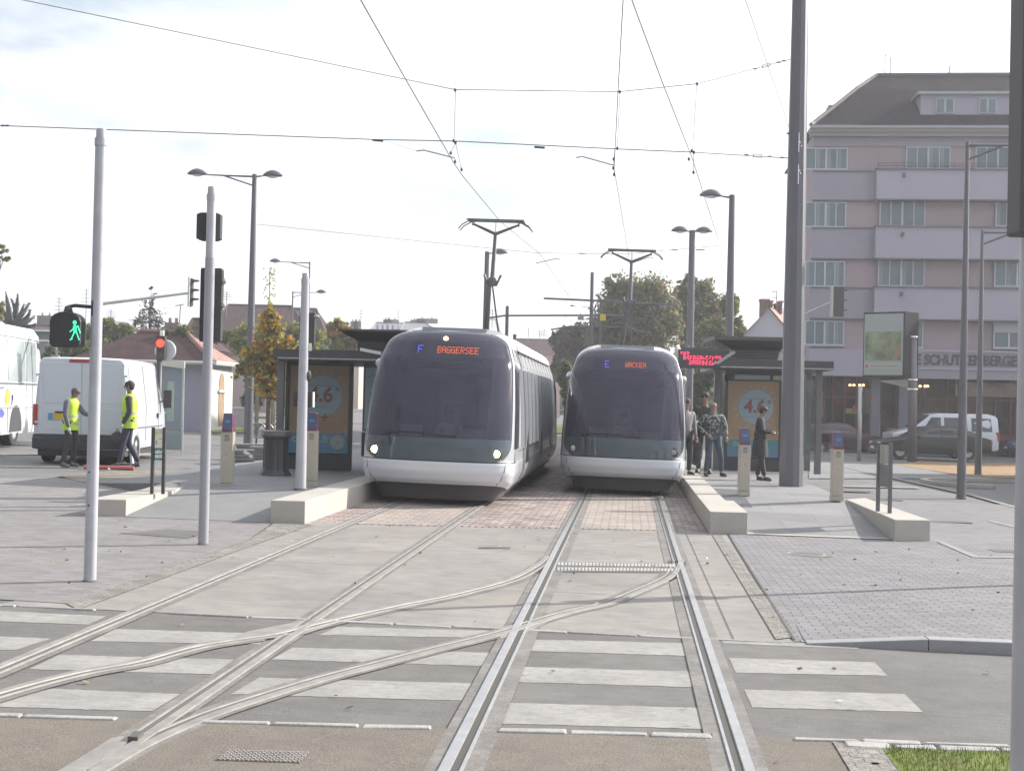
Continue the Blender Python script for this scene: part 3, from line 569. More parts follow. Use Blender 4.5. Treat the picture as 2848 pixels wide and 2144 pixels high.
    for sx in (-.5, .5): mb.tube([(sx, -.16, zt-.04), (sx, .16, zt-.04)], .014, 6); mb.tube([(sx, 0, zt-.04), (sx, 0, 5.74)], .02, 6)
    mb.build('collector_head', mp_, P)
    if second:
        mb = MB(); a = math.radians(11)
        def R_(x, y_, z): return (x*math.cos(a)-(y_)*math.sin(a), Lg+.6+x*math.sin(a)+y_*math.cos(a), z)
        sec = [(.12, 1.0), (.36, 1.1), (.6, 1.2), (1.2, 1.18), (2.1, 1.13), (2.5, 1.06), (2.75, .92), (2.9, .6), (2.96, 0)]
        mb.grid([[R_(x*s_, yq, z) for z, x in (sec if s_ > 0 else sec[::-1]) for _ in (0,)] for s_, yq in ()] or [[R_(-x, yq, z) for z, x in sec]+[R_(x, yq, z) for z, x in sec[::-1]] for yq in (0, 4, 9, 14)]); mb.build('rear_section', M_body, T, smooth=True)
        mb = MB(); mb.grid([[(x*sx*.96, yq, z) for z, x in sec] for yq, sx in ((Lg-.9, 1), (Lg+1.4, 1))]); mb.grid([[(-x*.96, yq, z) for z, x in sec] for yq in (Lg-.9, Lg+1.4)]); mb.build('bellows', M_black, T)
    return T
tramL = make_tram('tram with its headlights lit, left of the two, sign reading BAGGERSEE', TW(-3.20, 22.35), 14.4, True, 'BAGGERSEE', 'F', 8.6, second=True)
tramR = make_tram('tram with unlit headlights on the right-hand track, sign reading WACKEN', TW(-.10, 27.0), 30, False, 'WACKEN', 'E', 9.1)

tramL.scale = (1.05, 1, 1); tramR.scale = (1.02, 1, 1)
# ================================================================ MASTS, LAMPS, SIGNALS
M_mast = mat('mast_grey', (.13, .13, .145), .45, .2, var=.06, vs_=3); M_pole = mat('pole_white', (.44, .44, .475), .38, .1, var=.10, vs_=3.5, bump=.08, bs=30); M_poled = mat('pole_sleeve', (.34, .34, .37), .4, .1)
M_sig = mat('signal_black', (.040, .040, .043), .55); M_galv = mat('galvanised', (.45, .46, .46), .4, .6, var=.1); M_wire = mat('wire_grey', (.20, .20, .21), .8, .0, spec=.1); M_lampg = mat('lantern_glass', (.65, .67, .68), .2)
M_led_red = mat('lamp_red', (.9, .1, .05), .4, emit=(1, .035, .02), es=2.2); M_led_green = mat('led_green', (.1, .9, .5), .4, emit=(.05, .95, .42), es=1.5)
def pole_at(name, label, cat, base, top_px, r0, r1, m, group=None, cap=False, seg=16, joint=None):
    """upright pole whose top reaches the height seen at pixel row top_px"""
    T = thing(name, label, cat, base, group=group); ztop = WP(top_px[0], top_px[1], base.y).z-base.z
    mb = MB(); mb.tube([(0, 0, -.05), (0, 0, ztop*.5), (0, 0, ztop)], [r0, (r0+r1)/2, r1], seg)
    mb.build('pole', m, T, smooth='auto')
    mb = MB(); mb.lathe([(r0*1.22, 0), (r0*1.22, .012), (r0*1.02, .016)], seg, (0, 0, .004)); mb.build('foot_collar', M_strip, T); return T, ztop
def loc_of(T, px, py, dy=0): p = WP(px, py, T.location.y+dy); return p-Vector(T.location)
def cap_(T, z, r, m):
    mb = MB(); mb.lathe([(r*1.08, -.07), (r*1.08, -.0), (r*.86, .0), (r*.86, .075), (r*.80, .085), (0, .085)], 16, (0, 0, z)); mb.build('cap', m, T, smooth='auto')
def lantern(T, c, d, s=1.0, half=False):
    """dome-shaped street lantern, d=+1 pointing right"""
    mb = MB(); rows = []
    for i in range(9):
        a = i/8; x = (a-.0)*.62*s*d; r = math.sin(math.pi*min(1, .06+a*.90))**.7; rows.append([(c[0]+x, c[1]+.17*s*r*math.cos(q), c[2]+(.20*s*r*math.sin(q) if q <= math.pi else .02*s*r*math.sin(q))) for q in [2*math.pi*k/12 for k in range(12)]])
    mb.grid(rows, True); mb.build('lantern', M_mast, T, smooth=True)
    mb = MB(); mb.ell((c[0]+.30*s*d, c[1], c[2]-.015*s), (.17*s, .12*s, .055*s), 12, 6); mb.build('diffuser', M_lampg, T, smooth=True)
def armlamp(T, z, d, ln, s=1.0, brace=True, seg=8):
    mb = MB(); mb.tube([(0, 0, z), (d*ln*.6, 0, z+.015), (d*ln, 0, z+.03)], [.035*s, .028*s, .022*s], seg)
    if brace: mb.tube([(0, 0, z-.30*s), (d*ln*.62, 0, z)], .026*s, seg)
    mb.build('arm', M_mast, T); lantern(T, (d*ln, 0, z+.03), d, s)
G_L = 'street lamps with dome lanterns'
def lamp(label, base, top, r0, r1, arms, s=1.0):
    T, z = pole_at('street_lamp', label, 'street lamp', base, top, r0, r1, M_mast, G_L)
    for d, ln, br in arms: armlamp(T, z-.08, d, ln, s, br)
    return T, z
lamp('tall two-headed street lamp behind the left platform, long arm to the left', G(690, 1240), (711, 485), .155, .075, [(-1, 1.55, True), (1, .28, False)])
lamp('single-headed street lamp right behind the third white pole, arm to the left', G(851, 1175), (857, 728), .11, .04, [(-1, 1.75, True)], 1.05)
lamp('single-headed street lamp behind the orange tree, arm reaching right', G(806, 1168), (811, 810), .10, .045, [(1, 1.5, True)], 1.0)
lamp('short-armed street lamp close left of the left tram pantograph', G(1343, 1238), (1353, 700), .15, .09, [(1, .22, False)], .95)
lamp('twin-headed street lamp behind the right tram and left of the tallest mid mast', TW(2.2, 50.5), (1893, 640), .17, .11, [(-1, .15, False), (1, .12, False)], 1.0)
lamp('street lamp mast beside the right shelter with one head to the left', TW(3.05, 42.5), (2012, 542), .17, .09, [(-1, .32, False)], 1.1)
lamp('far street lamp whose arm shows left of the shelter mast', G(2004, 1176), (2006, 812), .08, .06, [(-1, 1.45, False)], .85)
lamp('far street lamp in front of the trees, arm reaching right', G(1945, 1180), (1952, 857), .09, .06, [(1, 1.9, True)], .9)
lamp('far street lamp in front of the white gabled house, arm to the left', G(2174, 1190), (2178, 858), .08, .06, [(-1, 1.2, True)], .9)
lamp('far street lamp right of the bare mast between the trams, arm to the left', G(1648, 1172), (1652, 852), .10, .07, [(-1, 2.1, True)], .8)
lamp('tall slim street lamp right of the billboard, nearest of two', G(2673, 1385), (2693, 395), .105, .045, [(1, 1.25, True)], 1.1)
lamp('tall slim street lamp beyond the leaf bed, second of two at the right', G(2720, 1320), (2733, 640), .115, .05, [(1, 1.55, True)], 1.3)
# small far lamps
lamp('tiny far lamp left of centre among the trees', G(1797, 1162), (1800, 893), .06, .05, [(1, .3, False)], .9)
lamp('far lamp partly hidden by the trees above the shelter', G(1980, 1165), (1984, 925), .06, .05, [(1, .2, False)], .9)
def far_mast(label, base, top, r, bars):
    T, z = pole_at('catenary_mast', label, 'mast', base, top, r, r*.85, M_mast, 'catenary masts'); mb = MB()
    for pts in bars: mb.tube([loc_of(T, a, b) for a, b in pts], .05, 6)
    if bars: mb.build('bracket', M_mast, T)
    return T, z
far_mast('bare catenary mast between the two trams carrying long horizontal brackets', TW(-1.62, 57), (1535, 755), .085, [[(1512, 830), (1700, 838), (1885, 849)]])
far_mast('catenary mast farther off whose low brackets show behind the bare mast', TW(-5.6, 62), (1362, 850), .09, [[(1353, 885), (1402, 878), (1656, 877), (1756, 878)]])
far_mast('farthest catenary mast with a low curved bracket', TW(-1.55, 72), (1532, 830), .08, [[(1532, 917), (1585, 908), (1700, 909), (1765, 912)]])
lp_ = thing('line_sign', 'small yellow square sign hanging from the far bracket', 'sign', WP(1677, 883, 62)); mb = MB(); mb.box((-.13, -.02, -.15), (.13, .02, .15)); mb.build('plate', mat('sign_yellow', (.65, .48, .05), .5), lp_); mb = MB(); mb.tube([(0, 0, .15), (0, 0, .22)], .02); mb.build('hanger', M_mast, lp_)
lp_ = thing('line_sign', 'small grey square sign hanging left of the yellow one', 'sign', WP(1615, 883, 62)); mb = MB(); mb.box((-.14, -.02, -.12), (.14, .02, .12)); mb.build('plate', mat('sign_greyplate', (.3, .3, .3), .5), lp_); mb = MB(); mb.tube([(0, 0, .12), (0, 0, .2)], .02); mb.build('hanger', M_mast, lp_)
# frame masts in front of the white house
T = thing('goal_frame', 'thin dark frame post in front of the white gabled house', 'post', G(2140, 1186)); z = WP(2144, 895, T.location.y).z-T.location.z; mb = MB(); mb.tube([(0, 0, 0), (0, 0, z)], .09, 6); mb.build('post', M_mast, T); mb = MB(); mb.tube([(0, 0, z-.05), (.75, 0, z-.05)], .05, 6); mb.tube([(0, 0, z-.32), (.75, 0, z-.15)], .05, 6); mb.build('arm', M_mast, T)
# the big mast
BM = TW(3.33, 28.33, PH); T = thing('catenary_mast', 'thick dark grey mast on the right platform, nearly the height of the photo', 'mast', BM, group='catenary masts')
mb = MB(); top = 11.2; n = 10; prof = [(.235, -.05), (.235, .0), (.150, top)]
rows = []
for r, h in prof: rows.append([(r*math.cos(a), r*math.sin(a), h) for a in [2*math.pi*(k+.5)/n for k in range(n)]])
mb.grid(rows, True); mb.build('shaft', M_mast, T, smooth='auto')
mb = MB(); mb.hexa([(.215, -.05, 0), (.245, -.05, 0), (.245, .05, 0), (.215, .05, 0), (.135, -.04, top), (.158, -.04, top), (.158, .04, top), (.135, .04, top)]); mb.build('edge_flange', mat('flange_sunlit', (.50, .50, .50), .35, .5), T)  # pale colour stands in for sunlight on the mast's right edge
mb = MB()
for (a, b) in ((2214, 162), (2207, 375), (2200, 441)):
    p = loc_of(T, a, b); mb.ell((p.x+.02, 0, p.z), (.07, .06, .09), 8, 6)
p = loc_of(T, 2200, 372); mb.hexa([(p.x-.09, -.02, p.z-.01), (p.x+.06, -.04, p.z-.06), (p.x+.06, .04, p.z-.06), (p.x-.09, .02, p.z-.01), (p.x-.09, -.02, p.z+.01), (p.x+.06, -.04, p.z+.06), (p.x+.06, .04, p.z+.06), (p.x-.09, .02, p.z+.01)])
mb.build('wire_clamp', M_mast, T)
mb = MB()
for (a, b) in ((2219, 402), (2223, 412), (2218, 480), (2220, 487)): p = loc_of(T, a, b); mb.ell((p.x, -.19, p.z), (.018, .02, .022), 8, 5)
for zz in (7.0, 6.35): mb.tube([(-.0, -.19, zz-.2), (0, -.19, zz+.2)], .012, 6)
mb.build('bolt', mat('bolt_bright', (.8, .8, .78), .2, .9), T)
# ---------------------------------------------------------------- overhead wires
def wire(mb, pts, r): mb.tube(pts, r*.95, 5)
WZ = 5.92
def contact(label, px, z=WZ, r=.0075, ext=None):
    pts = [AP(a, b, z) for a, b in px]
    if ext: pts = ext[0]+pts+ext[1]
    mb = MB(); wire(mb, pts, r); o = mb.build('contact_wire', M_wire, loc=pts[0]); return tag(o, label, 'overhead wire', 'overhead contact wires')
def ext_(a, b, dist): d = (b-a).normalized(); return b+d*dist
def near_ext(px, z=WZ): a, b = AP(*px[0], z), AP(*px[1], z); return [a+(a-b).normalized()*14]
q1 = [(1003, 0), (1130, 224), (1260, 450), (1283, 485), (1392, 617), (1500, 705), (1560, 790), (1610, 868)]
contact('contact wire over the left track, steepest diagonal left of centre', q1, ext=(near_ext(q1), [TW(-2.7, 75, WZ)]), r=.009)
q2 = [(1733, 0), (1719, 250), (1708, 470), (1745, 690), (1762, 800)]
contact('contact wire over the right track, almost vertical in the picture', q2, ext=(near_ext(q2), [TW(-.1, 75, WZ)]))
q3 = [(1757, 0), (1840, 224), (1925, 440), (1998, 668)]
contact('third overhead wire, running diagonally to the right of the right track', q3, ext=(near_ext(q3), []), r=.008)
mb = MB(); pts = [WP(2073, 0, 17.5), WP(2200, 372, 28.2)]; wire(mb, [pts[0]+(pts[0]-pts[1]).normalized()*6]+pts+[WP(2218, 405, 28.1)], .006); tag(mb.build('anchor_wire', M_wire, loc=pts[0]), 'thin wire anchored to the thick mast from above', 'overhead wire')
SY = 25.2
def my(px): return SY+(28.1-SY)*max(0, (px-1925)/(2205-1925))
sp = thing('span_wire', 'pair of cross-span wires in front of both trams, tied to the thick mast', 'span wire', WP(1265, 393, SY))
U_ = [(-500, -125), (60, 0), (1265, 250), (1722, 256), (1938, 234), (2212, 162)]; Lw = [(-600, 330), (0, 350), (1050, 389), (1265, 393), (1715, 415), (1925, 424), (2203, 441)]
mb = MB(); wire(mb, [WP(a, b, my(a)) for a, b in U_], .0085); mb.build('upper_cable', M_wire, sp, world=True)
mb = MB(); wire(mb, [WP(a, b, my(a)) for a, b in Lw], .0105); mb.build('lower_cable', M_wire, sp, world=True)
mb = MB()
for a, b in (((1267, 250), (1263, 392)), ((1724, 258), (1717, 412)), ((1938, 236), (1926, 420))): wire(mb, [WP(*a, SY), WP(*b, SY)], .006); 
wire(mb, [WP(1267, 398, SY), WP(1285, 478, SY)], .006); wire(mb, [WP(1253, 425, SY), WP(1267, 400, SY)], .005); wire(mb, [WP(1710, 415, SY), WP(1707, 455, SY), WP(1709, 490, SY)], .007); wire(mb, [WP(1929, 424, SY), WP(1929, 482, SY)], .006)
mb.build('dropper', M_wire, sp, world=True)
mb = MB()
for a, b in ((1266, 251), (1724, 256), (1939, 234), (1262, 392), (1267, 397), (1717, 413), (1924, 420), (1930, 424), (1254, 426), (1284, 472), (1266, 450), (1707, 443), (1706, 468), (1708, 486), (1916, 443), (1929, 480)): p = WP(a, b, SY); mb.ell(p, (.026, .026, .036), 6, 5)
mb.build('wire_clip', mat('clip_dark', (.07, .07, .075), .5), sp, world=True)
def arm(px, r=.014): mb = MB(); mb.tube([WP(a, b, SY) for a, b in px], r, 6); mb.build('registration_arm', mat('arm_grey', (.34, .34, .36), .4, .5), sp, world=True)
arm([(1158, 421), (1178, 418), (1265, 440), (1267, 449)]); arm([(1602, 439), (1620, 436), (1706, 460)])
M_cd = mat('clip_dark', (.07, .07, .075), .5)
for a in (((1070, 392), (1158, 421)), ((1512, 410), (1602, 439))): mb = MB(); wire(mb, [WP(*a[0], SY), WP(*a[1], SY)], .003); mb.build('arm_stay', M_cd, sp, world=True)
for a, b in ((1036, 1066), (1486, 1515)): mb = MB(); mb.tube([WP(a, 390+(a-1036)*.043, SY), WP(b, 391+(b-1036)*.043, SY)], .022, 8); mb.build('insulator', M_cd, sp, world=True)
for a, b, c_, d_ in ((2120, 186, 2142, 180), (2095, 433, 2119, 435)):
    mb = MB(); p, q = WP(a, b, my(a)), WP(c_, d_, my(c_)); u = V(0, 0, .028); mb.tube([p+u, q+u], .008, 5); mb.tube([p-u, q-u], .008, 5); mb.tube([p-u, p+u], .008, 5); mb.tube([q-u, q+u], .008, 5); mb.build('turnbuckle', M_cd, sp, world=True)
for a, b in ((2100, 192), (2165, 174), (2180, 170), (2076, 431), (2140, 436), (2175, 439), (20, 350), (8, 350)): mb = MB(); p = WP(a, b, my(a)); mb.ell(p, (.05, .02, .02), 6, 4); mb.build('cable_end', M_cd, sp, world=True)
# far span
FY = 41.5
sp2 = thing('span_wire', 'far cross-span from the left street lamp mast to the mast beside the right shelter', 'span wire', WP(1495, 705, FY))
mb = MB(); wire(mb, [WP(714, 624, 43.9), WP(1100, 664, FY), WP(1495, 704, FY), WP(1740, 707, FY), WP(2004, 683, 42.3)], .0085); wire(mb, [WP(1350, 760, 50), WP(1530, 812, 56)], .006); wire(mb, [WP(1350, 770, 50), WP(1535, 865, 56)], .006); wire(mb, [WP(1540, 820, 56), WP(1890, 705, 50.5)], .007); wire(mb, [WP(1540, 805, 56), WP(1660, 850, 72)], .006); wire(mb, [WP(1800, 750, 50), WP(1893, 715, 50.5)], .006); mb.build('cable', M_wire, sp2, world=True)
mb = MB()
for a in ([(1492, 732), (1545, 720), (1557, 722)], [(1757, 732), (1805, 716), (1817, 717)]): mb.tube([WP(x, y, FY) for x, y in a], .014, 5)
for a in ([(1495, 705), (1492, 740)], [(1760, 707), (1755, 760)]): mb.tube([WP(x, y, FY) for x, y in a], .006, 5)
for a, b in ((1610, 1627), (1868, 1885), (1935, 1960)): mb.tube([WP(a, 705-(a > 1800)*10, FY), WP(b, 706-(a > 1800)*11, FY)], .02, 6)
mb.build('registration_arm', M_wire, sp2, world=True)
# far wires behind (thin tangle between the masts)
mb = MB()
for a in ([(1540, 835, 57), (1580, 895, 70)], [(1556, 870, 60), (1602, 905, 75)], [(1560, 855, 57), (1595, 905, 75)], [(1620, 925, 60), (1760, 955, 60)], [(1745, 910, 50), (1850, 940, 60)], [(1760, 945, 60), (1880, 975, 60)]): wire(mb, [WP(x, y, d) for x, y, d in a], .007)
tag(mb.build('distant_wires', M_wire, loc=WP(1540, 835, 57)), 'thin tangle of far wires above the right tram', 'overhead wire')
def pempty(name, T, wloc, label=None):
    o = D.objects.new(name, None); COL.objects.link(o); o.parent = T; o.location = Vector(wloc)-Vector(T.location); o.empty_display_size = .1
    if label: o['label'] = label
    return o
# ---------------------------------------------------------------- white signal poles
G_W = 'white signal poles'
T, z = pole_at('signal_pole', 'tallest-looking white pole at the far left, nearest the camera', 'pole', G(250, 1617), (275, 385), .056, .051, M_pole, G_W); cap_(T, z, .053, M_pole)
for (a, b) in ((253, 1312), (251, 1404)): mb = MB(); p = loc_of(T, a, b); mb.ell((p.x, -.055, p.z), (.008, .006, .010), 8, 5); mb.build('bolt_hole', M_sig, T)
# pedestrian signal
pc = WP(189, 917, T.location.y-.05); PS = pempty('pedestrian_signal', T, pc)
hw, hh = .140, .163; pts = []
for i in range(9): a = math.pi*i/8; pts.append((hw*math.cos(a), hh*.45+hh*.55*math.sin(a)))
pts += [(-hw, -hh+.03), (-hw+.03, -hh), (hw-.03, -hh), (hw, -hh+.03)]
mb = MB(); mb.prism(pts, -.09, .09, 'y'); mb.build('housing', M_sig, PS, bevel=.012)
def px2(a, b): q = WP(a, b, T.location.y-.14)-pc; return q
mb = MB(); L2 = []
def ln(a, b, n):
    for i in range(n): L2.append((a[0]+(b[0]-a[0])*i/(n-1), a[1]+(b[1]-a[1])*i/(n-1)))
for i in range(9): a = 2*math.pi*i/9; L2.append((208+3.6*math.cos(a), 897+3.8*math.sin(a)))
ln((209, 904), (209, 912), 3); ln((205, 908), (206, 922), 4); ln((213, 908), (213, 922), 4); ln((203, 916), (196, 922), 3); ln((217, 907), (223, 925), 6); ln((207, 924), (199, 942), 6); ln((213, 924), (220, 944), 6); ln((200, 943), (196, 945), 2); ln((209, 912), (210, 924), 4)
for a, b in L2: p = px2(a, b); mb.ell((p.x, -.094, p.z), (.0052, .004, .0052), 6, 4)
mb.build('green_figure', M_led_green, PS)
mb = MB()
for s_ in (-.066, .066):
    for i in range(7): pass
mb.tube([(-.0, .0, hh-.01), (-.01, .02, hh+.045)], [.045, .03], 10); mb.tube([(-.01, .02, hh+.045), (.05, .03, hh+.06), (.21, .04, hh+.05)], .017, 8); mb.box((.205, .0, hh-.03), (.222, .08, hh+.11)); mb.build('bracket', M_sig, PS)
mb = MB(); L3 = [(172, 893+4*k) for k in range(10)]+[(166, 905+3*k) for k in range(5)]+[(178, 905+3*k) for k in range(5)]
for a, b in L3: p = px2(a, b); mb.ell((p.x, -.0915, p.z), (.005, .003, .005), 6, 4)
mb.build('unlit_figure', mat('led_off', (.09, .05, .05), .5), PS)
T2, z = pole_at('signal_pole', 'second white pole from the left, dark signal heads behind it', 'pole', G(565, 1515), (578, 540), .056, .053, M_pole, G_W); cap_(T2, z, .054, M_pole)
p = loc_of(T2, 572, 717); mb = MB(); mb.lathe([(.0585, .0), (.0575, p.z), (.053, p.z+.004)], 16); mb.build('sleeve', M_poled, T2, smooth='auto')
def back_box(T, name, label, x0, y0, x1, y1, dy=.09, dp=.12, extra=None, arch=False):
    a, b = WP(x0, y1, T.location.y+dy), WP(x1, y0, T.location.y+dy); o = pempty(name, T, ((a.x+b.x)/2, a.y, (a.z+b.z)/2), label); ow = V((a.x+b.x)/2, a.y, (a.z+b.z)/2); w2, h2 = (b.x-a.x)/2, (b.z-a.z)/2
    mb = MB(); pts = [(-w2, -h2+.02), (-w2+.05 if arch else -w2+.01, -h2), (w2-.05 if arch else w2-.01, -h2), (w2, -h2+.02), (w2, h2-.02), (w2-.05 if arch else w2-.01, h2), (-w2+.05 if arch else -w2+.01, h2), (-w2, h2-.02)]
    mb.prism(pts, 0, dp, 'y'); mb.build('housing', M_sig, o, bevel=.006)
    mb = MB(); mb.tube([(0, -dy+.02, h2*.5), (0, .01, h2*.5)], .02); mb.tube([(0, -dy+.02, -h2*.5), (0, .01, -h2*.5)], .02); mb.build('bracket', M_sig, o)
    o['w'] = list(ow)
    n = 1 if h2 < .2 else 3
    for i in range(n):
        zc = 0 if n == 1 else (1-i)*h2*.62; mb = MB(); mb.lathe([(.085, 0), (.088, .14), (.08, .14), (.078, 0)], 14, (0, dp, zc), 'y'); mb.build('visor', M_sig, o); mb = MB(); mb.lathe([(.0, .012), (.078, .004)], 14, (0, dp, zc), 'y'); mb.build('lens', mat('lens_dark', (.06, .03, .03), .2), o)
    return o
back_box(T2, 'signal_head', 'small black signal head high behind the second white pole', 545, 592, 614, 668, arch=True)
o = back_box(T2, 'signal_head', 'long black traffic light lower behind the second white pole', 553, 746, 618, 950)
mb = MB()
for (a, b) in ((622, 782), (620, 849)): ow = Vector(o['w']); p = WP(a, b, ow.y)-ow; mb.ell((p.x, .03, p.z), (.03, .04, .035), 8, 6)
mb.build('side_lamp', mat('lamp_cap', (.30, .29, .31), .5), o)
b3 = TW(-5.1, 21.1, PH); T3, z = pole_at('signal_pole', 'third white pole on the left platform by the ticket posts', 'pole', b3, (848, 775), .088, .062, M_pole, G_W); cap_(T3, z, .063, M_pole)
o = back_box(T3, 'signal_head', 'black traffic light behind the third white pole above the shelter', 831, 870, 876, 962)
mb = MB(); ow = Vector(o['w']); p = WP(870, 885, ow.y)-ow; mb.ell((p.x+.05, .03, p.z+.03), (.05, .05, .03), 8, 6); mb.build('side_lamp', mat('lamp_cap', (.30, .29, .31)), o)
o = back_box(T3, 'signal_box', 'pair of small black boxes strapped to the third white pole at head height', 815, 1090, 869, 1131); mb = MB(); ow = Vector(o['w']); a = WP(869, 1110, ow.y)-ow; mb.box((a.x, -.03, -.12), (a.x+.02, .10, .12)); mb.build('side_plate', mat('plate_pale', (.66, .66, .62), .4), o)
mb = MB(); a = WP(861, 965, T3.location.y)-Vector(T3.location); mb.box((a.x-.02, .02, a.z-.06), (a.x+.03, .03, a.z+.06)); mb.build('number_plate', mat('plate_pale', (.66, .66, .62)), T3)
mb = MB(); a = WP(857, 1045, T3.location.y)-Vector(T3.location); mb.ell((a.x, .02, a.z), (.05, .06, .09), 10, 6); mb.build('push_button', M_sig, T3)
# off-frame pole at the right: only its shadow is seen
T4 = thing('signal_pole', 'white pole just outside the right edge whose shadow crosses the paving', 'pole', V(5.80, 15.1, gz(5.8)), group=G_W); mb = MB(); mb.tube([(0, 0, 0), (0, 0, 4.0)], .055, 14); mb.build('pole', M_pole, T4, smooth='auto'); mb = MB(); mb.box((.06, .05, 2.4), (.33, .2, 3.2)); mb.build('signal_head', M_sig, T4)
# near right-hand signal
nb = V(1.722, 4.5, gz(1.72)+.0); T5 = thing('signal_pole', 'near pale pole with large dark signal head, cut by the right edge', 'pole', nb, group=G_W); mb = MB(); mb.tube([(0, 0, 0), (.0, 0, 2.6), (.0, 0, 3.9)], [.0575, .0545, .052], 20); mb.build('pole', M_pole, T5, smooth='auto')
a = WP(2803, 647, 4.36); o = pempty('signal_head', T5, (a.x+.195, 4.36, a.z), 'large dark traffic light at the top right corner, seen from behind')
mb = MB(); mb.hexa([(-.155, 0, 0), (.155, 0, 0), (.155, .13, 0), (-.155, .13, 0), (-.155, 0, .98), (.155, 0, .98), (.155, .13, .98), (-.155, .13, .98)]); mb.build('housing', mat('signal_near', (.105, .10, .105), .6, var=.06), o, bevel=.01)
for i in range(3): mb = MB(); mb.lathe([(.0, -.012), (.075, -.012), (.095, -.002)], 24, (.03, 0, .2+.29*i), 'y'); mb.build('lens_cover', mat('signal_ring', (.12, .085, .08), .6), o, smooth=True)
# far signals on arms
def arm_signal(label, base_px, y_top, armpts, head, face, depth_pt, r=.06):
    b = G(*base_px); o = thing('traffic_light', label, 'traffic light', b); z = WP(base_px[0], y_top, b.y).z-b.z; mb = MB(); mb.tube([(0, 0, 0), (0, 0, z)], [r, r*.7], 10); mb.build('mast', M_galv, o, smooth=True)
    mb = MB(); pts = [WP(x, y, b.y)-b for x, y in armpts]; mb.tube(pts, [.05, .035], 8); mb.build('arm', M_galv, o)
    x0, y0, x1, y1 = head; p, q = WP(x0, y1, b.y)-b, WP(x1, y0, b.y)-b
    mb = MB(); mb.box((p.x, -.22, p.z-.03), (p.x+.05, .22, q.z+.03)); mb.build('backboard', mat('board_pale', (.50, .54, .50), .5), o)
    mb = MB(); mb.box((p.x+.05, -.13, p.z), (q.x-.14*0-.1, .13, q.z)); mb.build('housing', M_sig, o)
    for i in range(3):
        zc = p.z+(q.z-p.z)*(i+.5)/3; mb = MB(); mb.hexa([(q.x-.1, -.10, zc+.03), (q.x+.08, -.08, zc+.05), (q.x+.08, .08, zc+.05), (q.x-.1, .10, zc+.03), (q.x-.1, -.10, zc+.10), (q.x+.08, -.08, zc+.09), (q.x+.08, .08, zc+.09), (q.x-.1, .10, zc+.10)]); mb.build('visor', M_sig, o)
    return o
arm_signal('traffic light on a long pale arm reaching right from behind the nearest white pole', (262, 1238), 830, [(262, 848), (527, 815)], (526, 775, 546, 851), 1, None)
arm_signal('traffic light on a short slanted arm right of the thick mast', (2205, 1250), 880, [(2205, 888), (2312, 840)], (2311, 798, 2352, 880), 1, None)
# ================================================================ PLATFORM FURNITURE
M_beige = mat('beige_enamel', (.42, .385, .32), .4, .1, var=.04); M_beiged = mat('beige_dark', (.22, .20, .18), .5); M_vred = mat('validator_red', (.17, .055, .085), .35); M_vblue = mat('validator_blue', (.07, .085, .17), .3); M_vhand = mat('validator_cyan', (.10, .40, .62), .5)
M_frame = mat('shelter_frame', (.060, .060, .065), .5, .2); M_frame2 = mat('shelter_frame_light', (.14, .14, .145), .5, .2)
def validator(label, base, rz):
    T = thing('ticket_post', label, 'ticket machine', base, rz, 'beige ticket posts')
    mb = MB(); mb.box((-.095, -.09, .09), (.095, .11, .90)); mb.build('column', M_beige, T, bevel=.008)
    mb = MB(); mb.box((-.10, -.095, 0), (.10, .115, .085)); mb.build('plinth', M_beige, T, bevel=.004)
    mb = MB(); mb.hexa([(-.088, -.10, .90), (.088, -.10, .90), (.088, .12, .90), (-.088, .12, .90), (-.072, -.03, 1.20), (.072, -.03, 1.20), (.078, .12, 1.20), (-.078, .12, 1.20)]); h = mb.build('head', M_vred, T, bevel=.012)
    mb = MB(); mb.hexa([(-.080, -.104, .94), (.080, -.104, .94), (.080, -.09, .94), (-.080, -.09, .94), (-.069, -.042, 1.19), (.069, -.042, 1.19), (.069, -.03, 1.19), (-.069, -.03, 1.19)]); mb.build('screen', M_vblue, h)
    def fp(x, t): return (x, -.100+.06*t, .96+.21*t)
    mb = MB()
    for i in range(5): mb.tube([fp(-.032+.016*i, .42), fp(-.036+.018*i, .62)], .005, 5)
    mb.hexa([fp(-.036, .12), fp(.036, .12), fp(.036, .14), fp(-.036, .14)]+[fp(-.036, .44), fp(.036, .44), fp(.036, .45), fp(-.036, .45)]); mb.build('hand_mark', M_vhand, h)
    mb = MB(); mb.box((-.036, -.095, .76), (.036, -.088, .86)); mb.build('slot_plate', M_beiged, T); mb = MB(); mb.box((-.022, -.099, .775), (.022, -.094, .825)); mb.build('slot', mat('slot_grey', (.30, .28, .26), .6), T)
    mb = MB(); mb.lathe([(0, -.095), (.010, -.094), (.012, -.088)], 10, (0, 0, .55), 'y'); mb.build('key_hole', M_beiged, T); return T
v0 = validator('beige ticket post left of the third white pole, right of the second', TW(-6.34, 21.3, .22), 0)
copy_tree(v0, TW(-5.12, 21.9, PH), 'beige ticket post standing just right of the third white pole, before the orange poster')
copy_tree(v0, TW(2.07, 24.55, PH), 'beige ticket post between the man in camouflage and the woman, by the tactile strip')
copy_tree(v0, TW(3.66, 24.32, PH), 'beige ticket post standing alone right of the thick mast, catching a glint')
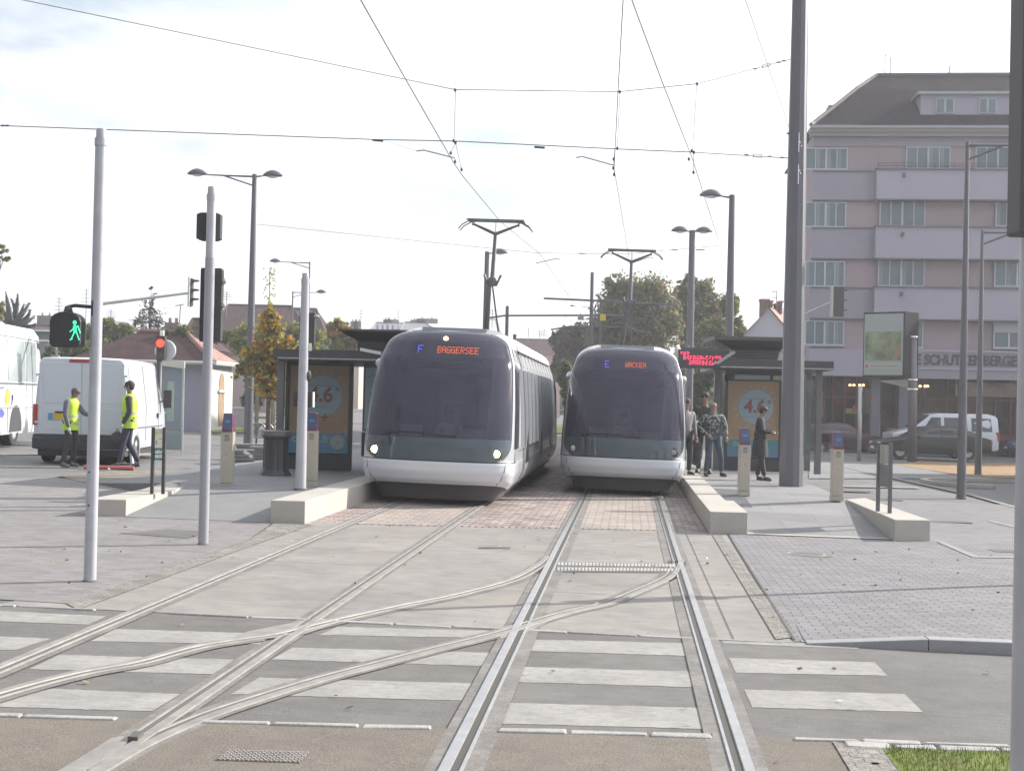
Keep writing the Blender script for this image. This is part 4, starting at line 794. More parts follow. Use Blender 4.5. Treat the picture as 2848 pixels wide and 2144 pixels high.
# litter bin
T = thing('litter_bin', 'dark ribbed litter bin on the left platform beside the shelter', 'bin', TW(-6.33, 24.25, PH)); mb = MB(); n = 8; prof = [(.30, 0), (.27, .06), (.225, .12), (.215, .66), (.235, .68)]
mb.lathe(prof, n); mb.build('body', M_frame, T, smooth='auto')
mb = MB(); mb.lathe([(.24, .68), (.275, .72), (.27, .80), (.20, .815), (.0, .815)], 8); mb.build('lid', M_frame2, T, smooth='auto')
mb = MB()
for k in range(16): a = math.pi/8*k; mb.tube([(.222*math.cos(a), .222*math.sin(a), .12), (.218*math.cos(a), .218*math.sin(a), .66)], .009, 5)
mb.build('ribs', M_frame, T)
# ---------------------------------------------------------------- posters
M_pw = mat('poster_white', (.62, .68, .72), .3); M_po = mat('poster_orange', (.85, .47, .20), .35, var=.12, vs_=1.2, col2=(.82, .38, .22)); M_pb = mat('poster_blue', (.16, .36, .62), .35); M_pt = mat('poster_teal', (.10, .42, .50), .35); M_pr = mat('poster_red', (.55, .07, .06), .4); M_pg = mat('poster_glow', (.58, .66, .80), .4)
M_clear = mat('clear_glass', (.8, .85, .85), .05)
def make_clear():
    t = M_clear.node_tree; o = t.nodes['Material Output']; b = t.nodes['Principled BSDF']; b.inputs['Base Color'].default_value = (.5, .55, .55, 1); tr = N('ShaderNodeBsdfTransparent', t); tr.inputs[0].default_value = (.86, .90, .89, 1); mxs = N('ShaderNodeMixShader', t); mxs.inputs[0].default_value = .08
    t.links.new(tr.outputs[0], mxs.inputs[1]); t.links.new(b.outputs[0], mxs.inputs[2]); t.links.new(mxs.outputs[0], o.inputs[0])
make_clear()
def disc(mb, cx, cz, r, y, n=40, wob=0): mb.poly([(cx+r*(1+wob*math.sin(k*2.3))*math.cos(2*math.pi*k/n), y, cz+r*(1+wob*math.sin(k*2.3))*math.sin(2*math.pi*k/n)) for k in range(n)])
def poster(T, z0, w_, h_, left, y=-.1):
    """the savings advert: orange field, pale sun, 4,6 %, blue foot"""
    P = D.objects.new('poster', None); COL.objects.link(P); P.parent = T; P.location = (0, y, z0)
    def bx(x0, z0_, x1, z1_, yy, m, nm): q = MB(); q.box((x0, yy, z0_), (x1, yy+.004, z1_)); return q.build(nm, m, P)
    bx(-w_/2, 0, w_/2, h_, 0, M_po, 'orange_field'); q = MB(); disc(q, .06, h_*.66, w_*.34, -.004, 44); q.build('sun_disc', M_pg, P)
    q = MB()
    for k in range(18):
        a = 2*math.pi*k/18+.1; r0, r1 = w_*.37, w_*.45; c, s_ = math.cos(a), math.sin(a); wd = .014
        if abs(.06+r1*c) < w_/2-.02: q.poly([(.06+r0*c-s_*wd, -.003, h_*.66+r0*s_+c*wd), (.06+r0*c+s_*wd, -.003, h_*.66+r0*s_-c*wd), (.06+r1*c+s_*wd*.3, -.003, h_*.66+r1*s_-c*wd*.3), (.06+r1*c-s_*wd*.3, -.003, h_*.66+r1*s_+c*wd*.3)])
    q.build('sun_rays', M_pw, P); bx(-w_/2, 0, w_/2, h_*.23, -.004, M_pb if left else M_pt, 'blue_foot')
    if not left: bx(-w_/2, 0, w_/2, h_*.10, -.007, M_pb, 'blue_foot_lower')
    R90 = (math.pi/2, 0, 0)
    text_mesh('4,6', .40, M_pr, 'rate_lettering', P, (.03, -.009, h_*.66), R90, .002, sx=1.0, bold=.012); text_mesh('%', .13, M_pr, 'percent_lettering', P, (.36, -.009, h_*.72), R90, .002, bold=.004)
    text_mesh('+', .30, M_pr, 'plus_lettering', P, (.12, -.009, h_*.40), R90, .002, bold=.004)
    q = MB()
    for i in range(22): x = -.22+i*.022; q.box((x, -.008, h_*.765), (x+.015, -.006, h_*.765+random.uniform(.012, .022)))
    for i in range(30): x = -.25+i*.017; q.box((x, -.008, h_*.52), (x+.011, -.006, h_*.52+random.uniform(.010, .018)))
    for j in range(3):
        for i in range(34): x = -.48+i*.028; q.box((x, -.008, h_*(.28+.03*j)), (x+.018, -.006, h_*(.28+.03*j)+.013))
    q.build('small_print', mat('poster_print', (.45, .20, .10), .5), P)
    if left: text_mesh('co', .21, M_pw, 'web_lettering', P, (-.42, -.010, h_*.165), R90, .002, bold=.006); text_mesh('.fr', .21, M_pw, 'web_lettering', P, (.13, -.010, h_*.165), R90, .002, bold=.006)
    else: text_mesh('cofi', .21, M_pw, 'web_lettering', P, (-.30, -.010, h_*.18), R90, .002, bold=.006)
    if left:
        q = MB(); disc(q, .38, h_*.13, .145, -.009, 36); q.build('coin', M_pw, P); q = MB()
        for k in range(24): a = 2*math.pi*k/24; q.tube([(.38+.10*math.cos(a), -.012, h_*.13+.10*math.sin(a)), (.38+.125*math.cos(a), -.012, h_*.13+.125*math.sin(a))], .004, 4)
        disc(q, .38, h_*.13, .03, -.011, 10); q.build('coin_mark', M_po, P)
        q = MB(); q.prism([(.52, h_*.2), (.56, h_*.2), (.55, h_*.3), (.535, h_*.345)], -.010, -.006, 'y'); q.build('candle', M_pw, P)
    return P
def shelter(label, base, left, rz):
    T = thing('tram_shelter', label, 'shelter', base, rz, 'tram stop shelters')
    # local x: right, y: away, origin under the advert panel
    mb = MB(); mb.box((-.66, -.10, 0), (.66, .10, .30)); mb.build('panel_base', M_frame, T, bevel=.01)
    mb = MB(); mb.box((-.66, -.10, .30), (-.595, .10, 2.2)); mb.box((.595, -.10, .30), (.66, .10, 2.2)); mb.box((-.66, -.10, 2.06), (.66, .10, 2.14 if left else 2.32)); mb.box((-.6, -.02, .3), (.6, .10, 2.1)); mb.build('panel_frame', M_frame, T, bevel=.008)
    poster(T, .33, 1.17, 1.73, left, -.045)
    mb = MB(); mb.box((-.59, -.085, .33), (.59, -.080, 2.06)); mb.build('panel_glass', M_clear, T)
    sx = 1 if left else -1
    x0, x1 = (-.74, 3.2) if left else (-1.05, 1.55); zd = .28 if left else .10
    mb = MB(); mb.hexa([(x0, -1.2, 2.42-zd), (x1, -1.2, 2.42-zd), (x1, 1.3, 2.36-zd), (x0, 1.3, 2.36-zd), (x0, -1.2, 2.62-zd), (x1, -1.2, 2.62-zd), (x1, 1.3, 2.50-zd), (x0, 1.3, 2.50-zd)]); mb.build('roof', M_frame, T, bevel=.01)
    mb = MB(); mb.tube([(x0+.1, -1.22, 2.44-zd), (x1, -1.22, 2.44-zd)], .02, 6); mb.build('gutter', mat('gutter_speckle', (.28, .28, .27), .4, .5, var=.4, vs_=30), T)
    posts = [(x0+.12, -.9), (x0+.12, .9)] if left else [(-.84, -.05), (1.36, -.6), (1.45, .9)]
    for x, y in posts: mb = MB(); mb.box((x-.065, y-.065, 0), (x+.065, y+.065, 2.4-zd)); mb.build('post', M_frame2, T, bevel=.006)
    # glass sides
    for y0, y1, x in (((-.8, .8, x0+.14),) if left else ((-.5, .8, 1.38),)):
        mb = MB(); mb.box((x-.004, y0, .25), (x+.004, y1, 2.1)); g = mb.build('side_glass', M_clear, T)
        mb = MB()
        for z in (.5, .9, 1.3, 1.7, 2.1): mb.ell((x-.01, y0+.05, z), (.03, .025, .03), 8, 5)
        mb.build('glass_clamp', mat('clamp_bright', (.75, .75, .74), .2, .8), g)
    if left:
        mb = MB(); mb.box((.95, .9, .5), (3.1, .908, 2.1)); mb.build('rear_glass', M_clear, T)
        M_ = D.objects.new('route_map', None); COL.objects.link(M_); M_.parent = T; M_.location = (1.17, .1, .0)
        q = MB(); q.box((-.32, 0, .78), (.40, .04, 2.15)); q.build('map_case', M_frame2, M_); q = MB(); q.box((-.28, -.01, .82), (.36, 0, 2.05)); q.build('map_sheet', mat('map_pale', (.42, .58, .62), .4, var=.08), M_)
        q = MB()
        def ml(pts, r): q.tube([(a, -.014, b) for a, b in pts], r, 5)
        ml([(-.22, 1.85), (-.1, 1.92), (0, 1.7), (.12, 1.5), (.28, 1.42)], .007); ml([(-.2, 1.55), (-.12, 1.5), (-.02, 1.52)], .005); ml([(-.22, 1.38), (-.1, 1.33), (.02, 1.36), (.2, 1.36)], .005); ml([(-.2, 1.22), (-.05, 1.2), (.05, 1.24)], .005); ml([(0, 1.0), (.0, 1.15), (.1, 1.2), (.2, 1.18)], .006)
        q.build('map_lines', mat('map_ink', (.15, .19, .22), .5), M_); q = MB(); disc(q, .12, 1.05, .06, -.016, 12); disc(q, .22, 1.10, .07, -.016, 12); disc(q, .03, .98, .03, -.016, 10); q.build('map_zone', mat('map_red', (.55, .14, .16), .5), M_)
        q = MB(); q.box((-.33, 0, .28), (.42, .12, .76)); lv = q.build('louvre_box', M_frame, T); lv.location = (1.17, .1, 0); q = MB()
        for k in range(11): q.box((1.17-.33, .075, .3+.042*k), (1.17+.42, .10, .318+.042*k))
        q.build('louvre', M_frame2, T)
        mb = MB(); mb.hexa([(.92, -1.26, 2.33), (1.32, -1.26, 2.26), (1.32, -1.22, 2.26), (.92, -1.22, 2.33), (.92, -1.26, 2.39), (1.32, -1.26, 2.32), (1.32, -1.22, 2.32), (.92, -1.22, 2.39)]); mb.build('roof_tab', mat('tab_white', (.7, .7, .68), .4), T)
    # flared crown above the ticket block
    cx = 1.35 if left else -.02; wl = .57; wh = .85
    def zc_(z): return (2.34+(z-2.60)*.57 if z < 2.96 else 2.54+(z-2.95)*.80) if left else (2.50+(z-2.60)*.78 if z < 2.96 else 2.775+(z-2.95)*.80)
    mb = MB(); mb.box((cx-wl, -.4, zc_(2.60)), (cx+wl, .5, zc_(2.95))); mb.build('crown_box', M_frame, T); mb = MB()
    for k in range(7): mb.box((cx-wl-.01, -.42, zc_(2.64+.043*k)), (cx+wl+.01, .52, zc_(2.656+.043*k)))
    mb.build('crown_louvre', M_frame2, T)
    r0 = [(cx-wl, -.4), (cx+wl, -.4), (cx+wl, .5), (cx-wl, .5)]; xl = wh+.0; xr = .90 if left else 1.02; r1 = [(cx-xr, -.85), (cx+xl, -.85), (cx+xl, 1.0), (cx-xr, 1.0)]
    mb = MB(); mb.hexa([(x, y, zc_(2.96)) for x, y in r0]+[(x, y, zc_(3.18)) for x, y in r1]); mb.hexa([(x, y, zc_(3.18)) for x, y in r1]+[(x, y, zc_(3.23 if left else 3.28)) for x, y in r1]); mb.build('crown', mat('crown_brown', (.085, .080, .078), .6), T)
    if not left:
        mb = MB()
        for k in range(7): mb.box((cx+wl-.10+.008*k, -.43, zc_(2.66+.035*k)), (cx+wl+.012, -.40, zc_(2.68+.035*k)))
        mb.build('bright_fins', mat('fin_bright', (.9, .9, .9), .12, .9), T)
        mb = MB(); mb.box((-.45, -.11, 2.10), (.35, -.105, 2.20)); mb.box((.42, -.11, 2.10), (.62, -.105, 2.20)); mb.build('header_strip', mat('header_pale', (.30, .36, .38), .4), T); mb = MB(); mb.box((.47, -.114, 2.12), (.55, -.11, 2.18)); mb.build('header_mark', mat('sign_yellow', (.65, .48, .05)), T)
        mb = MB(); mb.hexa([(-1.35, -1.2, 2.60), (-.85, -1.2, 2.42), (-.85, -1.1, 2.42), (-1.35, -1.1, 2.60), (-1.35, -1.2, 2.64), (-.85, -1.2, 2.60), (-.85, -1.1, 2.60), (-1.35, -1.1, 2.64)]) if False else mb.hexa([(-1.12, -1.25, 2.40), (-1.0, -1.25, 2.40), (-.62, -1.25, 2.66), (-.68, -1.25, 2.70), (-1.12, -1.2, 2.40), (-1.0, -1.2, 2.40), (-.62, -1.2, 2.66), (-.68, -1.2, 2.70)]); mb.build('edge_trim', mat('trim_grey', (.35, .34, .34), .4), T)
        mb = MB(); mb.box((-.9, .85, .35), (1.38, .86, 2.2)); mb.build('rear_glass', M_clear, T)
        mb = MB(); mb.box((-.5, .45, .42), (1.3, .80, .47)); mb.box((-.4, .5, 0), (-.34, .75, .42)); mb.box((1.2, .5, 0), (1.26, .75, .42)); mb.build('bench', M_frame2, T)
    return T
shelter('dark tram shelter at the left with orange sun poster and pale route map', WP(884, 1306, 27.1)-V(0, 0, 0), True, 0)
shelter('dark tram shelter on the right platform beside the thick mast, poster reading 4,6', WP(2091, 1311, 34.4), False, 0).scale = (1.1, 1.1, 1.1)
# red LED departure board in front of the right shelter
c = WP(1957, 1000, 33.2); T = thing('departure_board', 'black departure board with red dot lettering hanging by the right shelter', 'display', c)
mb = MB(); mb.box((-.62, -.06, -.22), (.62, .10, .24)); mb.build('housing', M_frame, T, bevel=.01); mb = MB(); mb.box((-.55, .0, .24), (.60, .05, .28)); mb.build('cap', mat('crown_brown', (.085, .080, .078)), T)
mb = MB(); rnd = random.Random(5)
for row, (z0, x0, x1) in enumerate([(.13, -.57, -.36), (.04, -.50, .40), (-.08, -.36, .28)]):
    x = x0
    while x < x1:
        for k in range(5):
            for j in range(3):
                if rnd.random() < .62: mb.box((x+j*.018, -.068, z0-.045+k*.020), (x+j*.018+.013, -.060, z0-.045+k*.020+.014))
        x += .078
mb.build('red_dots', mat('led_red_text', (.5, .02, .05), .4, emit=(1, .03, .10), es=2.6), T)
mb = MB(); mb.tube([(.9, .1, .05), (.55, .05, .05)], .03); mb.build('hanger', M_frame, T); mb = MB(); mb.tube([(-.3, .1, .2), (-.3, .6, .35)], .02); mb.build('hanger', M_frame, T)
# bike hoops, tree guards, low planter walls behind the left platform
for k, (px, lb) in enumerate([(716, 'steel bike hoop nearest the bin, leftmost of the three'), (737, 'steel bike hoop, middle of the three'), (766, 'steel bike hoop, rightmost of the three, close to the shelter')]):
    b = G(px, 1238); T = thing('bike_hoop', lb, 'bike rack', b, .5, 'bike hoops'); mb = MB(); r = .30; mb.tube([(-r, 0, 0), (-r, 0, .42)]+[(-r*math.cos(a), 0, .42+r*math.sin(a)) for a in [math.pi*i/10 for i in range(11)]]+[(r, 0, 0)], .035, 8); mb.build('hoop', mat('hoop_steel', (.20, .20, .20), .4, .4), T, smooth=True); mb = MB(); mb.tube([(-r, 0, .25), (r, 0, .25)], .02, 6); mb.build('crossbar', mat('hoop_steel', (.2, .2, .2)), T)
def tree_guard(px, py, label, k=0):
    b = G(px, py); T = thing('tree_guard', label, 'tree guard', b, .3*k, 'timber tree guards'); m = mat('guard_timber', (.24, .21, .15), .8, var=.15)
    for dx, dy in ((-.3, -.3), (.3, -.3), (.3, .3), (-.3, .3)): mb = MB(); mb.tube([(dx, dy, 0), (dx, dy, 1.75)], .05, 8); mb.build('post', m, T)
    mb = MB()
    for z in (.7, 1.6):
        for a, b_ in (((-.3, -.3), (.3, -.3)), ((.3, -.3), (.3, .3)), ((.3, .3), (-.3, .3)), ((-.3, .3), (-.3, -.3))): mb.tube([(a[0], a[1], z), (b_[0], b_[1], z)], .035, 6)
    mb.build('rail', m, T); return T
tree_guard(733, 1208, 'timber tree guard under the orange tree', 1); tree_guard(770, 1196, 'timber tree guard close behind the left shelter post', 2)
def lowwall(name, label, p0, p1, ztop, th=.25, m=None, cat='wall'):
    a, b = G(*p0), G(*p1); h = WP(p0[0], ztop, a.y).z-a.z; T = thing(name, label, cat, a, math.atan2(b.y-a.y, b.x-a.x)); L_ = (b-a).length; mb = MB(); mb.box((0, 0, -.1), (L_, th, h-.05)); mb.build('wall', m or M_block, T); mb = MB(); mb.box((-.02, -.03, h-.05), (L_+.02, th+.03, h+.01)); mb.build('coping', mat('coping_pale', (.6, .58, .54), .6), T); return T
lowwall('planter_wall', 'low grey planter wall right of the second white pole', (580, 1184), (622, 1184), 1134); lowwall('planter_wall', 'low grey wall panel left of the tall street lamp, with a faint mark on it', (630, 1186), (680, 1187), 1132, m=mat('wall_grey', (.33, .32, .31), .8, var=.08))
T = thing('bollard', 'dark bollard in front of the small house', 'bollard', G(527, 1182)); mb = MB(); mb.lathe([(.17, 0), (.15, .1), (.14, 1.15), (.17, 1.2), (.15, 1.28), (0, 1.32)], 12); mb.build('post', M_frame, T, smooth='auto'); mb = MB(); mb.lathe([(.19, 0), (.2, .04), (.17, .08)], 12); mb.build('base_ring', M_frame2, T)
# paving stacks
def stack(label, px, py, w_, h, dp, rz): 
    T = thing('paver_stack', label, 'paving stack', G(px, py), rz, 'stacks of pavers'); n = max(2, int(h/.08)); rr = random.Random(px)
    for i in range(n): mb = MB(); o = rr.uniform(-.03, .03); mb.box((-w_/2+o, -dp/2+o, i*h/n), (w_/2+o, dp/2+o, (i+1)*h/n-.012)); mb.build('layer', mat('stack_grey', (.20, .195, .19), .8, var=.15), T)
    return T
stack('low wide stack of grey pavers beside the bin', 665, 1290, .75, .36, .5, .2); stack('higher stack of pavers at the foot of the tall street lamp', 700, 1278, .8, .42, .5, .1); stack('dark crate of pavers touching the bin', 722, 1284, .45, .40, .5, 0)
T = thing('paper_sheet', 'white sheet of cardboard leaning on the paver stacks', 'paper', WP(687, 1266, 26.0)); mb = MB(); mb.hexa([(-.08, 0, .05), (.09, 0, -.06), (.09, .01, -.06), (-.08, .01, .05), (-.05, .05, .10), (.11, .05, -.01), (.11, .06, -.01), (-.05, .06, .10)]); mb.build('sheet', mat('card_white', (.75, .73, .70), .7), T); mb = MB(); mb.box((-.01, -.003, -.01), (.05, 0, .01)); mb.build('print', M_pr, T)
T = thing('red_block', 'small red and white block at the foot of the paver stacks', 'marker', G(709, 1295)); mb = MB(); mb.box((-.06, -.05, 0), (.06, .05, .08)); mb.build('body', mat('marker_pink', (.65, .32, .28), .6), T, bevel=.01)
# signs on the blocks
sb_ = TW(-7.06, 19.35, .235)
T = thing('direction_sign', 'two-post direction sign with cream and green panel on the left stone block', 'sign', sb_); Y_ = sb_.y
def sl_(px, py): return WP(px, py, Y_)-sb_
for x, yb, yt in ((427, 1370, 1188), (458, 1366, 1188)): a = sl_(x, yt); mb = MB(); mb.box((a.x-.022, -.03, 0), (a.x+.022, .03, a.z)); mb.build('post', M_frame, T, bevel=.004)
a, b, c_, d = sl_(432, 1191), sl_(455, 1191), sl_(432, 1245), sl_(432, 1279)
mb = MB(); mb.box((a.x, -.012, c_.z), (b.x, .012, a.z)); mb.build('cream_panel', mat('sign_cream', (.72, .72, .60), .5), T); mb = MB(); mb.box((a.x, -.012, d.z), (b.x, .012, c_.z-.002)); mb.build('green_panel', mat('sign_green', (.07, .20, .15), .5), T)
mb = MB()
for j, z in enumerate((.88, .76, .45)):
    for i in range(9 if j < 2 else 7): x = a.x+.055+i*.011; zz = a.z-(1-z)*(a.z-c_.z); mb.box((x, -.015, zz), (x+.008, -.012, zz+random.uniform(.009, .016)))
mb.build('small_lettering', mat('sign_ink', (.25, .27, .25), .6), T); text_mesh('E', .07, mat('sign_purple', (.35, .08, .30), .5), 'line_letter', T, (a.x+.028, -.016, c_.z+.075), (math.pi/2, 0, 0), .002); 
mb = MB(); mb.box((a.x+.012, -.015, a.z-.09), (a.x+.045, -.012, a.z-.03)); mb.build('line_square', mat('sign_lime', (.5, .6, .2), .5), T)
mb = MB()
for j in range(2):
    for i in range(7): x = a.x+.01+i*.022; z = d.z+.03+j*.065; mb.box((x, -.015, z), (x+.016, -.012, z+random.uniform(.035, .055)))
mb.build('foot_lettering', mat('sign_whiteink', (.8, .8, .78), .5), T)
rb = TW(4.08, 21.5, .31); T = thing('direction_sign', 'pair of dark posts with a narrow edge-on panel on the right stone block', 'sign', rb); Y_ = rb.y
def sr_(px, py): return WP(px, py, Y_)-rb
for x, yt, dy in ((2457, 1232, .25), (2473, 1229, -.1)): a = sr_(x, yt); mb = MB(); mb.box((a.x-.026, dy-.03, 0), (a.x+.026, dy+.03, a.z)); mb.build('post', M_frame2, T, bevel=.004)
a, b = sr_(2458, 1237), sr_(2470, 1290); mb = MB(); mb.hexa([(a.x, .22, b.z), (b.x, -.08, b.z), (b.x, -.07, b.z), (a.x, .23, b.z), (a.x, .22, a.z), (b.x, -.08, a.z), (b.x, -.07, a.z), (a.x, .23, a.z)]); mb.build('cream_panel', mat('sign_greyed', (.36, .36, .33), .5), T)
mb = MB(); mb.hexa([(a.x, .22, b.z-.36), (b.x, -.08, b.z-.36), (b.x, -.07, b.z-.36), (a.x, .23, b.z-.36), (a.x, .22, b.z-.01), (b.x, -.08, b.z-.01), (b.x, -.07, b.z-.01), (a.x, .23, b.z-.01)]); mb.build('lower_panel', mat('sign_greydark', (.18, .18, .18), .5), T)
mb = MB()
for i in range(9): z = a.z-.05-.05*i; mb.box((a.x+.015, .1, z), (b.x-.005, .19, z+.02))
mb.build('small_lettering', mat('sign_ink', (.25, .27, .25)), T)
# glass display case and red signal with round mirror at the left
gb = G(473, 1256); T = thing('glass_shelter', 'free-standing glass display case left of the small house', 'display case', gb); Y_ = gb.y
def sg_(px, py): return WP(px, py, Y_)-gb
a, b, d = sg_(440, 1003), sg_(514, 1012), sg_(514, 1254)
mb = MB(); mb.hexa([(a.x, -.05, a.z-.12), (b.x, -.05, b.z-.14), (b.x, .05, b.z-.14), (a.x, .05, a.z-.12), (a.x, -.05, a.z+.09), (b.x, -.05, b.z+.06), (b.x, .05, b.z+.06), (a.x, .05, a.z+.09)]); mb.build('header', mat('header_cream', (.50, .50, .42), .5, var=.1, vs_=20), T)
mb = MB(); mb.box((a.x+.03, -.01, .25), (b.x-.04, .01, b.z-.12)); mb.build('glass', M_clear, T)
for x in (a.x, b.x-.05): mb = MB(); mb.box((x, -.03, 0 if x > a.x else .2), (x+.05, .03, b.z-.1)); mb.build('post', M_galv, T)
mb = MB(); mb.box((sg_(492, 0).x, .02, .85), (sg_(510, 0).x, .03, 1.95)); mb.build('notice', mat('notice_pale', (.55, .62, .52), .6), T); mb = MB(); mb.box((a.x, -.02, sg_(440, 1146).z-.03), (sg_(492, 0).x, .02, sg_(440, 1146).z+.02)); mb.build('rail', M_galv, T)
mb = MB(); mb.box((a.x+.05, -.02, .05), (b.x-.05, .02, .55)); mb.build('lower_glass', mat('frosted', (.22, .28, .30), .3), T)
rb = G(437, 1262); T = thing('traffic_light', 'red traffic light on a dark post between the van and the display case', 'traffic light', rb); Y_ = rb.y
def sq(px, py): return WP(px, py, Y_)-rb
z = sq(437, 985).z; mb = MB(); mb.tube([(0, 0, 0), (0, 0, z)], .075, 10); mb.build('post', M_frame, T, smooth=True)
a, b = sq(436, 1000), sq(461, 935); mb = MB(); mb.box((a.x, -.08, a.z), (b.x, .12, b.z)); mb.build('housing', M_sig, T, bevel=.01)
c = sq(448, 955); mb = MB(); mb.ell((c.x, -.10, c.z), (.115, .04, .115), 16, 8); mb.build('red_lamp', M_led_red, T, smooth=True); mb = MB(); mb.lathe([(.125, -.08), (.135, -.16), (.125, -.16)], 14, (c.x, 0, c.z), 'y'); mb.build('visor', M_sig, T); c2 = sq(449, 982); mb = MB(); mb.lathe([(0, -.10), (.09, -.09)], 14, (c2.x, 0, c2.z), 'y'); mb.build('lower_lens', mat('lens_dark', (.06, .03, .03)), T)
c = sq(455, 974); mb = MB(); mb.lathe([(0, .15), (.27, .16), (.29, .20), (0, .22)], 28, (c.x, 0, c.z), 'y'); mb.build('round_backboard', mat('board_grey', (.50, .50, .52), .5), T, smooth='auto'); c = sq(451, 928); mb = MB(); mb.box((c.x-.05, -.03, c.z-.09), (c.x+.05, .03, c.z+.09)); mb.build('top_plate', mat('card_white', (.75, .73, .70)), T)
# billboard
bb = G(2537, 1283); T = thing('billboard', 'billboard on a single post showing a green landscape under pale sky', 'billboard', bb); Y_ = bb.y
def s9(px, py, dy=0): return WP(px, py, Y_+dy)-bb
z = s9(2530, 938).z; mb = MB(); mb.tube([(0, 0, 0), (s9(2538, 938).x, 0, z)], [.19, .17], 12); mb.build('post', M_mast, T, smooth=True)
A0, A1, B0, B1 = s9(2404, 1050, .3), s9(2514, 866, -.5), s9(2547, 1052, .5), s9(2514, 1052, -.5)
fl, fr_, bk = V(A0.x, .6, 0), V(B1.x, -.5, 0), V(B0.x, .2, 0); zb, zt_ = A0.z, A1.z
mb = MB(); p = [fl, fr_, bk, bk+(fl-fr_)]; mb.hexa([q+V(0, 0, zb) for q in p]+[q+V(0, 0, zt_) for q in p]); mb.build('case', mat('case_matte', (.035, .033, .038), .8, spec=.05), T, bevel=.02)
u = (fr_-fl); n_ = V(u.y, -u.x, 0).normalized()*.02; n_ = n_ if n_.y < 0 else -n_
def pl(u0, v0, u1, v1, o, nm, m): mb = MB(); mb.poly([fl+u*u0+n_*o+V(0, 0, zb+(zt_-zb)*v0), fl+u*u1+n_*o+V(0, 0, zb+(zt_-zb)*v0), fl+u*u1+n_*o+V(0, 0, zb+(zt_-zb)*v1), fl+u*u0+n_*o+V(0, 0, zb+(zt_-zb)*v1)]); return mb.build(nm, m, T)
pl(.03, .04, .97, .97, 1, 'poster_sheet', mat('poster_sky', (.34, .38, .38), .4)); pl(.06, .26, .93, .70, 1.4, 'poster_landscape', mat('poster_green', (.17, .22, .12), .5, var=.5, vs_=1.8, col2=(.30, .36, .22))); pl(.06, .13, .93, .23, 1.4, 'poster_caption', mat('poster_caption', (.42, .42, .41), .5)); pl(.08, .15, .14, .20, 1.8, 'poster_badge', M_pr); pl(.20, .17, .85, .185, 1.8, 'caption_line', mat('sign_ink', (.25, .27, .25))); pl(.06, .06, .93, .11, 1.4, 'poster_lower', mat('poster_sage', (.34, .42, .34), .5)); pl(.78, .3, .86, .46, 1.8, 'poster_figure', mat('poster_rust', (.40, .17, .11), .5))
mb = MB(); a, b, c_ = s9(2450, 1058), s9(2545, 1054), s9(2545, 1083); mb.hexa([(a.x, -.04, a.z-.05), (b.x, -.04, c_.z), (b.x, .04, c_.z), (a.x, .04, a.z-.05), (a.x, -.04, a.z), (b.x, -.04, b.z), (b.x, .04, b.z), (a.x, .04, a.z)]); mb.build('bracket', mat('bracket_grey', (.30, .31, .31), .5, .2), T)
mb = MB()
for y in (937, 1056, 1082): q = s9(2540, y); mb.lathe([(.2, -.03), (.215, -.03), (.215, .03), (.2, .03)], 12, (q.x-.04, 0, q.z))
mb.build('clamp', mat('clamp_bright', (.75, .75, .74)), T)
# traffic light seen from behind in front of the brasserie
tb = G(2389, 1281); T = thing('traffic_light', 'traffic light on a pale slim pole in front of the shop windows', 'traffic light', tb); Y_ = tb.y; z = WP(2396, 1073, Y_).z-tb.z; mb = MB(); mb.tube([(0, 0, 0), (.0, 0, z)], .08, 10); mb.build('pole', M_galv, T, smooth=True)
mb = MB(); mb.box((.12, -.1, z-1.1), (.42, .15, z-.12)); mb.build('housing', M_sig, T, bevel=.02); mb = MB(); mb.tube([(0, 0, z-.3), (.15, 0, z-.3)], .03); mb.tube([(0, 0, z-.9), (.15, 0, z-.9)], .03); mb.build('bracket', M_sig, T); mb = MB(); mb.ell((.46, 0, z-.45), (.07, .06, .07), 8, 6); mb.build('side_lamp', mat('lamp_dim_red', (.35, .06, .03), .4), T)
T = thing('picnic_chair', 'small red and grey street chair by the shop door', 'chair', G(2297, 1262))
for x in (-.2, .2):
    for y in (-.2, .2): mb = MB(); mb.tube([(x, y, 0), (x, y, .45)], .02, 5); mb.build('leg', M_galv, T); mb = MB(); mb.box((-.24, -.22, .45), (.24, .22, .5)); mb.box((-.24, .2, .5), (.24, .24, .9)); mb.build('seat', mat('chair_red', (.30, .09, .09), .6), T, bevel=.02)
T = thing('display_frame', 'pale framed notice board right of the white van', 'notice board', G(2803, 1250)); z0, z1 = WP(2803, 1203, T.location.y).z-T.location.z, WP(2803, 1153, T.location.y).z-T.location.z; mb = MB(); mb.box((-.37, -.03, z0), (.37, .03, z1)); mb.build('frame', mat('frame_pale', (.5, .55, .58), .5), T); mb = MB(); mb.box((-.30, -.04, z0+.07), (.30, -.03, z1-.07)); mb.build('sheet', mat('frame_sheet', (.16, .24, .26), .5, var=.4, vs_=2), T); mb = MB(); mb.box((-.04, 0, 0), (.04, .04, z0)); mb.build('leg', M_galv, T)
# short stone bollard right side
T = thing('stone_bollard', 'pale rounded stone at the right edge beside the curved kerb', 'bollard', G(2838, 1336)); mb = MB(); mb.lathe([(.12, 0), (.12, .22), (.08, .27), (0, .28)], 12); mb.build('stone', mat('coping_pale', (.6, .58, .54)), T, smooth=True)
mb = MB(); cc = G(2880, 1355); sweep(mb, [V(cc.x+3.0*math.cos(a), cc.y+2.2*math.sin(a), 0) for a in [math.pi*(.35+.95*i/20) for i in range(21)]], [(-.10, -.01), (-.10, .09), (.10, .09), (.10, -.01)]); struct(mb.build('curved_kerb', M_block))
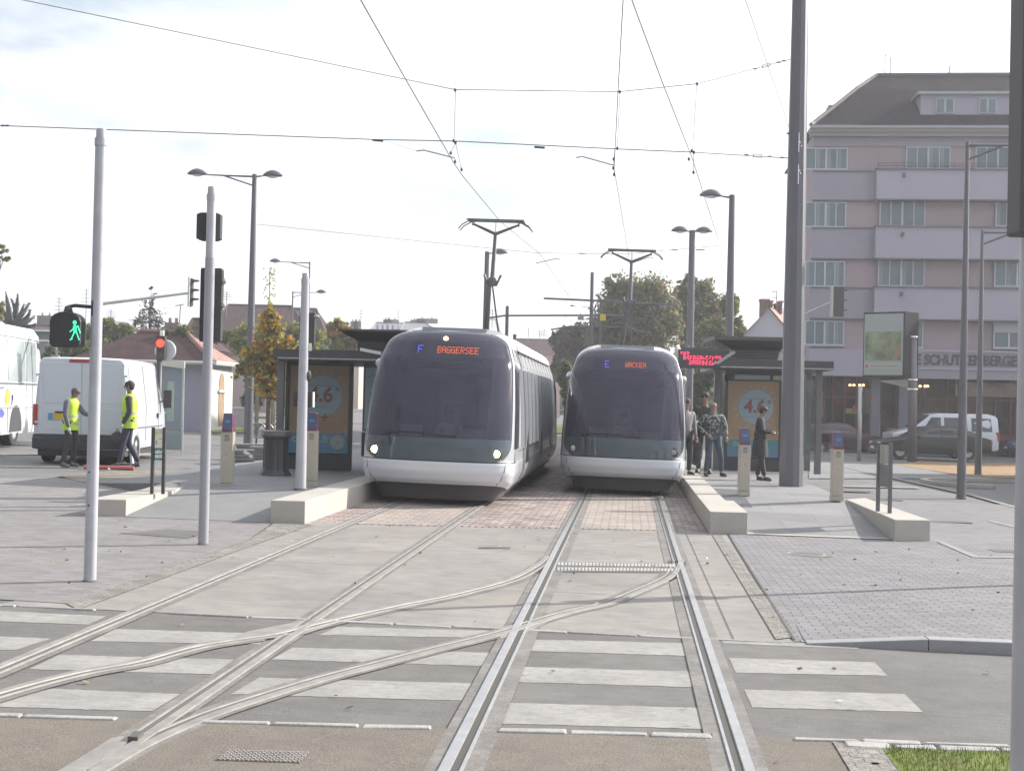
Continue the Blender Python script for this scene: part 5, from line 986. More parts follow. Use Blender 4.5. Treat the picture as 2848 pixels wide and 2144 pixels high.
# ================================================================ VEHICLES
M_vanw = mat('van_white', (.58, .62, .67), .25, coat=.5); M_tyre = mat('tyre', (.025, .025, .026), .8); M_rim = mat('rim', (.35, .35, .36), .35, .6); M_cgl = mat('car_glass', (.05, .055, .06), .08, spec=.7); M_plast = mat('bumper_plastic', (.045, .045, .05), .7)
M_tail = mat('tail_red', (.45, .04, .03), .25); M_plate = mat('plate_yellow', (.60, .42, .04), .5); M_hl = mat('clear_lamp', (.55, .57, .58), .12, .3)
def wheel(T, x, y, r, w_=.2, name='wheel'):
    W_ = D.objects.new(name, None); COL.objects.link(W_); W_.parent = T; W_.location = (x, y, r)
    mb = MB(); mb.lathe([(r*.62, -w_/2), (r*.93, -w_/2), (r, -w_/2+.03), (r, w_/2-.03), (r*.93, w_/2), (r*.62, w_/2)], 20, axis='x'); mb.build('tyre', M_tyre, W_, smooth='auto')
    s_ = 1 if x > 0 else -1; mb = MB(); mb.lathe([(0, s_*w_*.30), (r*.2, s_*w_*.42), (r*.58, s_*w_*.36), (r*.64, s_*w_*.48)], 16, axis='x'); mb.build('rim', M_rim, W_, smooth='auto')
def body_loft(T, st, m, name='body'):
    """stations along y: (y, w_low, z_low, w_mid, z_belt, w_roof, z_top)"""
    rows = []
    for y, w0, z0, w1, zb, w2, zt in st:
        h = [(w0, z0), (w1, z0+.12), (w1*1.0, z0+(zb-z0)*.6), (w1*.985, zb), ((w1+w2)/2*1.0, (zb+zt)/2), (w2, zt-.07), (w2-.06, zt-.015), (w2*.5, zt)]
        rows.append([V(-a, y, b) for a, b in h]+[V(a, y, b) for a, b in h[::-1]])
    mb = MB(); mb.grid(rows, True); n = len(rows[0]); 
    mb.f.append(tuple(range(n-1, -1, -1))); mb.f.append(tuple(range((len(rows)-1)*n, len(rows)*n))); mb.mi += [0, 0]; return mb.build(name, m, T, smooth='auto')
def wat(st, y, z):   # half width of the body at (y,z)
    for a, b in zip(st, st[1:]):
        if a[0] <= y <= b[0]:
            t = (y-a[0])/(b[0]-a[0]); q = [a[i]+(b[i]-a[i])*t for i in range(7)]; _, w0, z0, w1, zb, w2, zt = q
            h = [(z0, w0), (z0+.12, w1), (zb, w1*.985), ((zb+zt)/2, (w1+w2)/2), (zt-.07, w2), (zt, w2*.5)]
            for (za, wa), (zc, wc) in zip(h, h[1:]):
                if za <= z <= zc: return wa+(wc-wa)*(z-za)/max(1e-6, zc-za)
            return w2*.5
    return st[0][3]
def sidewin(T, st, poly, sgn, m=M_cgl, name='side_window'):
    mb = MB(); pts = [V(sgn*(wat(st, y, z)+.012), y, z) for y, z in poly]; mb.poly(pts); mb.poly([p-V(sgn*.02, 0, 0) for p in pts][::-1]); return mb.build(name, m, T)
# ---- panel van seen from behind (origin rear centre, y forward)
def panel_van(label, loc, rz):
    T = thing('panel_van', label, 'van', loc, rz); W_ = 1.02
    st = [(0, .98, .34, 1.02, 1.30, .90, 2.34), (.06, 1.0, .32, 1.03, 1.30, .91, 2.38), (3.6, 1.0, .32, 1.03, 1.30, .91, 2.38), (3.95, 1.0, .32, 1.03, 1.30, .88, 2.30), (4.45, 1.0, .32, 1.02, 1.28, .80, 1.70), (4.75, .98, .32, 1.0, 1.12, .80, 1.30), (5.25, .9, .34, .92, .9, .75, 1.06)]
    body_loft(T, st, M_vanw); body = T
    mb = MB(); mb.box((-1.03, -.12, .34), (1.03, .10, .60)); mb.box((-1.04, -.05, .52), (1.04, .1, .66)); mb.build('rear_bumper', M_plast, T, bevel=.03); mb = MB(); mb.box((-.95, .1, .18), (.95, 4.8, .36)); mb.build('underbody', M_plast, T)
    for sgn in (-1, 1):
        d_ = MB(); x0, x1 = (.012, .93) if sgn > 0 else (-.93, -.012); d_.box((x0, -.022, .66), (x1, .0, 2.26)); dd = d_.build('rear_door', M_vanw, T, bevel=.012)
        d_ = MB(); d_.box((x0+.10, -.030, 1.35), (x1-.10, -.020, 2.12)); d_.build('pressed_panel', M_vanw, dd, bevel=.01)
        d_ = MB(); d_.box((x0+.10 if sgn > 0 else x0+.10, -.028, .76), (x1-.10, -.020, 1.25)); d_.build('lower_panel', M_vanw, dd, bevel=.01)
        l = MB(); l.box((min(sgn*.95, sgn*1.045), -.03, .86), (max(sgn*.95, sgn*1.045), .10, 1.32)); l.build('tail_light', M_tail, T, bevel=.015)
        for z in (.9, 1.95): h = MB(); h.box((min(sgn*.9, sgn*1.0), -.035, z), (max(sgn*.9, sgn*1.0), -.01, z+.05)); h.build('hinge', M_vanw, dd)
        wheel(T, sgn*.93, .95, .33, .22); wheel(T, sgn*.93, 4.25, .33, .22)
    q = MB(); q.box((-.27, -.045, 1.12), (-.02, -.02, 1.36)) if False else q.box((-.20, -.05, 1.13), (-.06, -.02, 1.33)); q.build('door_handle', M_plast, T); q = MB(); q.box((-.28, -.04, 2.27), (.22, 0, 2.335)); q.build('brake_light', M_tail, T, bevel=.01)
    q = MB(); q.box((-.71, -.04, .98), (-.60, -.025, 1.13)); q.build('plate_band', mat('plate_blue', (.10, .30, .50), .5), T); q = MB(); q.box((-.60, -.04, .98), (-.18, -.025, 1.13)); q.build('number_plate', M_plate, T); q = MB(); q.box((-.56, -.05, 1.13), (-.36, -.025, 1.17)); q.build('plate_lamp', M_plast, T)
    sidewin(T, st, [(3.75, 1.34), (4.55, 1.30), (4.42, 1.62), (4.02, 2.08), (3.75, 2.10)], 1); sidewin(T, st, [(3.75, 1.34), (4.55, 1.30), (4.42, 1.62), (4.02, 2.08), (3.75, 2.10)], -1)
    mb = MB()
    for y in (3.62, 2.0, .35): mb.tube([(1.045, y, .5), (1.045, y, 1.3), (.925, y, 2.25)], .006, 5)
    mb.tube([(1.045, .2, .82), (1.045, 4.2, .82)], .02, 5); mb.build('side_seam', mat('seam_grey', (.25, .26, .27), .6), T)
    for sgn in (-1, 1): q = MB(); q.tube([(sgn*.98, 4.2, 1.4), (sgn*1.12, 4.1, 1.45)], .02); q.box((min(sgn*1.08, sgn*1.28), 4.02, 1.25), (max(sgn*1.08, sgn*1.28), 4.12, 1.70)); q.build('wing_mirror', M_plast, T, bevel=.03)
    q = MB(); q.lathe([(.36, .01), (.47, .0), (.49, -.04)], 20, (1.03, .95, .34), 'x'); q.build('wheel_arch', M_vanw, T); q = MB(); q.box((1.035, 3.45, 1.0), (1.06, 3.6, 1.12)); q.build('side_handle', M_plast, T)
    return T
vb = G(222, 1291); panel_van('white panel van seen from behind with a yellow number plate', vb+V(-.0, 0, 0), math.radians(4.2))
# ---- coach at the left edge
cb = G(-60, 1265); T = thing('coach', 'white coach with blue and yellow lettering shapes at the left edge', 'coach', V(-14.15, 30.0, gz(-14.3)), math.radians(5.5)); M_co = mat('coach_white', (.66, .69, .70), .25, coat=.4)
st = [(0, 1.20, .35, 1.25, 1.75, 1.12, 3.20), (.3, 1.22, .33, 1.26, 1.75, 1.14, 3.32), (9.7, 1.22, .33, 1.26, 1.75, 1.14, 3.32), (10.4, 1.20, .33, 1.25, 1.70, 1.10, 3.18), (10.9, 1.10, .33, 1.14, 1.5, .95, 2.7), (11.2, .95, .35, 1.0, 1.1, .8, 1.8)]
body_loft(T, st, M_co)
for i, (y0, y1) in enumerate([(.4, 2.3), (2.4, 4.4), (4.5, 6.6), (6.7, 8.5), (8.6, 9.75)]): sidewin(T, st, [(y0, 1.78), (y1, 1.78), (y1, 2.92), (y0, 2.92)], 1, mat('coach_window', (.42, .47, .50), .06, .3, spec=.8), 'side_window')
sidewin(T, st, [(9.9, 1.2), (10.45, 1.2), (10.4, 2.9), (9.95, 2.95)], 1, M_cgl, 'door_glass')
q = MB(); q.tube([(1.265, .3, 1.72), (1.265, 9.8, 1.72)], .025, 6); q.tube([(1.15, .3, 2.98), (1.15, 10.2, 2.98)], .025, 6); q.build('window_trim', mat('trim_dim', (.22, .23, .22), .5), T)
q = MB(); q.tube([(1.27, .5, 1.08), (1.27, 10.0, 1.05)], .010, 5)
for y in (1.6, 3.2, 5.0, 6.6, 9.6): q.tube([(1.268, y, .4), (1.268, y, 1.05)], .008, 4)
q.build('panel_seam', mat('seam_grey', (.25, .26, .27)), T)
def sidepatch(nm, pts, m): q = MB(); q.poly([(wat(st, y, z)+.02, y, z) for y, z in pts]); q.build(nm, m, T)
M_cb = mat('coach_blue', (.10, .12, .42), .4); M_cy = mat('coach_yellow', (.65, .42, .05), .4)
sidepatch('blue_band', [(4.9, .92), (6.1, .80), (6.3, .90), (6.1, 1.02), (4.9, 1.08)], M_cb); sidepatch('blue_swoosh', [(4.0, 1.2), (5.6, 1.10), (5.5, 1.16), (4.0, 1.32)], M_cb); sidepatch('yellow_shape', [(6.35, 1.10), (6.75, 1.18), (6.85, 1.42), (6.60, 1.60), (6.40, 1.42)], M_cy)
q = MB()
for i in range(14): a = math.pi*(.1+.85*i/13); b_ = math.pi*(.1+.85*(i+1)/13); 
q.tube([(1.278, 5.1+1.05*(1-math.cos(a)), 1.2+.40*math.sin(a)) for a in [math.pi*i/14 for i in range(8)]], .02, 5); q.tube([(1.278, 6.9+.12*math.sin(a*2), 1.05+.35*a) for a in [i/8 for i in range(9)]], .02, 5); q.build('blue_curve', M_cb, T)
wheel(T, 1.08, 7.45, .50, .30); wheel(T, -1.08, 7.45, .5, .3); wheel(T, 1.08, 1.8, .5, .3); wheel(T, -1.08, 1.8, .5, .3)
q = MB(); q.prism([(7.45+.62*math.cos(a), .5+.62*math.sin(a)) for a in [math.pi*(i/12)*1.1-.15 for i in range(13)]], 1.262, 1.268, 'x'); q.build('wheel_arch', M_plast, T)
q = MB(); q.tube([(1.1, 10.35, 2.98), (1.32, 10.5, 3.0), (1.55, 10.6, 2.85), (1.62, 10.65, 2.35)], .05, 8); q.box((1.44, 10.55, 1.95), (1.66, 10.75, 2.6)); q.build('mirror_arm', mat('trim_dim', (.22, .23, .22)), T, bevel=.03)
# ---- right-hand vehicles
def minibus(label, loc, rz):
    T = thing('minibus', label, 'van', loc, rz); st = [(0, .85, .30, .88, 1.0, .8, 1.02), (.25, .90, .28, .93, 1.02, .78, 1.10), (.95, .92, .28, .95, 1.10, .76, 1.25), (1.75, .92, .28, .95, 1.12, .74, 1.90), (2.1, .92, .28, .95, 1.12, .76, 1.98), (4.4, .92, .28, .95, 1.12, .76, 1.98), (4.75, .9, .3, .93, 1.12, .74, 1.90), (4.85, .88, .35, .9, 1.1, .72, 1.80)]
    body_loft(T, st, M_vanw)
    for s in (-1, 1):
        for p in ([(1.35, 1.16), (2.2, 1.16), (2.2, 1.78), (1.78, 1.78)], [(2.35, 1.16), (3.4, 1.16), (3.4, 1.78), (2.35, 1.78)], [(3.6, 1.16), (4.55, 1.16), (4.5, 1.76), (3.6, 1.78)]): sidewin(T, st, p, s)
        wheel(T, s*.85, .95, .32); wheel(T, s*.85, 3.85, .32)
        q = MB(); q.box((min(s*.6, s*.85), -.03, .65), (max(s*.6, s*.85), .1, .85)); q.build('headlight', M_hl, T); q = MB(); q.box((min(s*.86, s*.92), 4.7, .75), (max(s*.86, s*.92), 4.88, 1.15)); q.build('tail_light', M_tail, T); q = MB(); q.box((min(s*.95, s*1.1), 1.4, 1.1), (max(s*.95, s*1.1), 1.5, 1.3)); q.build('wing_mirror', M_plast, T)
    q = MB(); q.poly([(-.70, .98, 1.285), (.70, .98, 1.285), (.66, 1.70, 1.885), (-.66, 1.70, 1.885)]); q.poly([(-.70, 1.0, 1.27), (.70, 1.0, 1.27), (.66, 1.72, 1.87), (-.66, 1.72, 1.87)]); q.build('windscreen', M_cgl, T); q = MB(); q.box((-.88, -.08, .3), (.88, .1, .55)); q.build('bumper', M_plast, T, bevel=.03); return T
def car(label, loc, rz, col, hatch=False, name='parked_car', L_=4.6):
    T = thing(name, label, 'car', loc, rz, 'parked cars'); k = L_/4.6; m = mat('paint_'+name+'_%d' % int(col[0]*1000+col[2]*10), col, .35, .0, coat=.2, spec=.3)
    st = [(0, .72, .32, .78, .62, .6, .64), (.15*k, .84, .25, .87, .70, .7, .76), (1.15*k, .86, .22, .89, .84, .68, .93), (1.5*k, .86, .22, .89, .86, .64, 1.10), (2.05*k, .86, .22, .89, .88, .58, 1.38), (2.5*k, .86, .22, .89, .89, .58, 1.43), (3.1*k, .86, .22, .89, .90, .58, 1.40)]+([(3.9*k, .86, .25, .88, .92, .6, 1.20), (4.3*k, .82, .3, .85, .90, .66, .98), (4.6*k, .76, .36, .8, .82, .68, .9)] if not hatch else [(4.1*k, .86, .25, .88, .92, .6, 1.32), (4.45*k, .82, .3, .85, .92, .66, 1.0), (4.6*k, .76, .36, .8, .82, .68, .9)])
    body_loft(T, st, m)
    for s in (-1, 1):
        sidewin(T, st, [(1.65*k, .93), (2.5*k, .94), (2.5*k, 1.32), (2.12*k, 1.30)], s); sidewin(T, st, [(2.58*k, .94), (3.55*k, .95), (3.35*k, 1.24), (3.0*k, 1.31), (2.58*k, 1.33)], s)
        wheel(T, s*.80, .85*k, .31, .2); wheel(T, s*.80, 3.6*k, .31, .2); q = MB(); q.ell((s*.66, .06, .62), (.14, .08, .08), 10, 6); q.build('headlight', M_hl, T, smooth=True); q = MB(); q.box((min(s*.6, s*.8), 4.52*k, .68), (max(s*.6, s*.8), 4.62*k, .84)); q.build('tail_light', M_tail, T); q = MB(); q.ell((s*.98, 1.55*k, .95), (.10, .06, .07), 8, 5); q.build('wing_mirror', m, T)
    q = MB(); q.poly([(-.62, 1.22*k, .965), (.62, 1.22*k, .965), (.52, 1.98*k, 1.365), (-.52, 1.98*k, 1.365)]); q.build('windscreen', M_cgl, T); q = MB(); q.box((-.85, -.05, .26), (.85, .12, .44)); q.build('bumper', mat('bumper_dark', (.06, .06, .065), .5), T, bevel=.03)
    q = MB(); q.box((-.26, -.065, .40), (.26, -.045, .51)); q.build('number_plate', mat('plate_white', (.7, .7, .68), .5), T); return T
g = G(2495, 1266); minibus('white passenger van parked in front of the shop, nose to the left', g+V(-.2, .9, 0), math.radians(-90))
g = G(2455, 1275); car('dark green saloon car in front of the white passenger van', g+V(-.15, .9, 0), math.radians(-90), (.014, .018, .018), L_=4.75)
g = G(2785, 1270); car('silver blue car cut by the right edge, nose to the left', g+V(.3, .5, 0), math.radians(-68), (.16, .20, .30), L_=4.2, hatch=True)
q = WP(2462, 1250, 65.6); car('dark maroon car by the shop, between the ticket post and the billboard post', V(q.x, 65.6, gz(q.x)), math.radians(90), (.07, .03, .045), L_=4.2, hatch=True)
g = G(1918, 1208); car('small blue car seen between the right tram and the shelter', g+V(0, 1, 0), math.radians(-75), (.10, .25, .34), L_=3.8, hatch=True)
# ================================================================ PEOPLE
def skin(name, J, E, root, m, parent, extra=None, sub=2):
    names = list(J); me = D.meshes.new(name); me.from_pydata([J[n][0] for n in names], [(names.index(a), names.index(b)) for a, b in E], []); o = D.objects.new('tmp_skin', me); COL.objects.link(o)
    md = o.modifiers.new('s', 'SKIN'); md.use_smooth_shade = True; md2 = o.modifiers.new('u', 'SUBSURF'); md2.levels = md2.render_levels = sub
    for i, n in enumerate(names): r = J[n][1]; r = r if isinstance(r, tuple) else (r, r); me.skin_vertices[0].data[i].radius = r; me.skin_vertices[0].data[i].use_root = (n == root)
    dg = bpy.context.evaluated_depsgraph_get(); dg.update(); res = D.meshes.new_from_object(o.evaluated_get(dg)); D.objects.remove(o)
    mb = MB(); mb.v = [tuple(v.co) for v in res.vertices]; mb.f = [tuple(p.vertices) for p in res.polygons]; mb.mi = [0]*len(mb.f)
    if extra: mb.cur = 0; extra(mb)
    return mb.build(name, m, parent, smooth=True)
def hand_mesh(mb, w_, d, side):
    """palm plus five fingers, w_ wrist, d pointing direction"""
    w_ = Vector(w_); d = Vector(d).normalized(); s_ = d.cross(Vector((0, 1, 0))).normalized() if abs(d.y) < .9 else Vector((1, 0, 0)); n_ = d.cross(s_)
    mb.tube([w_, w_+d*.04, w_+d*.09], [.022, .032, .028], 8)
    for i, (o, ln) in enumerate(((-.024, .062), (-.008, .074), (.008, .070), (.024, .055))): a = w_+d*.085+s_*o; mb.tube([a, a+d*ln*.5+n_*.006, a+d*ln+n_*.022], [.0095, .009, .007], 6)
    a = w_+d*.03+s_*.026*side; mb.tube([a, a+d*.03+s_*.02*side, a+d*.055+s_*.024*side+n_*.01], [.011, .010, .008], 6)
M_skin = mat('skin', (.30, .185, .14), .55); M_hair = mat('hair_dark', (.035, .028, .024), .7); M_hairg = mat('hair_grey', (.10, .09, .085), .7); M_shoe = mat('shoe_dark', (.05, .045, .045), .6)
def person(label, loc, rz, H, top_m, leg_m, hair_m=None, pose=None, coat=False, vest=None, bald=False, shoe=M_shoe, skin_m=M_skin, glove=None, camo=False):
    T = thing('person', label, 'person', loc, rz); k = H/1.75; P = dict(hipL=(.09, 0, .92), hipR=(-.09, 0, .92), kneeL=(.11, -.02, .50), kneeR=(-.11, -.02, .50), ankL=(.12, .02, .09), ankR=(-.12, .02, .09), toeL=(.14, -.15, .03), toeR=(-.14, -.15, .03),
             shL=(.18, 0, 1.42), shR=(-.18, 0, 1.42), elL=(.25, .03, 1.13), elR=(-.25, .03, 1.13), wrL=(.25, -.05, .88), wrR=(-.25, -.05, .88), pel=(0, 0, .95), waist=(0, 0, 1.08), chest=(0, 0, 1.28), neck=(0, .0, 1.47), head0=(0, -.01, 1.54), head1=(0, -.02, 1.64))
    P.update(pose or {}); Q = {n: Vector(v)*k for n, v in P.items()}
    J = {n: (tuple(Q[n]), r*k) for n, r in dict(pel=.10, waist=.095, chest=.11, neck=.05, head0=.058, head1=.078, shL=.055, shR=.055, elL=.038, elR=.038, wrL=.026, wrR=.026, hipL=.085, hipR=.085, kneeL=.055, kneeR=.055, ankL=.036, ankR=.036, toeL=.03, toeR=.03).items()}
    hd = Q['head1']-Q['head0']; J['head2'] = (tuple(Q['head1']+hd.normalized()*.065*k), .060*k); fdir = Vector((0, -1, 0)) if 'face' not in P else Vector(P['face']); Q.pop('face', None); J.pop('face', None)
    E_ = [('pel', 'waist'), ('waist', 'chest'), ('chest', 'neck'), ('neck', 'head0'), ('head0', 'head1'), ('head1', 'head2'), ('chest', 'shL'), ('chest', 'shR'), ('shL', 'elL'), ('elL', 'wrL'), ('shR', 'elR'), ('elR', 'wrR'), ('pel', 'hipL'), ('pel', 'hipR'), ('hipL', 'kneeL'), ('kneeL', 'ankL'), ('hipR', 'kneeR'), ('kneeR', 'ankR'), ('ankL', 'toeL'), ('ankR', 'toeR')]
    def extra(mb):
        hc = Q['head1']; f = fdir*k; sd = Vector((f.y, -f.x, 0)).normalized()*k; up = Vector((0, 0, 1))*k
        mb.ell(tuple(hc+f*.088-up*.012), (.016*k, .018*k, .026*k), 8, 6)          # nose
        for s_ in (-1, 1): mb.ell(tuple(hc+sd*s_*.080-up*.01), (.014*k, .016*k, .030*k), 8, 6)
        mb.ell(tuple(hc+f*.078-up*.055), (.024*k, .010*k, .008*k), 8, 5)
        if not glove:
            for s_, a, b in ((1, 'wrL', 'elL'), (-1, 'wrR', 'elR')): hand_mesh(mb, Q[a], Q[a]-Q[b], s_)
    skin('body', J, E_, 'pel', skin_m, T, extra)
    hc = Q['head1']; f = fdir*k; sd = Vector((f.y, -f.x, 0)).normalized()*k
    mb = MB(); 
    for s_ in (-1, 1): q = hc+f*.083+sd*s_*.030+Vector((0, 0, .012*k)); mb.ell(tuple(q), (.007*k, .004*k, .004*k), 6, 4)
    mb.build('eyes', M_black, T)
    def inflate(names, add, over=None): return {n: (J[n][0], (over or {}).get(n, J[n][1]+add*k)) for n in names}
    tr = inflate(['pel', 'hipL', 'hipR', 'kneeL', 'kneeR', 'ankL', 'ankR'], .016); tr['ankL'] = (tuple(Q['ankL']+Vector((0, 0, .01))), .055*k); tr['ankR'] = (tuple(Q['ankR']+Vector((0, 0, .01))), .055*k)
    skin('trousers', tr, [e for e in E_ if e[0] in tr and e[1] in tr], 'pel', leg_m, T)
    J2 = inflate(['pel', 'waist', 'chest', 'neck', 'shL', 'shR', 'elL', 'elR', 'wrL', 'wrR'], .020, {'neck': .058*k, 'waist': .118*k, 'chest': .130*k, 'pel': .122*k, 'wrL': .038*k, 'wrR': .038*k})
    if coat: J2['hem'] = (tuple(Q['pel']-Vector((0, 0, .34*k))), .135*k); J2['pel'] = (J2['pel'][0], .135*k)
    E2 = [e for e in E_ if e[0] in J2 and e[1] in J2]+([('pel', 'hem')] if coat else [])
    skin('coat' if coat else 'jacket', J2, E2, 'pel', top_m, T)
    def torso(name, rings, m, par, seg=20):
        mb = MB(); rows = []
        for z, rx, ry in rings:
            if z > 1.28: t = min(1, (z-1.28)/.19); c = Q['chest'].lerp(Q['neck'], t)
            elif z > .95: t = (z-.95)/.33; c = Q['pel'].lerp(Q['chest'], t)
            else: c = Q['pel']
            s2 = (Q['shL']-Q['shR']); s2.z = 0; s2.normalize(); f2 = V(s2.y, -s2.x, 0); rows.append([V(c.x, c.y, z*k)+s2*rx*k*math.cos(a)+f2*ry*k*math.sin(a) for a in [2*math.pi*i/seg for i in range(seg)]])
        mb.grid(rows, True); return mb.build(name, m, par, smooth=True)
    if coat: torso('coat_skirt', [(1.10, .15, .12), (1.0, .17, .14), (.85, .20, .165), (.70, .215, .18), (.55, .23, .19)], top_m, T)
    if vest:
        J3 = {n: (J[n][0], r*k) for n, r in dict(pel=.138, waist=.136, chest=.150, neck=.066, shL=.072, shR=.072).items()}; J3['pel'] = (tuple(Q['pel']-Vector((0, 0, .06*k))), .145*k)
        J3['shL'] = (tuple(Q['chest']*.35+Q['shL']*.65+Vector((0, 0, .02))), .072*k); J3['shR'] = (tuple(Q['chest']*.35+Q['shR']*.65+Vector((0, 0, .02))), .072*k); J3['neck'] = (tuple(Q['neck']-Vector((0, 0, .03*k))), .07*k)
        v_ = torso('safety_vest', [(.80, .205, .172), (.84, .20, .168), (1.0, .182, .155), (1.15, .180, .152), (1.30, .192, .155), (1.38, .192, .145), (1.43, .165, .12), (1.465, .11, .09), (1.485, .075, .075)], vest, T)
        for zz in (.93, 1.10): torso('reflective_band', [(zz-.025, .190 if zz < 1 else .187, .163 if zz < 1 else .159), (zz+.025, .190 if zz < 1 else .187, .161 if zz < 1 else .159)], mat('reflector', (.45, .48, .42), .4, .2), v_)
    if not bald:
        mb = MB(); c = hc-f*.018+Vector((0, 0, .030*k)); mb.ell(tuple(c), (.094*k, .100*k, .085*k), 14, 9); mb.ell(tuple(hc-f*.05-Vector((0, 0, .01*k))), (.080*k, .060*k, .075*k), 12, 8); mb.build('hair', hair_m or M_hair, T, smooth=True)
    else:
        mb = MB(); mb.ell(tuple(hc-f*.045-Vector((0, 0, .01*k))), (.084*k, .055*k, .05*k), 12, 8); mb.build('hair', hair_m or M_hairg, T, smooth=True)
    mb = MB()
    for a, t in (('ankL', 'toeL'), ('ankR', 'toeR')):
        p, q = Q[a], Q[t]; mb.tube([p+Vector((0, 0, .0)), p-Vector((0, 0, .035*k)), p.lerp(q, .55)-Vector((0, 0, .012*k)), q], [.045*k, .050*k, .048*k, .033*k], 10)
    mb.build('shoes', shoe, T, smooth=True)
    if glove:
        mb = MB()
        for s_, a, b in ((1, 'wrL', 'elL'), (-1, 'wrR', 'elR')): hand_mesh(mb, Q[a], Q[a]-Q[b], s_); 
        mb.build('gloves', glove, T, smooth=True)
    return T
M_hv = mat('hi_vis', (.50, .75, .04), .6, emit=(.5, .75, .03), es=.0); M_navy = mat('work_navy', (.04, .045, .075), .8); M_grey = mat('sweater_grey', (.13, .125, .16), .8); M_char = mat('jacket_charcoal', (.045, .045, .05), .8); M_glv = mat('work_glove', (.42, .42, .44), .8)
# workman 1: faces right towards the van door, right hand on the handle
b = G(193, 1299); person('workman in yellow vest and grey sleeves reaching for the van door handle', b, math.radians(80), 1.74, M_grey, mat('trouser_grey', (.045, .045, .055), .85), M_hairg, vest=M_hv, glove=M_glv,
    pose=dict(head0=(.0, -.07, 1.52), head1=(0, -.12, 1.60), neck=(0, -.03, 1.46), chest=(0, 0, 1.28), elR=(-.27, -.02, 1.12), wrR=(-.26, -.10, .86), elL=(.22, -.20, 1.15), wrL=(.16, -.44, 1.12), kneeL=(.10, -.10, .52), ankL=(.11, .02, .09), toeL=(.12, -.15, .03), ankR=(-.13, .10, .09), toeR=(-.13, -.07, .03)), shoe=mat('boot_dusty', (.16, .15, .14), .8))
b = G(356, 1301); person('workman in yellow vest and black sleeves walking left beside the van', b, math.radians(-80), 1.90, M_char, M_navy, M_hair, vest=M_hv, glove=M_glv,
    pose=dict(elL=(.26, .03, 1.13), wrL=(.24, -.10, .88), elR=(-.24, .05, 1.14), wrR=(-.22, -.06, .90), kneeL=(.10, -.10, .52), ankL=(.10, -.16, .09), toeL=(.11, -.33, .03), kneeR=(-.10, -.02, .50), ankR=(-.11, .20, .10), toeR=(-.11, .06, .03)), shoe=mat('boot_blue', (.06, .07, .11), .7))
T = thing('tool_bag', 'dark bundle hanging from the second workman\'s hand', 'bag', G(356, 1301)+V(-.22, -.12, .62)); mb = MB(); mb.ell((0, 0, 0), (.16, .12, .17), 12, 8); mb.tube([(-.03, 0, .15), (.0, .0, .24), (.05, 0, .15)], .012, 6); mb.build('bag', mat('bag_dark', (.05, .048, .06), .9, var=.3, vs_=8), T, smooth=True)
T = thing('red_bar', 'long red and white bar lying on the dug ground by the workmen', 'bar', G(300, 1307)); mb = MB(); mb.tube([(-.5, 0, .05), (.55, 0, .05)], .045, 8); mb.build('bar', mat('bar_red', (.48, .12, .13), .5), T); mb = MB(); mb.tube([(.0, .0, .04), (.12, -.25, .02)], .02, 6); mb.build('foot', mat('card_white', (.75, .73, .70)), T)
# people on the right platform
def camo_mat():
    m = D.materials.new('camouflage'); m.use_nodes = True; t = m.node_tree; b = t.nodes['Principled BSDF']; b.inputs['Roughness'].default_value = .85; tcn = N('ShaderNodeTexCoord', t); v = N('ShaderNodeTexNoise', t); v.inputs['Scale'].default_value = 16; v.inputs['Detail'].default_value = 1; r = N('ShaderNodeValToRGB', t); r.color_ramp.interpolation = 'CONSTANT'; e = r.color_ramp.elements
    e[0].position = 0; e[0].color = (.035, .045, .055, 1); e[1].position = .46; e[1].color = (.12, .14, .13, 1)
    for p, c in ((.53, (.36, .38, .38, 1)), (.62, (.07, .09, .10, 1))): q = e.new(p); q.color = c
    t.links.new(tcn.outputs['Object'], v.inputs['Vector']); t.links.new(v.outputs['Fac'], r.inputs[0]); t.links.new(r.outputs[0], b.inputs['Base Color']); return m
M_camo = camo_mat(); M_jean = mat('denim', (.05, .085, .12), .8, var=.2, vs_=8)
pz = lambda px, py: G(px, py, PH)
person('bald man in a camouflage jacket and jeans on the right platform', pz(1980, 1325), math.radians(12), 1.70, M_camo, M_jean, bald=True, pose=dict(shL=(.22, 0, 1.40), shR=(-.22, 0, 1.40), elL=(.33, .05, 1.14), elR=(-.33, .05, 1.14), wrL=(.30, -.08, .92), wrR=(-.18, -.16, .96), kneeL=(.18, -.06, .50), ankL=(.24, .05, .09), toeL=(.32, -.08, .03), kneeR=(-.12, -.05, .5), ankR=(-.16, 0, .09), toeR=(-.18, -.17, .03)))
person('tall dark-haired person in dark clothes behind the man in camouflage', pz(1957, 1318), math.radians(-15), 1.90, mat('top_darkbrown', (.06, .05, .045), .85), M_char, M_hair, pose=dict(elR=(-.30, .02, 1.14), wrR=(-.38, -.04, .92)))
T = thing('shoulder_bag', 'dark bag carried low at the side of the tall person', 'bag', pz(1930, 1318)+V(.02, -.05, .42)); mb = MB(); mb.ell((0, 0, .08), (.17, .12, .30), 12, 8); mb.tube([(-.04, 0, .33), (.05, 0, .80), (.10, 0, .34)], .012, 6); mb.build('bag', mat('bag_dark', (.05, .048, .06)), T, smooth=True)
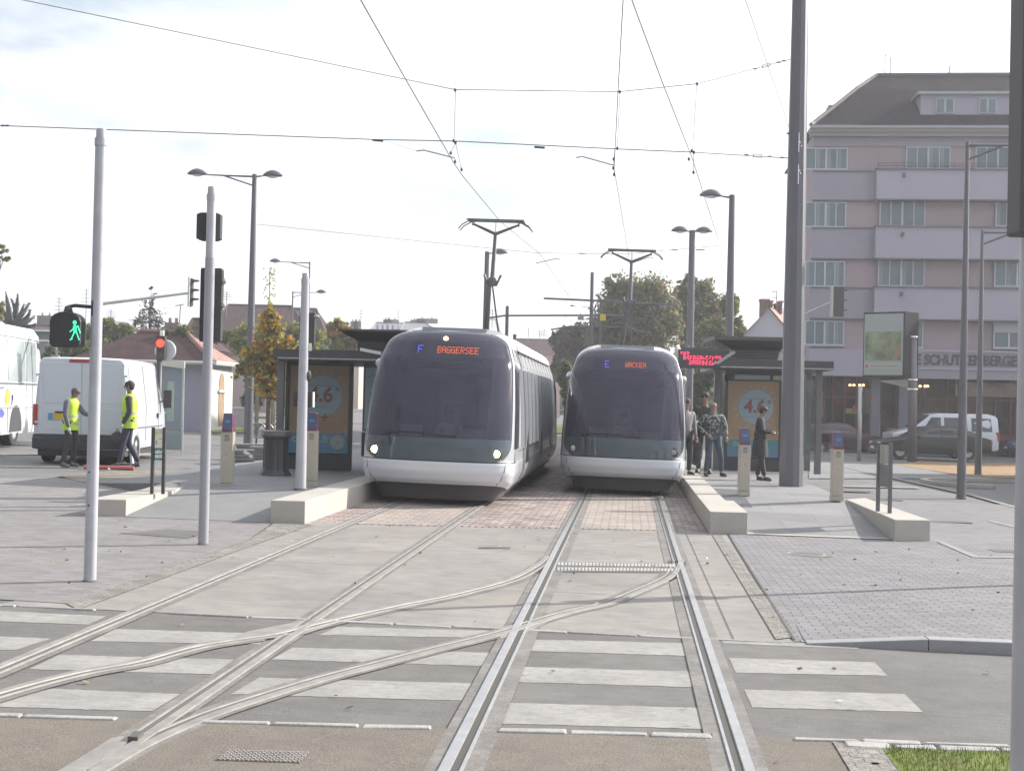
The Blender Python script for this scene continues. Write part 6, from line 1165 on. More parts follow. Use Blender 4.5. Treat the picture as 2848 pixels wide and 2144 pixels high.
person('woman in a dark coat looking down, standing right of the ticket post', pz(2112, 1336), math.radians(75), 1.66, mat('coat_black', (.028, .028, .036), .85), mat('tights_dark', (.04, .032, .034), .7), M_hair, coat=True, pose=dict(head0=(0, -.05, 1.52), head1=(0, -.08, 1.60), elL=(.22, -.06, 1.15), wrL=(.12, -.26, 1.12), elR=(-.22, -.05, 1.15), wrR=(-.12, -.26, 1.10), kneeL=(.06, -.02, .50), kneeR=(-.06, -.04, .5), ankL=(.07, .06, .09), toeL=(.08, -.11, .03), ankR=(-.10, -.12, .09), toeR=(-.13, -.28, .03)))
sitp = dict(pel=(0, 0, .50), waist=(0, .02, .64), chest=(0, 0, .85), neck=(0, -.02, 1.03), head0=(0, -.04, 1.10), head1=(0, -.06, 1.20), shL=(.18, 0, .98), shR=(-.18, 0, .98), elL=(.24, -.05, .74), elR=(-.24, -.05, .74), wrL=(.12, -.28, .66), wrR=(-.12, -.28, .66), hipL=(.09, -.02, .49), hipR=(-.09, -.02, .49), kneeL=(.13, -.44, .50), kneeR=(-.13, -.44, .50), ankL=(.13, -.44, .09), ankR=(-.13, -.46, .09), toeL=(.14, -.62, .03), toeR=(-.14, -.63, .03))
q = WP(2160, 1315, 34.6); person('person in dark clothes sitting on the bench inside the right shelter', V(q.x, 34.95, gz(q.x)+PH), math.radians(10), 1.72, M_char, M_navy, M_hair, pose=sitp)
person('person in a pale top half hidden by the right tram, at the platform edge', pz(1905, 1322), math.radians(30), 1.74, mat('top_pale', (.28, .26, .27), .8), M_char, mat('hair_brown', (.09, .05, .04), .7))
for T_, nm in ((tramL, 'left'), (tramR, 'right')):
    p_ = T_.location+Matrix.Rotation(-TH, 3, 'Z') @ V(.02, 1.85, .36); person('driver seated behind the windscreen of the '+nm+' tram', p_, -TH, 1.72, mat('shirt_pale', (.45, .52, .48), .8), M_navy, M_hair, pose=sitp)
# ================================================================ BUILDINGS
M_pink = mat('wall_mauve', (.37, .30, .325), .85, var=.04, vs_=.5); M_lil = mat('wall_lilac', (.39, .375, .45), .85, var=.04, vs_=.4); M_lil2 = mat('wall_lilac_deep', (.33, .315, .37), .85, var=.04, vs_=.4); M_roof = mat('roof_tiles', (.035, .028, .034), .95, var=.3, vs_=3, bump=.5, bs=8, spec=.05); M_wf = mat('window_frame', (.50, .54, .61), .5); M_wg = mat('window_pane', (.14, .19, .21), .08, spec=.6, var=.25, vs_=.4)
YB = 68.0; AB = math.radians(6); eb = V(math.cos(AB), -math.sin(AB), 0); nb_ = V(-math.sin(AB), -math.cos(AB), 0)
q0 = ray(2246, 1240); B0 = V(q0.x/q0.y*YB, YB, 0); B0.z = gz(B0.x)
BL = thing('apartment_building', 'mauve and lilac apartment block at the right with dark roof and a brasserie below', 'building', B0, -AB)
def FB(px, py, off=0.0):
    """(u, z) on the facade plane moved off metres towards the camera"""
    d = ray(px, py); o = B0+nb_*off; t = (o-CP).dot(nb_)/d.dot(nb_); p = CP+d*t; return (p-B0).dot(eb), p.z-B0.z
def fbox(mb, u0, z0, u1, z1, o0, o1): mb.box((u0, -o1, z0), (u1, -o0, z1))
UR = 26.0; zs = lambda py, px=2520: FB(px, py)[1]
zE = zs(372); zTop = zs(385); z_sf = zs(1050)
mb = MB(); mb.box((0, .02, zs(1050)), (UR, 13, zE)); mb.build('wall', M_pink, BL); mb = MB(); mb.box((.1, 2.5, -.8), (UR, 13, zs(1051))); mb.build('ground_floor_core', mat('shop_dark', (.05, .045, .045), .7), BL)
# horizontal lilac bands; the right part stands proud
ub = FB(2436, 600, .5)[0]
for (ya, yb) in ((480, 559), (638, 722), (805, 889)):
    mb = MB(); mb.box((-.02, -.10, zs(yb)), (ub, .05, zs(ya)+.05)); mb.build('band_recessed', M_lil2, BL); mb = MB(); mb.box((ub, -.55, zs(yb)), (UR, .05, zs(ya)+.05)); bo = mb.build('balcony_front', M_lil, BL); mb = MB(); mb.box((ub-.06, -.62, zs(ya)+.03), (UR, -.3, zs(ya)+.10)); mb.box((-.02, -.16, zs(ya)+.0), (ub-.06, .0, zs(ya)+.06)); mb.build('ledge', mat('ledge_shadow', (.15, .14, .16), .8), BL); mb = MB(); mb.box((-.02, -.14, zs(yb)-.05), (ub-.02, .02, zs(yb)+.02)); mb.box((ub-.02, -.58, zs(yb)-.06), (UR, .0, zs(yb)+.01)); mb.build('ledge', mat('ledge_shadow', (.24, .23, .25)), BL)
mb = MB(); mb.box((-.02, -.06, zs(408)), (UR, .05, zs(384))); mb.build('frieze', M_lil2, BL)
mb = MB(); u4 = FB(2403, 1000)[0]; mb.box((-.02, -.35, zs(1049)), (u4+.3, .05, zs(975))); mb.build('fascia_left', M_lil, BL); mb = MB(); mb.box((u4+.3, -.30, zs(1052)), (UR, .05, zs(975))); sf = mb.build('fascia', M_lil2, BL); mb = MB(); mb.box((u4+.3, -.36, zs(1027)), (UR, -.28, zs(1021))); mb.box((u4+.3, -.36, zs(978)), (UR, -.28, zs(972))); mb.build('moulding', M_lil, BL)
u1 = FB(2546, 1005, .36)[0]; u2 = FB(2850, 1005, .36)[0]; tw_ = text_mesh('E SCHUTZENBERGER', .70, mat('sign_letters', (.09, .07, .09), .6), 'sign_lettering', BL, (u1, -.33, zs(1001)), (math.pi/2, 0, 0), .03, 'LEFT', bold=.02)
wd = max(v.co.x for v in tw_.data.vertices); tw_.scale = ((u2-u1)/wd, 1, 1)
# windows
def window(px0, px1, y0, y1, n, off=.0, shutter=0):
    a, za = FB(px0, y1, off); b, zb = FB(px1, y0, off); mb = MB(); f = .055
    mb.box((a, -off-.05, za), (b, -off+.06, za+f)); mb.box((a, -off-.05, zb-f), (b, -off+.06, zb)); w_ = (b-a)/n
    for i in range(n+1): x = a+w_*i; g_ = f if i in (0, n) else (.09 if i == n//2 else .05); mb.box((x-g_ if i == n else x-(g_/2 if i else 0), -off-.05, za+f), (x if i == n else x+(g_/2 if i else g_), -off+.06, zb-f))
    fo = mb.build('window', M_wf, BL); q = MB(); q.box((a+.02, -off-.01, za+.02), (b-.02, -off+.02, zb-.02)); q.build('pane', M_wg, fo)
    q = MB(); q.box((a-.04, -off-.12, za-.06), (b+.04, -off, za)); q.build('sill', M_lil, fo)
    if shutter: q = MB(); q.box((a, -off-.07, zb-(zb-za)*shutter), (b, -off-.045, zb+.01)); q.build('shutter', mat('shutter_pale', (.40, .45, .46), .6), fo)
    rr = random.Random(px0+y0)
    for i in range(n):
        if rr.random() < .45: q = MB(); x = a+w_*(i+.12); q.box((x, -off-.018, za+.06), (x+w_*.3, -off-.012, zb-.06)); q.build('curtain', mat('curtain', (.25, .28, .30), .8), fo)
for args in [(2180, 2358, 412, 472, 4, .02), (2519, 2644, 409, 471, 4, .02), (2712, 2838, 409, 471, 4, .02), (2905, 3030, 409, 471, 4, .02), (2180, 2354, 563, 632, 4, .02), (2445, 2574, 558, 630, 4, .10), (2768, 2896, 558, 630, 4, .10), (3000, 3130, 558, 630, 4, .1),
             (2180, 2350, 727, 797, 4, .02), (2441, 2572, 722, 796, 4, .10), (2764, 2894, 724, 797, 4, .10), (3000, 3130, 724, 797, 4, .1), (2180, 2348, 893, 959, 4, .02), (2440, 2568, 891, 966, 4, .10), (2762, 2892, 892, 968, 3, .10, .45), (3000, 3130, 892, 968, 3, .1)]:
    if args[0] == 2180: args = (2238,)+args[1:]
    window(*args)
# railing on the top terrace
mb = MB(); z0 = zs(480)+.1
for u in [ub+.1+i*.9 for i in range(24)]: mb.tube([(u, -.5, z0), (u, -.5, z0+.28)], .015, 4)
for z in (z0+.28, z0+.15): mb.tube([(ub, -.5, z), (UR, -.5, z)], .018, 5)
mb.build('railing', M_mast, BL)
# eaves, roof and dormer
mb = MB(); mb.box((-.22, -.6, zE-.02), (UR, .3, zE+.14)); mb.box((-.18, -.45, zE-.20), (UR, .2, zE-.02)); mb.build('cornice', mat('cornice_cream', (.33, .31, .31), .7), BL); mb = MB(); mb.box((-.25, -.75, zE+.14), (UR, -.55, zE+.26)); mb.build('gutter', mat('gutter_pale', (.36, .37, .40), .5, .2), BL)
d_r = 6.0; ur, zr = FB(2440, 211, -d_r); ze = zE+.24
ul, _z = FB(2245, 350, 0); p1 = FB(2290, 322, -1.4); p2 = FB(2345, 283, -3.0)
def hip(t):  # flared profile: returns (u at hip, y, z)
    return [(-.22, -.7, ze), (FB(2264, 342, -.2)[0], .3, ze+(zr-ze)*.075), (FB(2313, 306, -1.6)[0], 1.7, ze+(zr-ze)*.32), (FB(2384, 252, -3.8)[0], 3.9, ze+(zr-ze)*.70), (ur, 6.0, zr)][t]
rows = [[V(*hip(i)) , V(UR, hip(i)[1], hip(i)[2])] for i in range(5)]; mb = MB(); mb.grid(rows)
mb.grid([[V(*hip(i)), V(hip(i)[0], 13.5-(hip(i)[1]+.7), hip(i)[2])] for i in range(5)]); mb.grid([[V(hip(i)[0], 13.5-(hip(i)[1]+.7), hip(i)[2]), V(UR, 13.5-(hip(i)[1]+.7), hip(i)[2])] for i in range(5)]); mb.build('roof', M_roof, BL)
mb = MB(); mb.tube([(ur, 6.0, zr+.03), (UR, 6.0, zr+.03)], .12, 6); mb.tube([V(*hip(i))+V(0, 0, .05) for i in range(5)], .10, 6); mb.build('ridge_tiles', mat('ridge_brown', (.12, .10, .10), .8), BL)
ua, za = FB(2560, 328, -1.2); uc, zc = FB(2560, 265, -1.2); mb = MB(); mb.box((ua, 1.2, za), (UR, 7, zc)); dm = mb.build('dormer', M_lil, BL); mb = MB(); mb.box((ua-.2, .95, zc), (UR, 7, zc+.14)); mb.build('dormer_roof', mat('gutter_pale', (.36, .37, .40)), BL); mb = MB(); mb.box((ua-.05, 1.12, za-.12), (UR, 1.3, za+.02)); mb.build('dormer_apron', M_lil, BL)
for a, b in ((2606, 2650), (2725, 2768), (2845, 2888)):
    x0, w0 = FB(a, 313, -1.2); x1, w1 = FB(b, 277, -1.2); mb = MB(); mb.box((x0-.06, 1.13, w0-.06), (x1+.06, 1.22, w1+.06)); fo = mb.build('window', M_wf, BL); mb = MB(); xm = (x0+x1)/2; mb.box((x0, 1.10, w0), (xm-.06, 1.14, w1)); mb.box((xm+.06, 1.10, w0), (x1, 1.14, w1)); mb.build('pane', M_wg, fo)
x0, w0 = FB(2308, 301, -2); mb = MB(); mb.hexa([(x0+.1, 2.2, w0-.25), (x0+.7, 2.6, w0-.25), (x0+.7, 3.2, w0-.25), (x0+.1, 3.2, w0-.25), (x0-.05, 2.1, w0+.18), (x0+.7, 2.5, w0+.28), (x0+.7, 3.2, w0+.28), (x0-.05, 3.2, w0+.18)]); mb.build('side_dormer', M_lil2, BL)
mb = MB(); 
for px, t in ((2461, 150), (2476, 160)): u, z = FB(px, 205, -6); mb.tube([(u, 6, z-.3), (u, 6, FB(px, t, -6)[1])], .022, 5); mb.tube([(u, 6, FB(px, t, -6)[1]-.1), (u+.18, 6, FB(px, t, -6)[1]-.1)], .015, 4)
u, z = FB(2640, 205, -6); mb.tube([(u, 6, z-.3), (u, 6, z+.35), (u+.1, 6, z+.5)], .03, 5); mb.build('aerial', M_wire, BL)
for px in (2641, 2632):
    pass
for px, py in ((2515, 486), (2511, 651), (2508, 816)): mb = MB(); u, z = FB(px, py, .6); mb.box((u-.06, -.68, z-.12), (u+.06, -.56, z+.08)); mb.build('spout', M_mast, BL)
# shop front
M_bm = mat('shop_mullion', (.12, .045, .038), .6); M_sg = mat('shop_glass', (.03, .024, .022), .35, spec=.12, var=.7, vs_=.6, col2=(.12, .085, .06)); M_pier = mat('shop_pier', (.20, .19, .23), .8)
zb_, zt2 = -.3, zs(1050)
mb = MB(); mb.box((.1, .9, -.5), (UR, 1.0, zt2)); mb.build('shop_glazing', M_sg, BL)
for a, b in ((2424, 2450), (2503, 2530)):
    u0 = FB(a, 1150, .0)[0]; u1_ = FB(b, 1150, 0)[0]; mb = MB(); mb.box((u0, .3, -.5), (u1_, .95, zt2)); mb.build('pier', M_pier, BL)
for a in (2240, 2262, 2296, 2318, 2352, 2386, 2454, 2498, 2534, 2576, 2640, 2668, 2700, 2738, 2776, 2820, 2836, 2880):
    u0 = FB(a, 1150, 0)[0]; mb = MB(); mb.box((u0, .78, -.5), (u0+.09, .9, zt2)); mb.build('mullion', M_bm, BL)
mb = MB(); z = zs(1110); mb.box((FB(2296, 0)[0], .80, z), (FB(2424, 0)[0], .88, z+.09)); mb.box((FB(2530, 0)[0], .80, z), (UR, .88, z+.09)); mb.box((.1, .80, zs(1206)-.25), (UR, .9, zs(1206)+.05)); mb.build('transom', M_bm, BL)
mb = MB(); mb.box((FB(2262, 0)[0], .70, -.5), (FB(2300, 0)[0], .88, zs(1108))); mb.build('door', mat('door_dark', (.03, .024, .024), .5), BL)
for a, b, y0, y1, c in ((2268, 2290, 1158, 1088, (.22, .18, .13)), (2425, 2448, 1218, 1150, (.42, .40, .42)), (2498, 2520, 1168, 1114, (.34, .28, .20)), (2318, 2350, 1210, 1175, (.10, .12, .08)), (2352, 2384, 1150, 1136, (.22, .24, .05)), (2464, 2500, 1225, 1190, (.20, .20, .22)), (2690, 2850, 1102, 1066, (.30, .22, .18)), (2656, 2664, 1102, 1066, (.34, .30, .20))):
    u0, z0 = FB(a, y0, -.8); u1_, z1 = FB(b, y1, -.8); mb = MB(); mb.box((u0, .75, z0), (u1_, .79, z1)); mb.build('shop_notice', mat('notice_%d' % a, c, .7, var=.3, vs_=2), BL)
mb = MB()
for px, py in ((2364, 1071), (2375, 1071), (2391, 1071), (2401, 1071), (2559, 1074), (2573, 1074), (2580, 1074)): u, z = FB(px, py, -.7); mb.ell((u, .70, z), (.07, .04, .06), 8, 5)
mb.build('ceiling_spot', mat('spot_warm', (1, .6, .3), .4, emit=(1, .50, .22), es=3), BL)
mb = MB(); u, z = FB(2334, 1130, -.8); mb.tube([(u-.3, .7, z+.6), (u, .7, z), (u+.3, .7, z+.3)], .03, 5)
for px, py in ((2375, 1135), (2420, 1125)): u, z = FB(px, py, -.8); mb.box((u-.08, .72, z-.15), (u+.08, .76, z+.15))
mb.build('lettering_fragment', mat('lamp_dim_red', (.35, .06, .03)), BL)
# ---------------------------------------------------------------- generic houses built where they stand
def house(name, label, px0, px1, Y, y_eave, y_ridge, px_r0, px_r1, wall, roof, depth=9, rz=0, cat='house', over=.4, ybase=None, wins=None, chims=()):
    a, b = WP(px0, y_eave, Y), WP(px1, y_eave, Y); w_ = b.x-a.x; base = V(a.x, Y, gz((a.x+b.x)/2)-.3); T = thing(name, label, cat, base, rz); h = a.z-base.z; rh = WP(px_r0, y_ridge, Y+depth/2).z-base.z; r0, r1 = WP(px_r0, y_ridge, Y+depth/2).x-base.x, WP(px_r1, y_ridge, Y+depth/2).x-base.x
    mb = MB(); mb.box((0, 0, 0), (w_, depth, h)); mb.build('wall', wall, T)
    o = over; mb = MB(); e = [V(-o, -o, h), V(w_+o, -o, h), V(w_+o, depth+o, h), V(-o, depth+o, h)]; ra, rb = V(r0, depth/2, rh), V(r1, depth/2, rh); mb.poly([e[0], e[1], rb, ra]); mb.poly([e[1], e[2], rb]); mb.poly([e[2], e[3], ra, rb]); mb.poly([e[3], e[0], ra]); mb.poly(e[::-1]); ro = mb.build('roof', roof, T)
    mb = MB(); mb.tube([ra, rb], .12, 6); mb.tube([e[1], rb], .10, 6); mb.tube([e[0], ra], .10, 6); mb.build('ridge_tiles', roof, ro)
    for (q0_, y0, q1, y1) in (wins or []):
        p, q = WP(q0_, y1, Y), WP(q1, y0, Y); mb = MB(); mb.box((p.x-base.x-.08, -.03, p.z-base.z-.08), (q.x-base.x+.08, .02, q.z-base.z+.08)); fo = mb.build('window', M_wf, T); mb = MB(); mb.box((p.x-base.x, -.05, p.z-base.z), (q.x-base.x, -.03, q.z-base.z)); mb.build('pane', M_wg, fo)
    for (cx, y0, y1, w2) in chims:
        p = WP(cx, y0, Y+depth/2); q = WP(cx, y1, Y+depth/2); mb = MB(); mb.box((p.x-base.x-w2/2, depth/2-.3, q.z-base.z), (p.x-base.x+w2/2, depth/2+.3, p.z-base.z)); c = mb.build('chimney', mat('chimney_brick', (.22, .17, .16), .85, var=.15), ro); mb = MB()
        for k in (-.25, .25): mb.lathe([(.10, 0), (.09, .28), (.0, .28)], 8, (p.x-base.x+k*w2*.9, depth/2, p.z-base.z))
        mb.build('chimney_pot', mat('pot', (.35, .22, .17), .8), c)
    return T
M_hw = mat('render_shaded', (.33, .34, .41), .85, var=.03, vs_=.6); M_hl_ = mat('render_cream', (.60, .60, .52), .85, var=.05); M_tile = mat('tiles_brown', (.085, .055, .055), .95, var=.25, vs_=2.5, bump=.4, bs=6, spec=.05); M_red = mat('tiles_red', (.30, .17, .145), .8, var=.25, vs_=3, bump=.4, bs=8)  # lavender render has the shade put into its colour
# small hipped house: shade coloured into the long wall, sunlight into the right end
HY = 58.0; hb = WP(270, 1180, HY); hb = V(hb.x, HY, gz(hb.x)-.2); T = thing('small_house', 'single-storey house with brown hipped roof and sunlit right end with an arched doorway', 'house', hb)
def hp(px, py, dy=0): return WP(px, py, HY+dy)-hb
c0 = hp(587, 1010); c1 = WP(645, 1010, HY+3.2)-hb; c1.z = c0.z; l0 = V(0, 0, c0.z); hz = c0.z
back = c1+V(-9, 5, 0)
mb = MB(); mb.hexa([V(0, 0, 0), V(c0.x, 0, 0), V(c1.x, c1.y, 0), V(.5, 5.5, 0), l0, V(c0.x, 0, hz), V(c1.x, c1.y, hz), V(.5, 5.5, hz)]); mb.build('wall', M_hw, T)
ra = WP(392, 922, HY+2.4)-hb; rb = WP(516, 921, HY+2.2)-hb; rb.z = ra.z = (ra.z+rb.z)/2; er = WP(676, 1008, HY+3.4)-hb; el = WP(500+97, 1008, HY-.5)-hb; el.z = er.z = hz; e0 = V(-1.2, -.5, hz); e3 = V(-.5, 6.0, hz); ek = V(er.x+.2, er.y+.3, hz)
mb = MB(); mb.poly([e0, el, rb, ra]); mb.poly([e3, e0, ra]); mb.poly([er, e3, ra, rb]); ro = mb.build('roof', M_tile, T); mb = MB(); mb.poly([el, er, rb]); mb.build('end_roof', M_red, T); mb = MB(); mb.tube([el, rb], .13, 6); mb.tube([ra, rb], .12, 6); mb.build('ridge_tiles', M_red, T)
mb = MB(); mb.tube([e0, el], .09, 6); mb.tube([el, er], .10, 6); mb.build('gutter', mat('gutter_cream', (.62, .62, .56), .5), T); mb = MB(); mb.poly([e0-V(0, 0, .02), e3-V(0, 0, .02), er-V(0, 0, .02), el-V(0, 0, .02)]); mb.build('soffit', M_hl_, T)
ev = (V(c1.x, c1.y, 0)-V(c0.x, 0, 0)); nv = V(ev.y, -ev.x, 0).normalized()
if nv.x < 0: nv = -nv
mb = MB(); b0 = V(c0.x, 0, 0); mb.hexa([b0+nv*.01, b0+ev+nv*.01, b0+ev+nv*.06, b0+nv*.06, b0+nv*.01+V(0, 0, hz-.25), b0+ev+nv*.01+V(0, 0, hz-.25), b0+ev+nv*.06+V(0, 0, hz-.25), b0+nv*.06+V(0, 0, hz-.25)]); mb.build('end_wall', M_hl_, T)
mb = MB(); pts = []; u_ = ev.normalized(); cw = ev.length*.45
for i in range(9): a = math.pi*i/8; pts.append((cw+.42*math.cos(a), 2.05+.55*math.sin(a)))
pts += [(cw-.42, .3), (cw+.42, .3)]; mb.poly([b0+nv*.08+u_*x+V(0, 0, z) for x, z in pts]); mb.build('arched_door', mat('door_wood', (.30, .20, .12), .7, var=.2), T); mb = MB(); mb.hexa([b0+nv*.09+u_*(cw-.6)+V(0, 0, 1.75), b0+nv*.09+u_*(cw+.6)+V(0, 0, 1.75), b0+nv*.16+u_*(cw+.6)+V(0, 0, 1.75), b0+nv*.16+u_*(cw-.6)+V(0, 0, 1.75)]+[b0+nv*.09+u_*(cw-.6)+V(0, 0, 1.86), b0+nv*.09+u_*(cw+.6)+V(0, 0, 1.86), b0+nv*.16+u_*(cw+.6)+V(0, 0, 1.86), b0+nv*.16+u_*(cw-.6)+V(0, 0, 1.86)]); mb.build('door_ledge', M_hl_, T)
mb = MB(); a = hp(375, 1025); b = hp(425, 1160); mb.box((a.x, -.03, b.z), (b.x, .0, a.z)); mb.build('side_window', mat('pane_pale', (.45, .5, .52), .2), T)
house('brown_house', 'brown tiled house behind the small house, chimney and aerial on its ridge', 470, 560, 75, 968, 911, 480, 556, M_hw, M_tile, 6, chims=((482, 898, 915, .8),)); T = thing('roof_aerial', 'aerial on the brown roof behind the small house', 'aerial', WP(498, 912, 78)); mb = MB(); mb.tube([(0, 0, -.2), (.05, 0, 1.3)], .03, 5); mb.tube([(-.25, 0, 1.25), (.25, 0, 1.35)], .025, 5); mb.build('mast', M_wire, T)
house('pale_annex', 'pale box-shaped annex just left of the second white pole', 532, 560, 80, 935, 888, 536, 558, mat('annex_pale', (.45, .50, .48), .8), M_tile, 4)
house('long_house', 'long house with brown roof behind the orange tree', 545, 900, 115, 985, 848, 636, 810, mat('wall_rose', (.46, .34, .33), .85), M_tile, 16, cat='house'); house('long_house', 'lower continuation of the long brown roof, right of the third white pole', 790, 905, 120, 960, 858, 800, 880, mat('wall_rose', (.46, .34, .33)), M_tile, 12)
house('flat_building', 'low pale building with a chimney behind the coach', -300, 160, 130, 916, 898, -250, 150, mat('wall_sand', (.50, .42, .35), .85), M_tile, 14, chims=((128, 878, 905, 1.6),)); house('grey_hall', 'grey hall behind the coach and the nearest white pole', -200, 235, 80, 915, 912, -180, 230, mat('wall_bluegrey', (.27, .31, .34), .85), mat('roof_lead', (.3, .3, .32), .6), 10)
house('cream_building', 'cream building with blue-grey roof left of the bare tree', 315, 372, 125, 915, 898, 322, 348, mat('wall_sand', (.50, .42, .35)), mat('roof_lead', (.3, .3, .32)), 10)
house('mansard_building', 'distant mansard block with white dormers above the left tram', 1035, 1140, 190, 922, 897, 1046, 1120, mat('wall_sand', (.5, .42, .35)), mat('roof_slate', (.20, .20, .23), .7), 14, chims=((1078, 889, 900, 1.2), (1089, 889, 900, 2.2)), wins=[(1048, 905, 1052, 917), (1062, 905, 1066, 917), (1076, 905, 1080, 917), (1090, 905, 1094, 917)])
house('mansard_building', 'distant slate-roofed block right of the mansard block', 1120, 1215, 185, 922, 896, 1125, 1180, mat('wall_sand', (.5, .42, .35)), mat('roof_slate', (.20, .20, .23)), 14, chims=((1163, 890, 900, 2.2), (1188, 886, 900, 3)))
house('far_house', 'distant roof over the shelter at the left', 905, 1000, 170, 945, 912, 915, 990, mat('wall_sand', (.5, .42, .35)), M_tile, 10, chims=((986, 894, 915, 1.0), (994, 894, 915, 1.0)), wins=[(925, 930, 936, 944)]); house('far_house', 'small pink-roofed house between the shelter crown and the third pole', 870, 915, 90, 965, 938, 874, 900, mat('wall_white', (.6, .6, .58), .8), M_red, 8)
house('far_house', 'distant brown roof right of the left tram', 1425, 1560, 160, 985, 943, 1430, 1545, mat('wall_rose', (.46, .34, .33)), M_tile, 12); house('far_house', 'distant pale block over the rear of the left tram', 1358, 1386, 150, 930, 888, 1361, 1383, mat('wall_white', (.6, .6, .58)), mat('wall_white', (.6, .6, .58)), 8)
# white gabled house
gY = 85; gb_ = WP(2066, 940, gY); base = V(gb_.x, gY, gz(gb_.x)); T = thing('gabled_house', 'white gabled house with tall chimneys left of the thick mast', 'house', base)
def gp_(px, py, dy=0): return WP(px, py, gY+dy)-base
ap = gp_(2139, 858); a = gp_(2069, 932); b = gp_(2200, 932); mb = MB(); mb.prism([(a.x, 0), (b.x, 0), (b.x, b.z), (ap.x, ap.z), (a.x, a.z)], 0, .4, 'y'); mb.build('gable_wall', mat('gable_white', (.50, .56, .63), .8), T)
mb = MB(); mb.poly([V(ap.x, -.15, ap.z+.05), V(b.x+.2, -.15, b.z-.1), V(b.x+5.2, 12, b.z-.1), V(ap.x+5, 12, ap.z+.05)]); mb.poly([V(ap.x, -.15, ap.z+.05), V(a.x-.2, -.15, a.z-.1), V(a.x+4.8, 12, a.z-.1), V(ap.x+5, 12, ap.z+.05)]); mb.build('roof', M_red, T)
for (x0, x1, y0, y1) in ((2114, 2136, 838, 890), (2138, 2146, 842, 866), (2154, 2162, 850, 874), (2165, 2173, 843, 874)): p, q = gp_(x0, y1, 2), gp_(x1, y0, 2); mb = MB(); mb.box((p.x, 1.6, p.z), (q.x, 2.4, q.z)); c = mb.build('chimney', mat('chimney_brick', (.22, .17, .16)), T); mb = MB(); mb.box((p.x-.05, 1.55, q.z), (q.x+.05, 2.45, q.z+.12)); mb.build('chimney_cap', mat('pot', (.35, .22, .17)), c)
p = gp_(2160, 845, 2); mb = MB(); mb.tube([(p.x, 2, p.z-.3), (p.x, 2, p.z+.8)], .03, 4); mb.tube([(p.x-.3, 2, p.z+.75), (p.x, 2, p.z+.8)], .03, 4); mb.tube([(p.x-.3, 2, p.z+.4), (p.x, 2, p.z+.4)], .03, 4); mb.build('aerial', M_wire, T)
# far roof aerials
def aerial(label, px, y0, y1, Y):
    b = WP(px, y1, Y); t = WP(px, y0, Y).z-b.z; T = thing('roof_aerial', label, 'aerial', b, group='television aerials'); mb = MB(); mb.tube([(0, 0, -1), (0, 0, t)], .035, 4)
    for k in range(4): z = t*(.45+.17*k); w_ = .5-.07*k; mb.tube([(-w_, 0, z), (w_, 0, z)], .022, 4)
    mb.build('mast', M_wire, T)
for a in (('television aerial left of the nearest white pole', 163, 828, 890, 130), ('tall television aerial touching the nearest white pole', 239, 805, 870, 128), ('television aerial right of the nearest white pole', 308, 862, 895, 125), ('television aerial by the second white pole', 630, 812, 850, 115), ('television aerial above the far roofs near the left shelter', 1003, 862, 915, 170), ('television aerial over the left tram roof', 1107, 862, 900, 188), ('television aerial left of the mast at the tram roof', 1369, 860, 885, 150), ('first aerial above the far brown roof', 1469, 912, 945, 165), ('second aerial above the far brown roof', 1500, 918, 945, 165), ('third aerial above the far brown roof', 1513, 915, 945, 165)): aerial(*a)
# ================================================================ TREES
L_G = [mat('leaf_green_dark', (0.121, 0.149, 0.088), .7), mat('leaf_green', (0.189, 0.230, 0.108), .7), mat('leaf_green_light', (0.176, 0.216, 0.074), .7)]; L_O = [mat('leaf_olive', (0.230, 0.216, 0.095), .7), mat('leaf_gold', (.55, .36, .06), .7), mat('leaf_orange', (.50, .24, .06), .7), mat('leaf_yellowgreen', (0.338, 0.324, 0.081), .7)]; L_R = [mat('leaf_rust', (0.162, 0.081, 0.054), .7), mat('leaf_plum', (0.088, 0.061, 0.061), .7), mat('leaf_green_dark', (.045, .06, .03))]; L_Y = [mat('leaf_green_light', (.13, .16, .055)), mat('leaf_yellowgreen', (.25, .24, .06)), mat('leaf_green', (.075, .10, .04))]; L_M = [mat('leaf_green_dark', (.045, .06, .03)), mat('leaf_green', (.075, .10, .04)), mat('leaf_olive', (.12, .12, .045)), mat('leaf_brownish', (0.324, 0.230, 0.108), .7)]
M_bark = mat('bark', (.09, .07, .055), .9, var=.25, vs_=6)
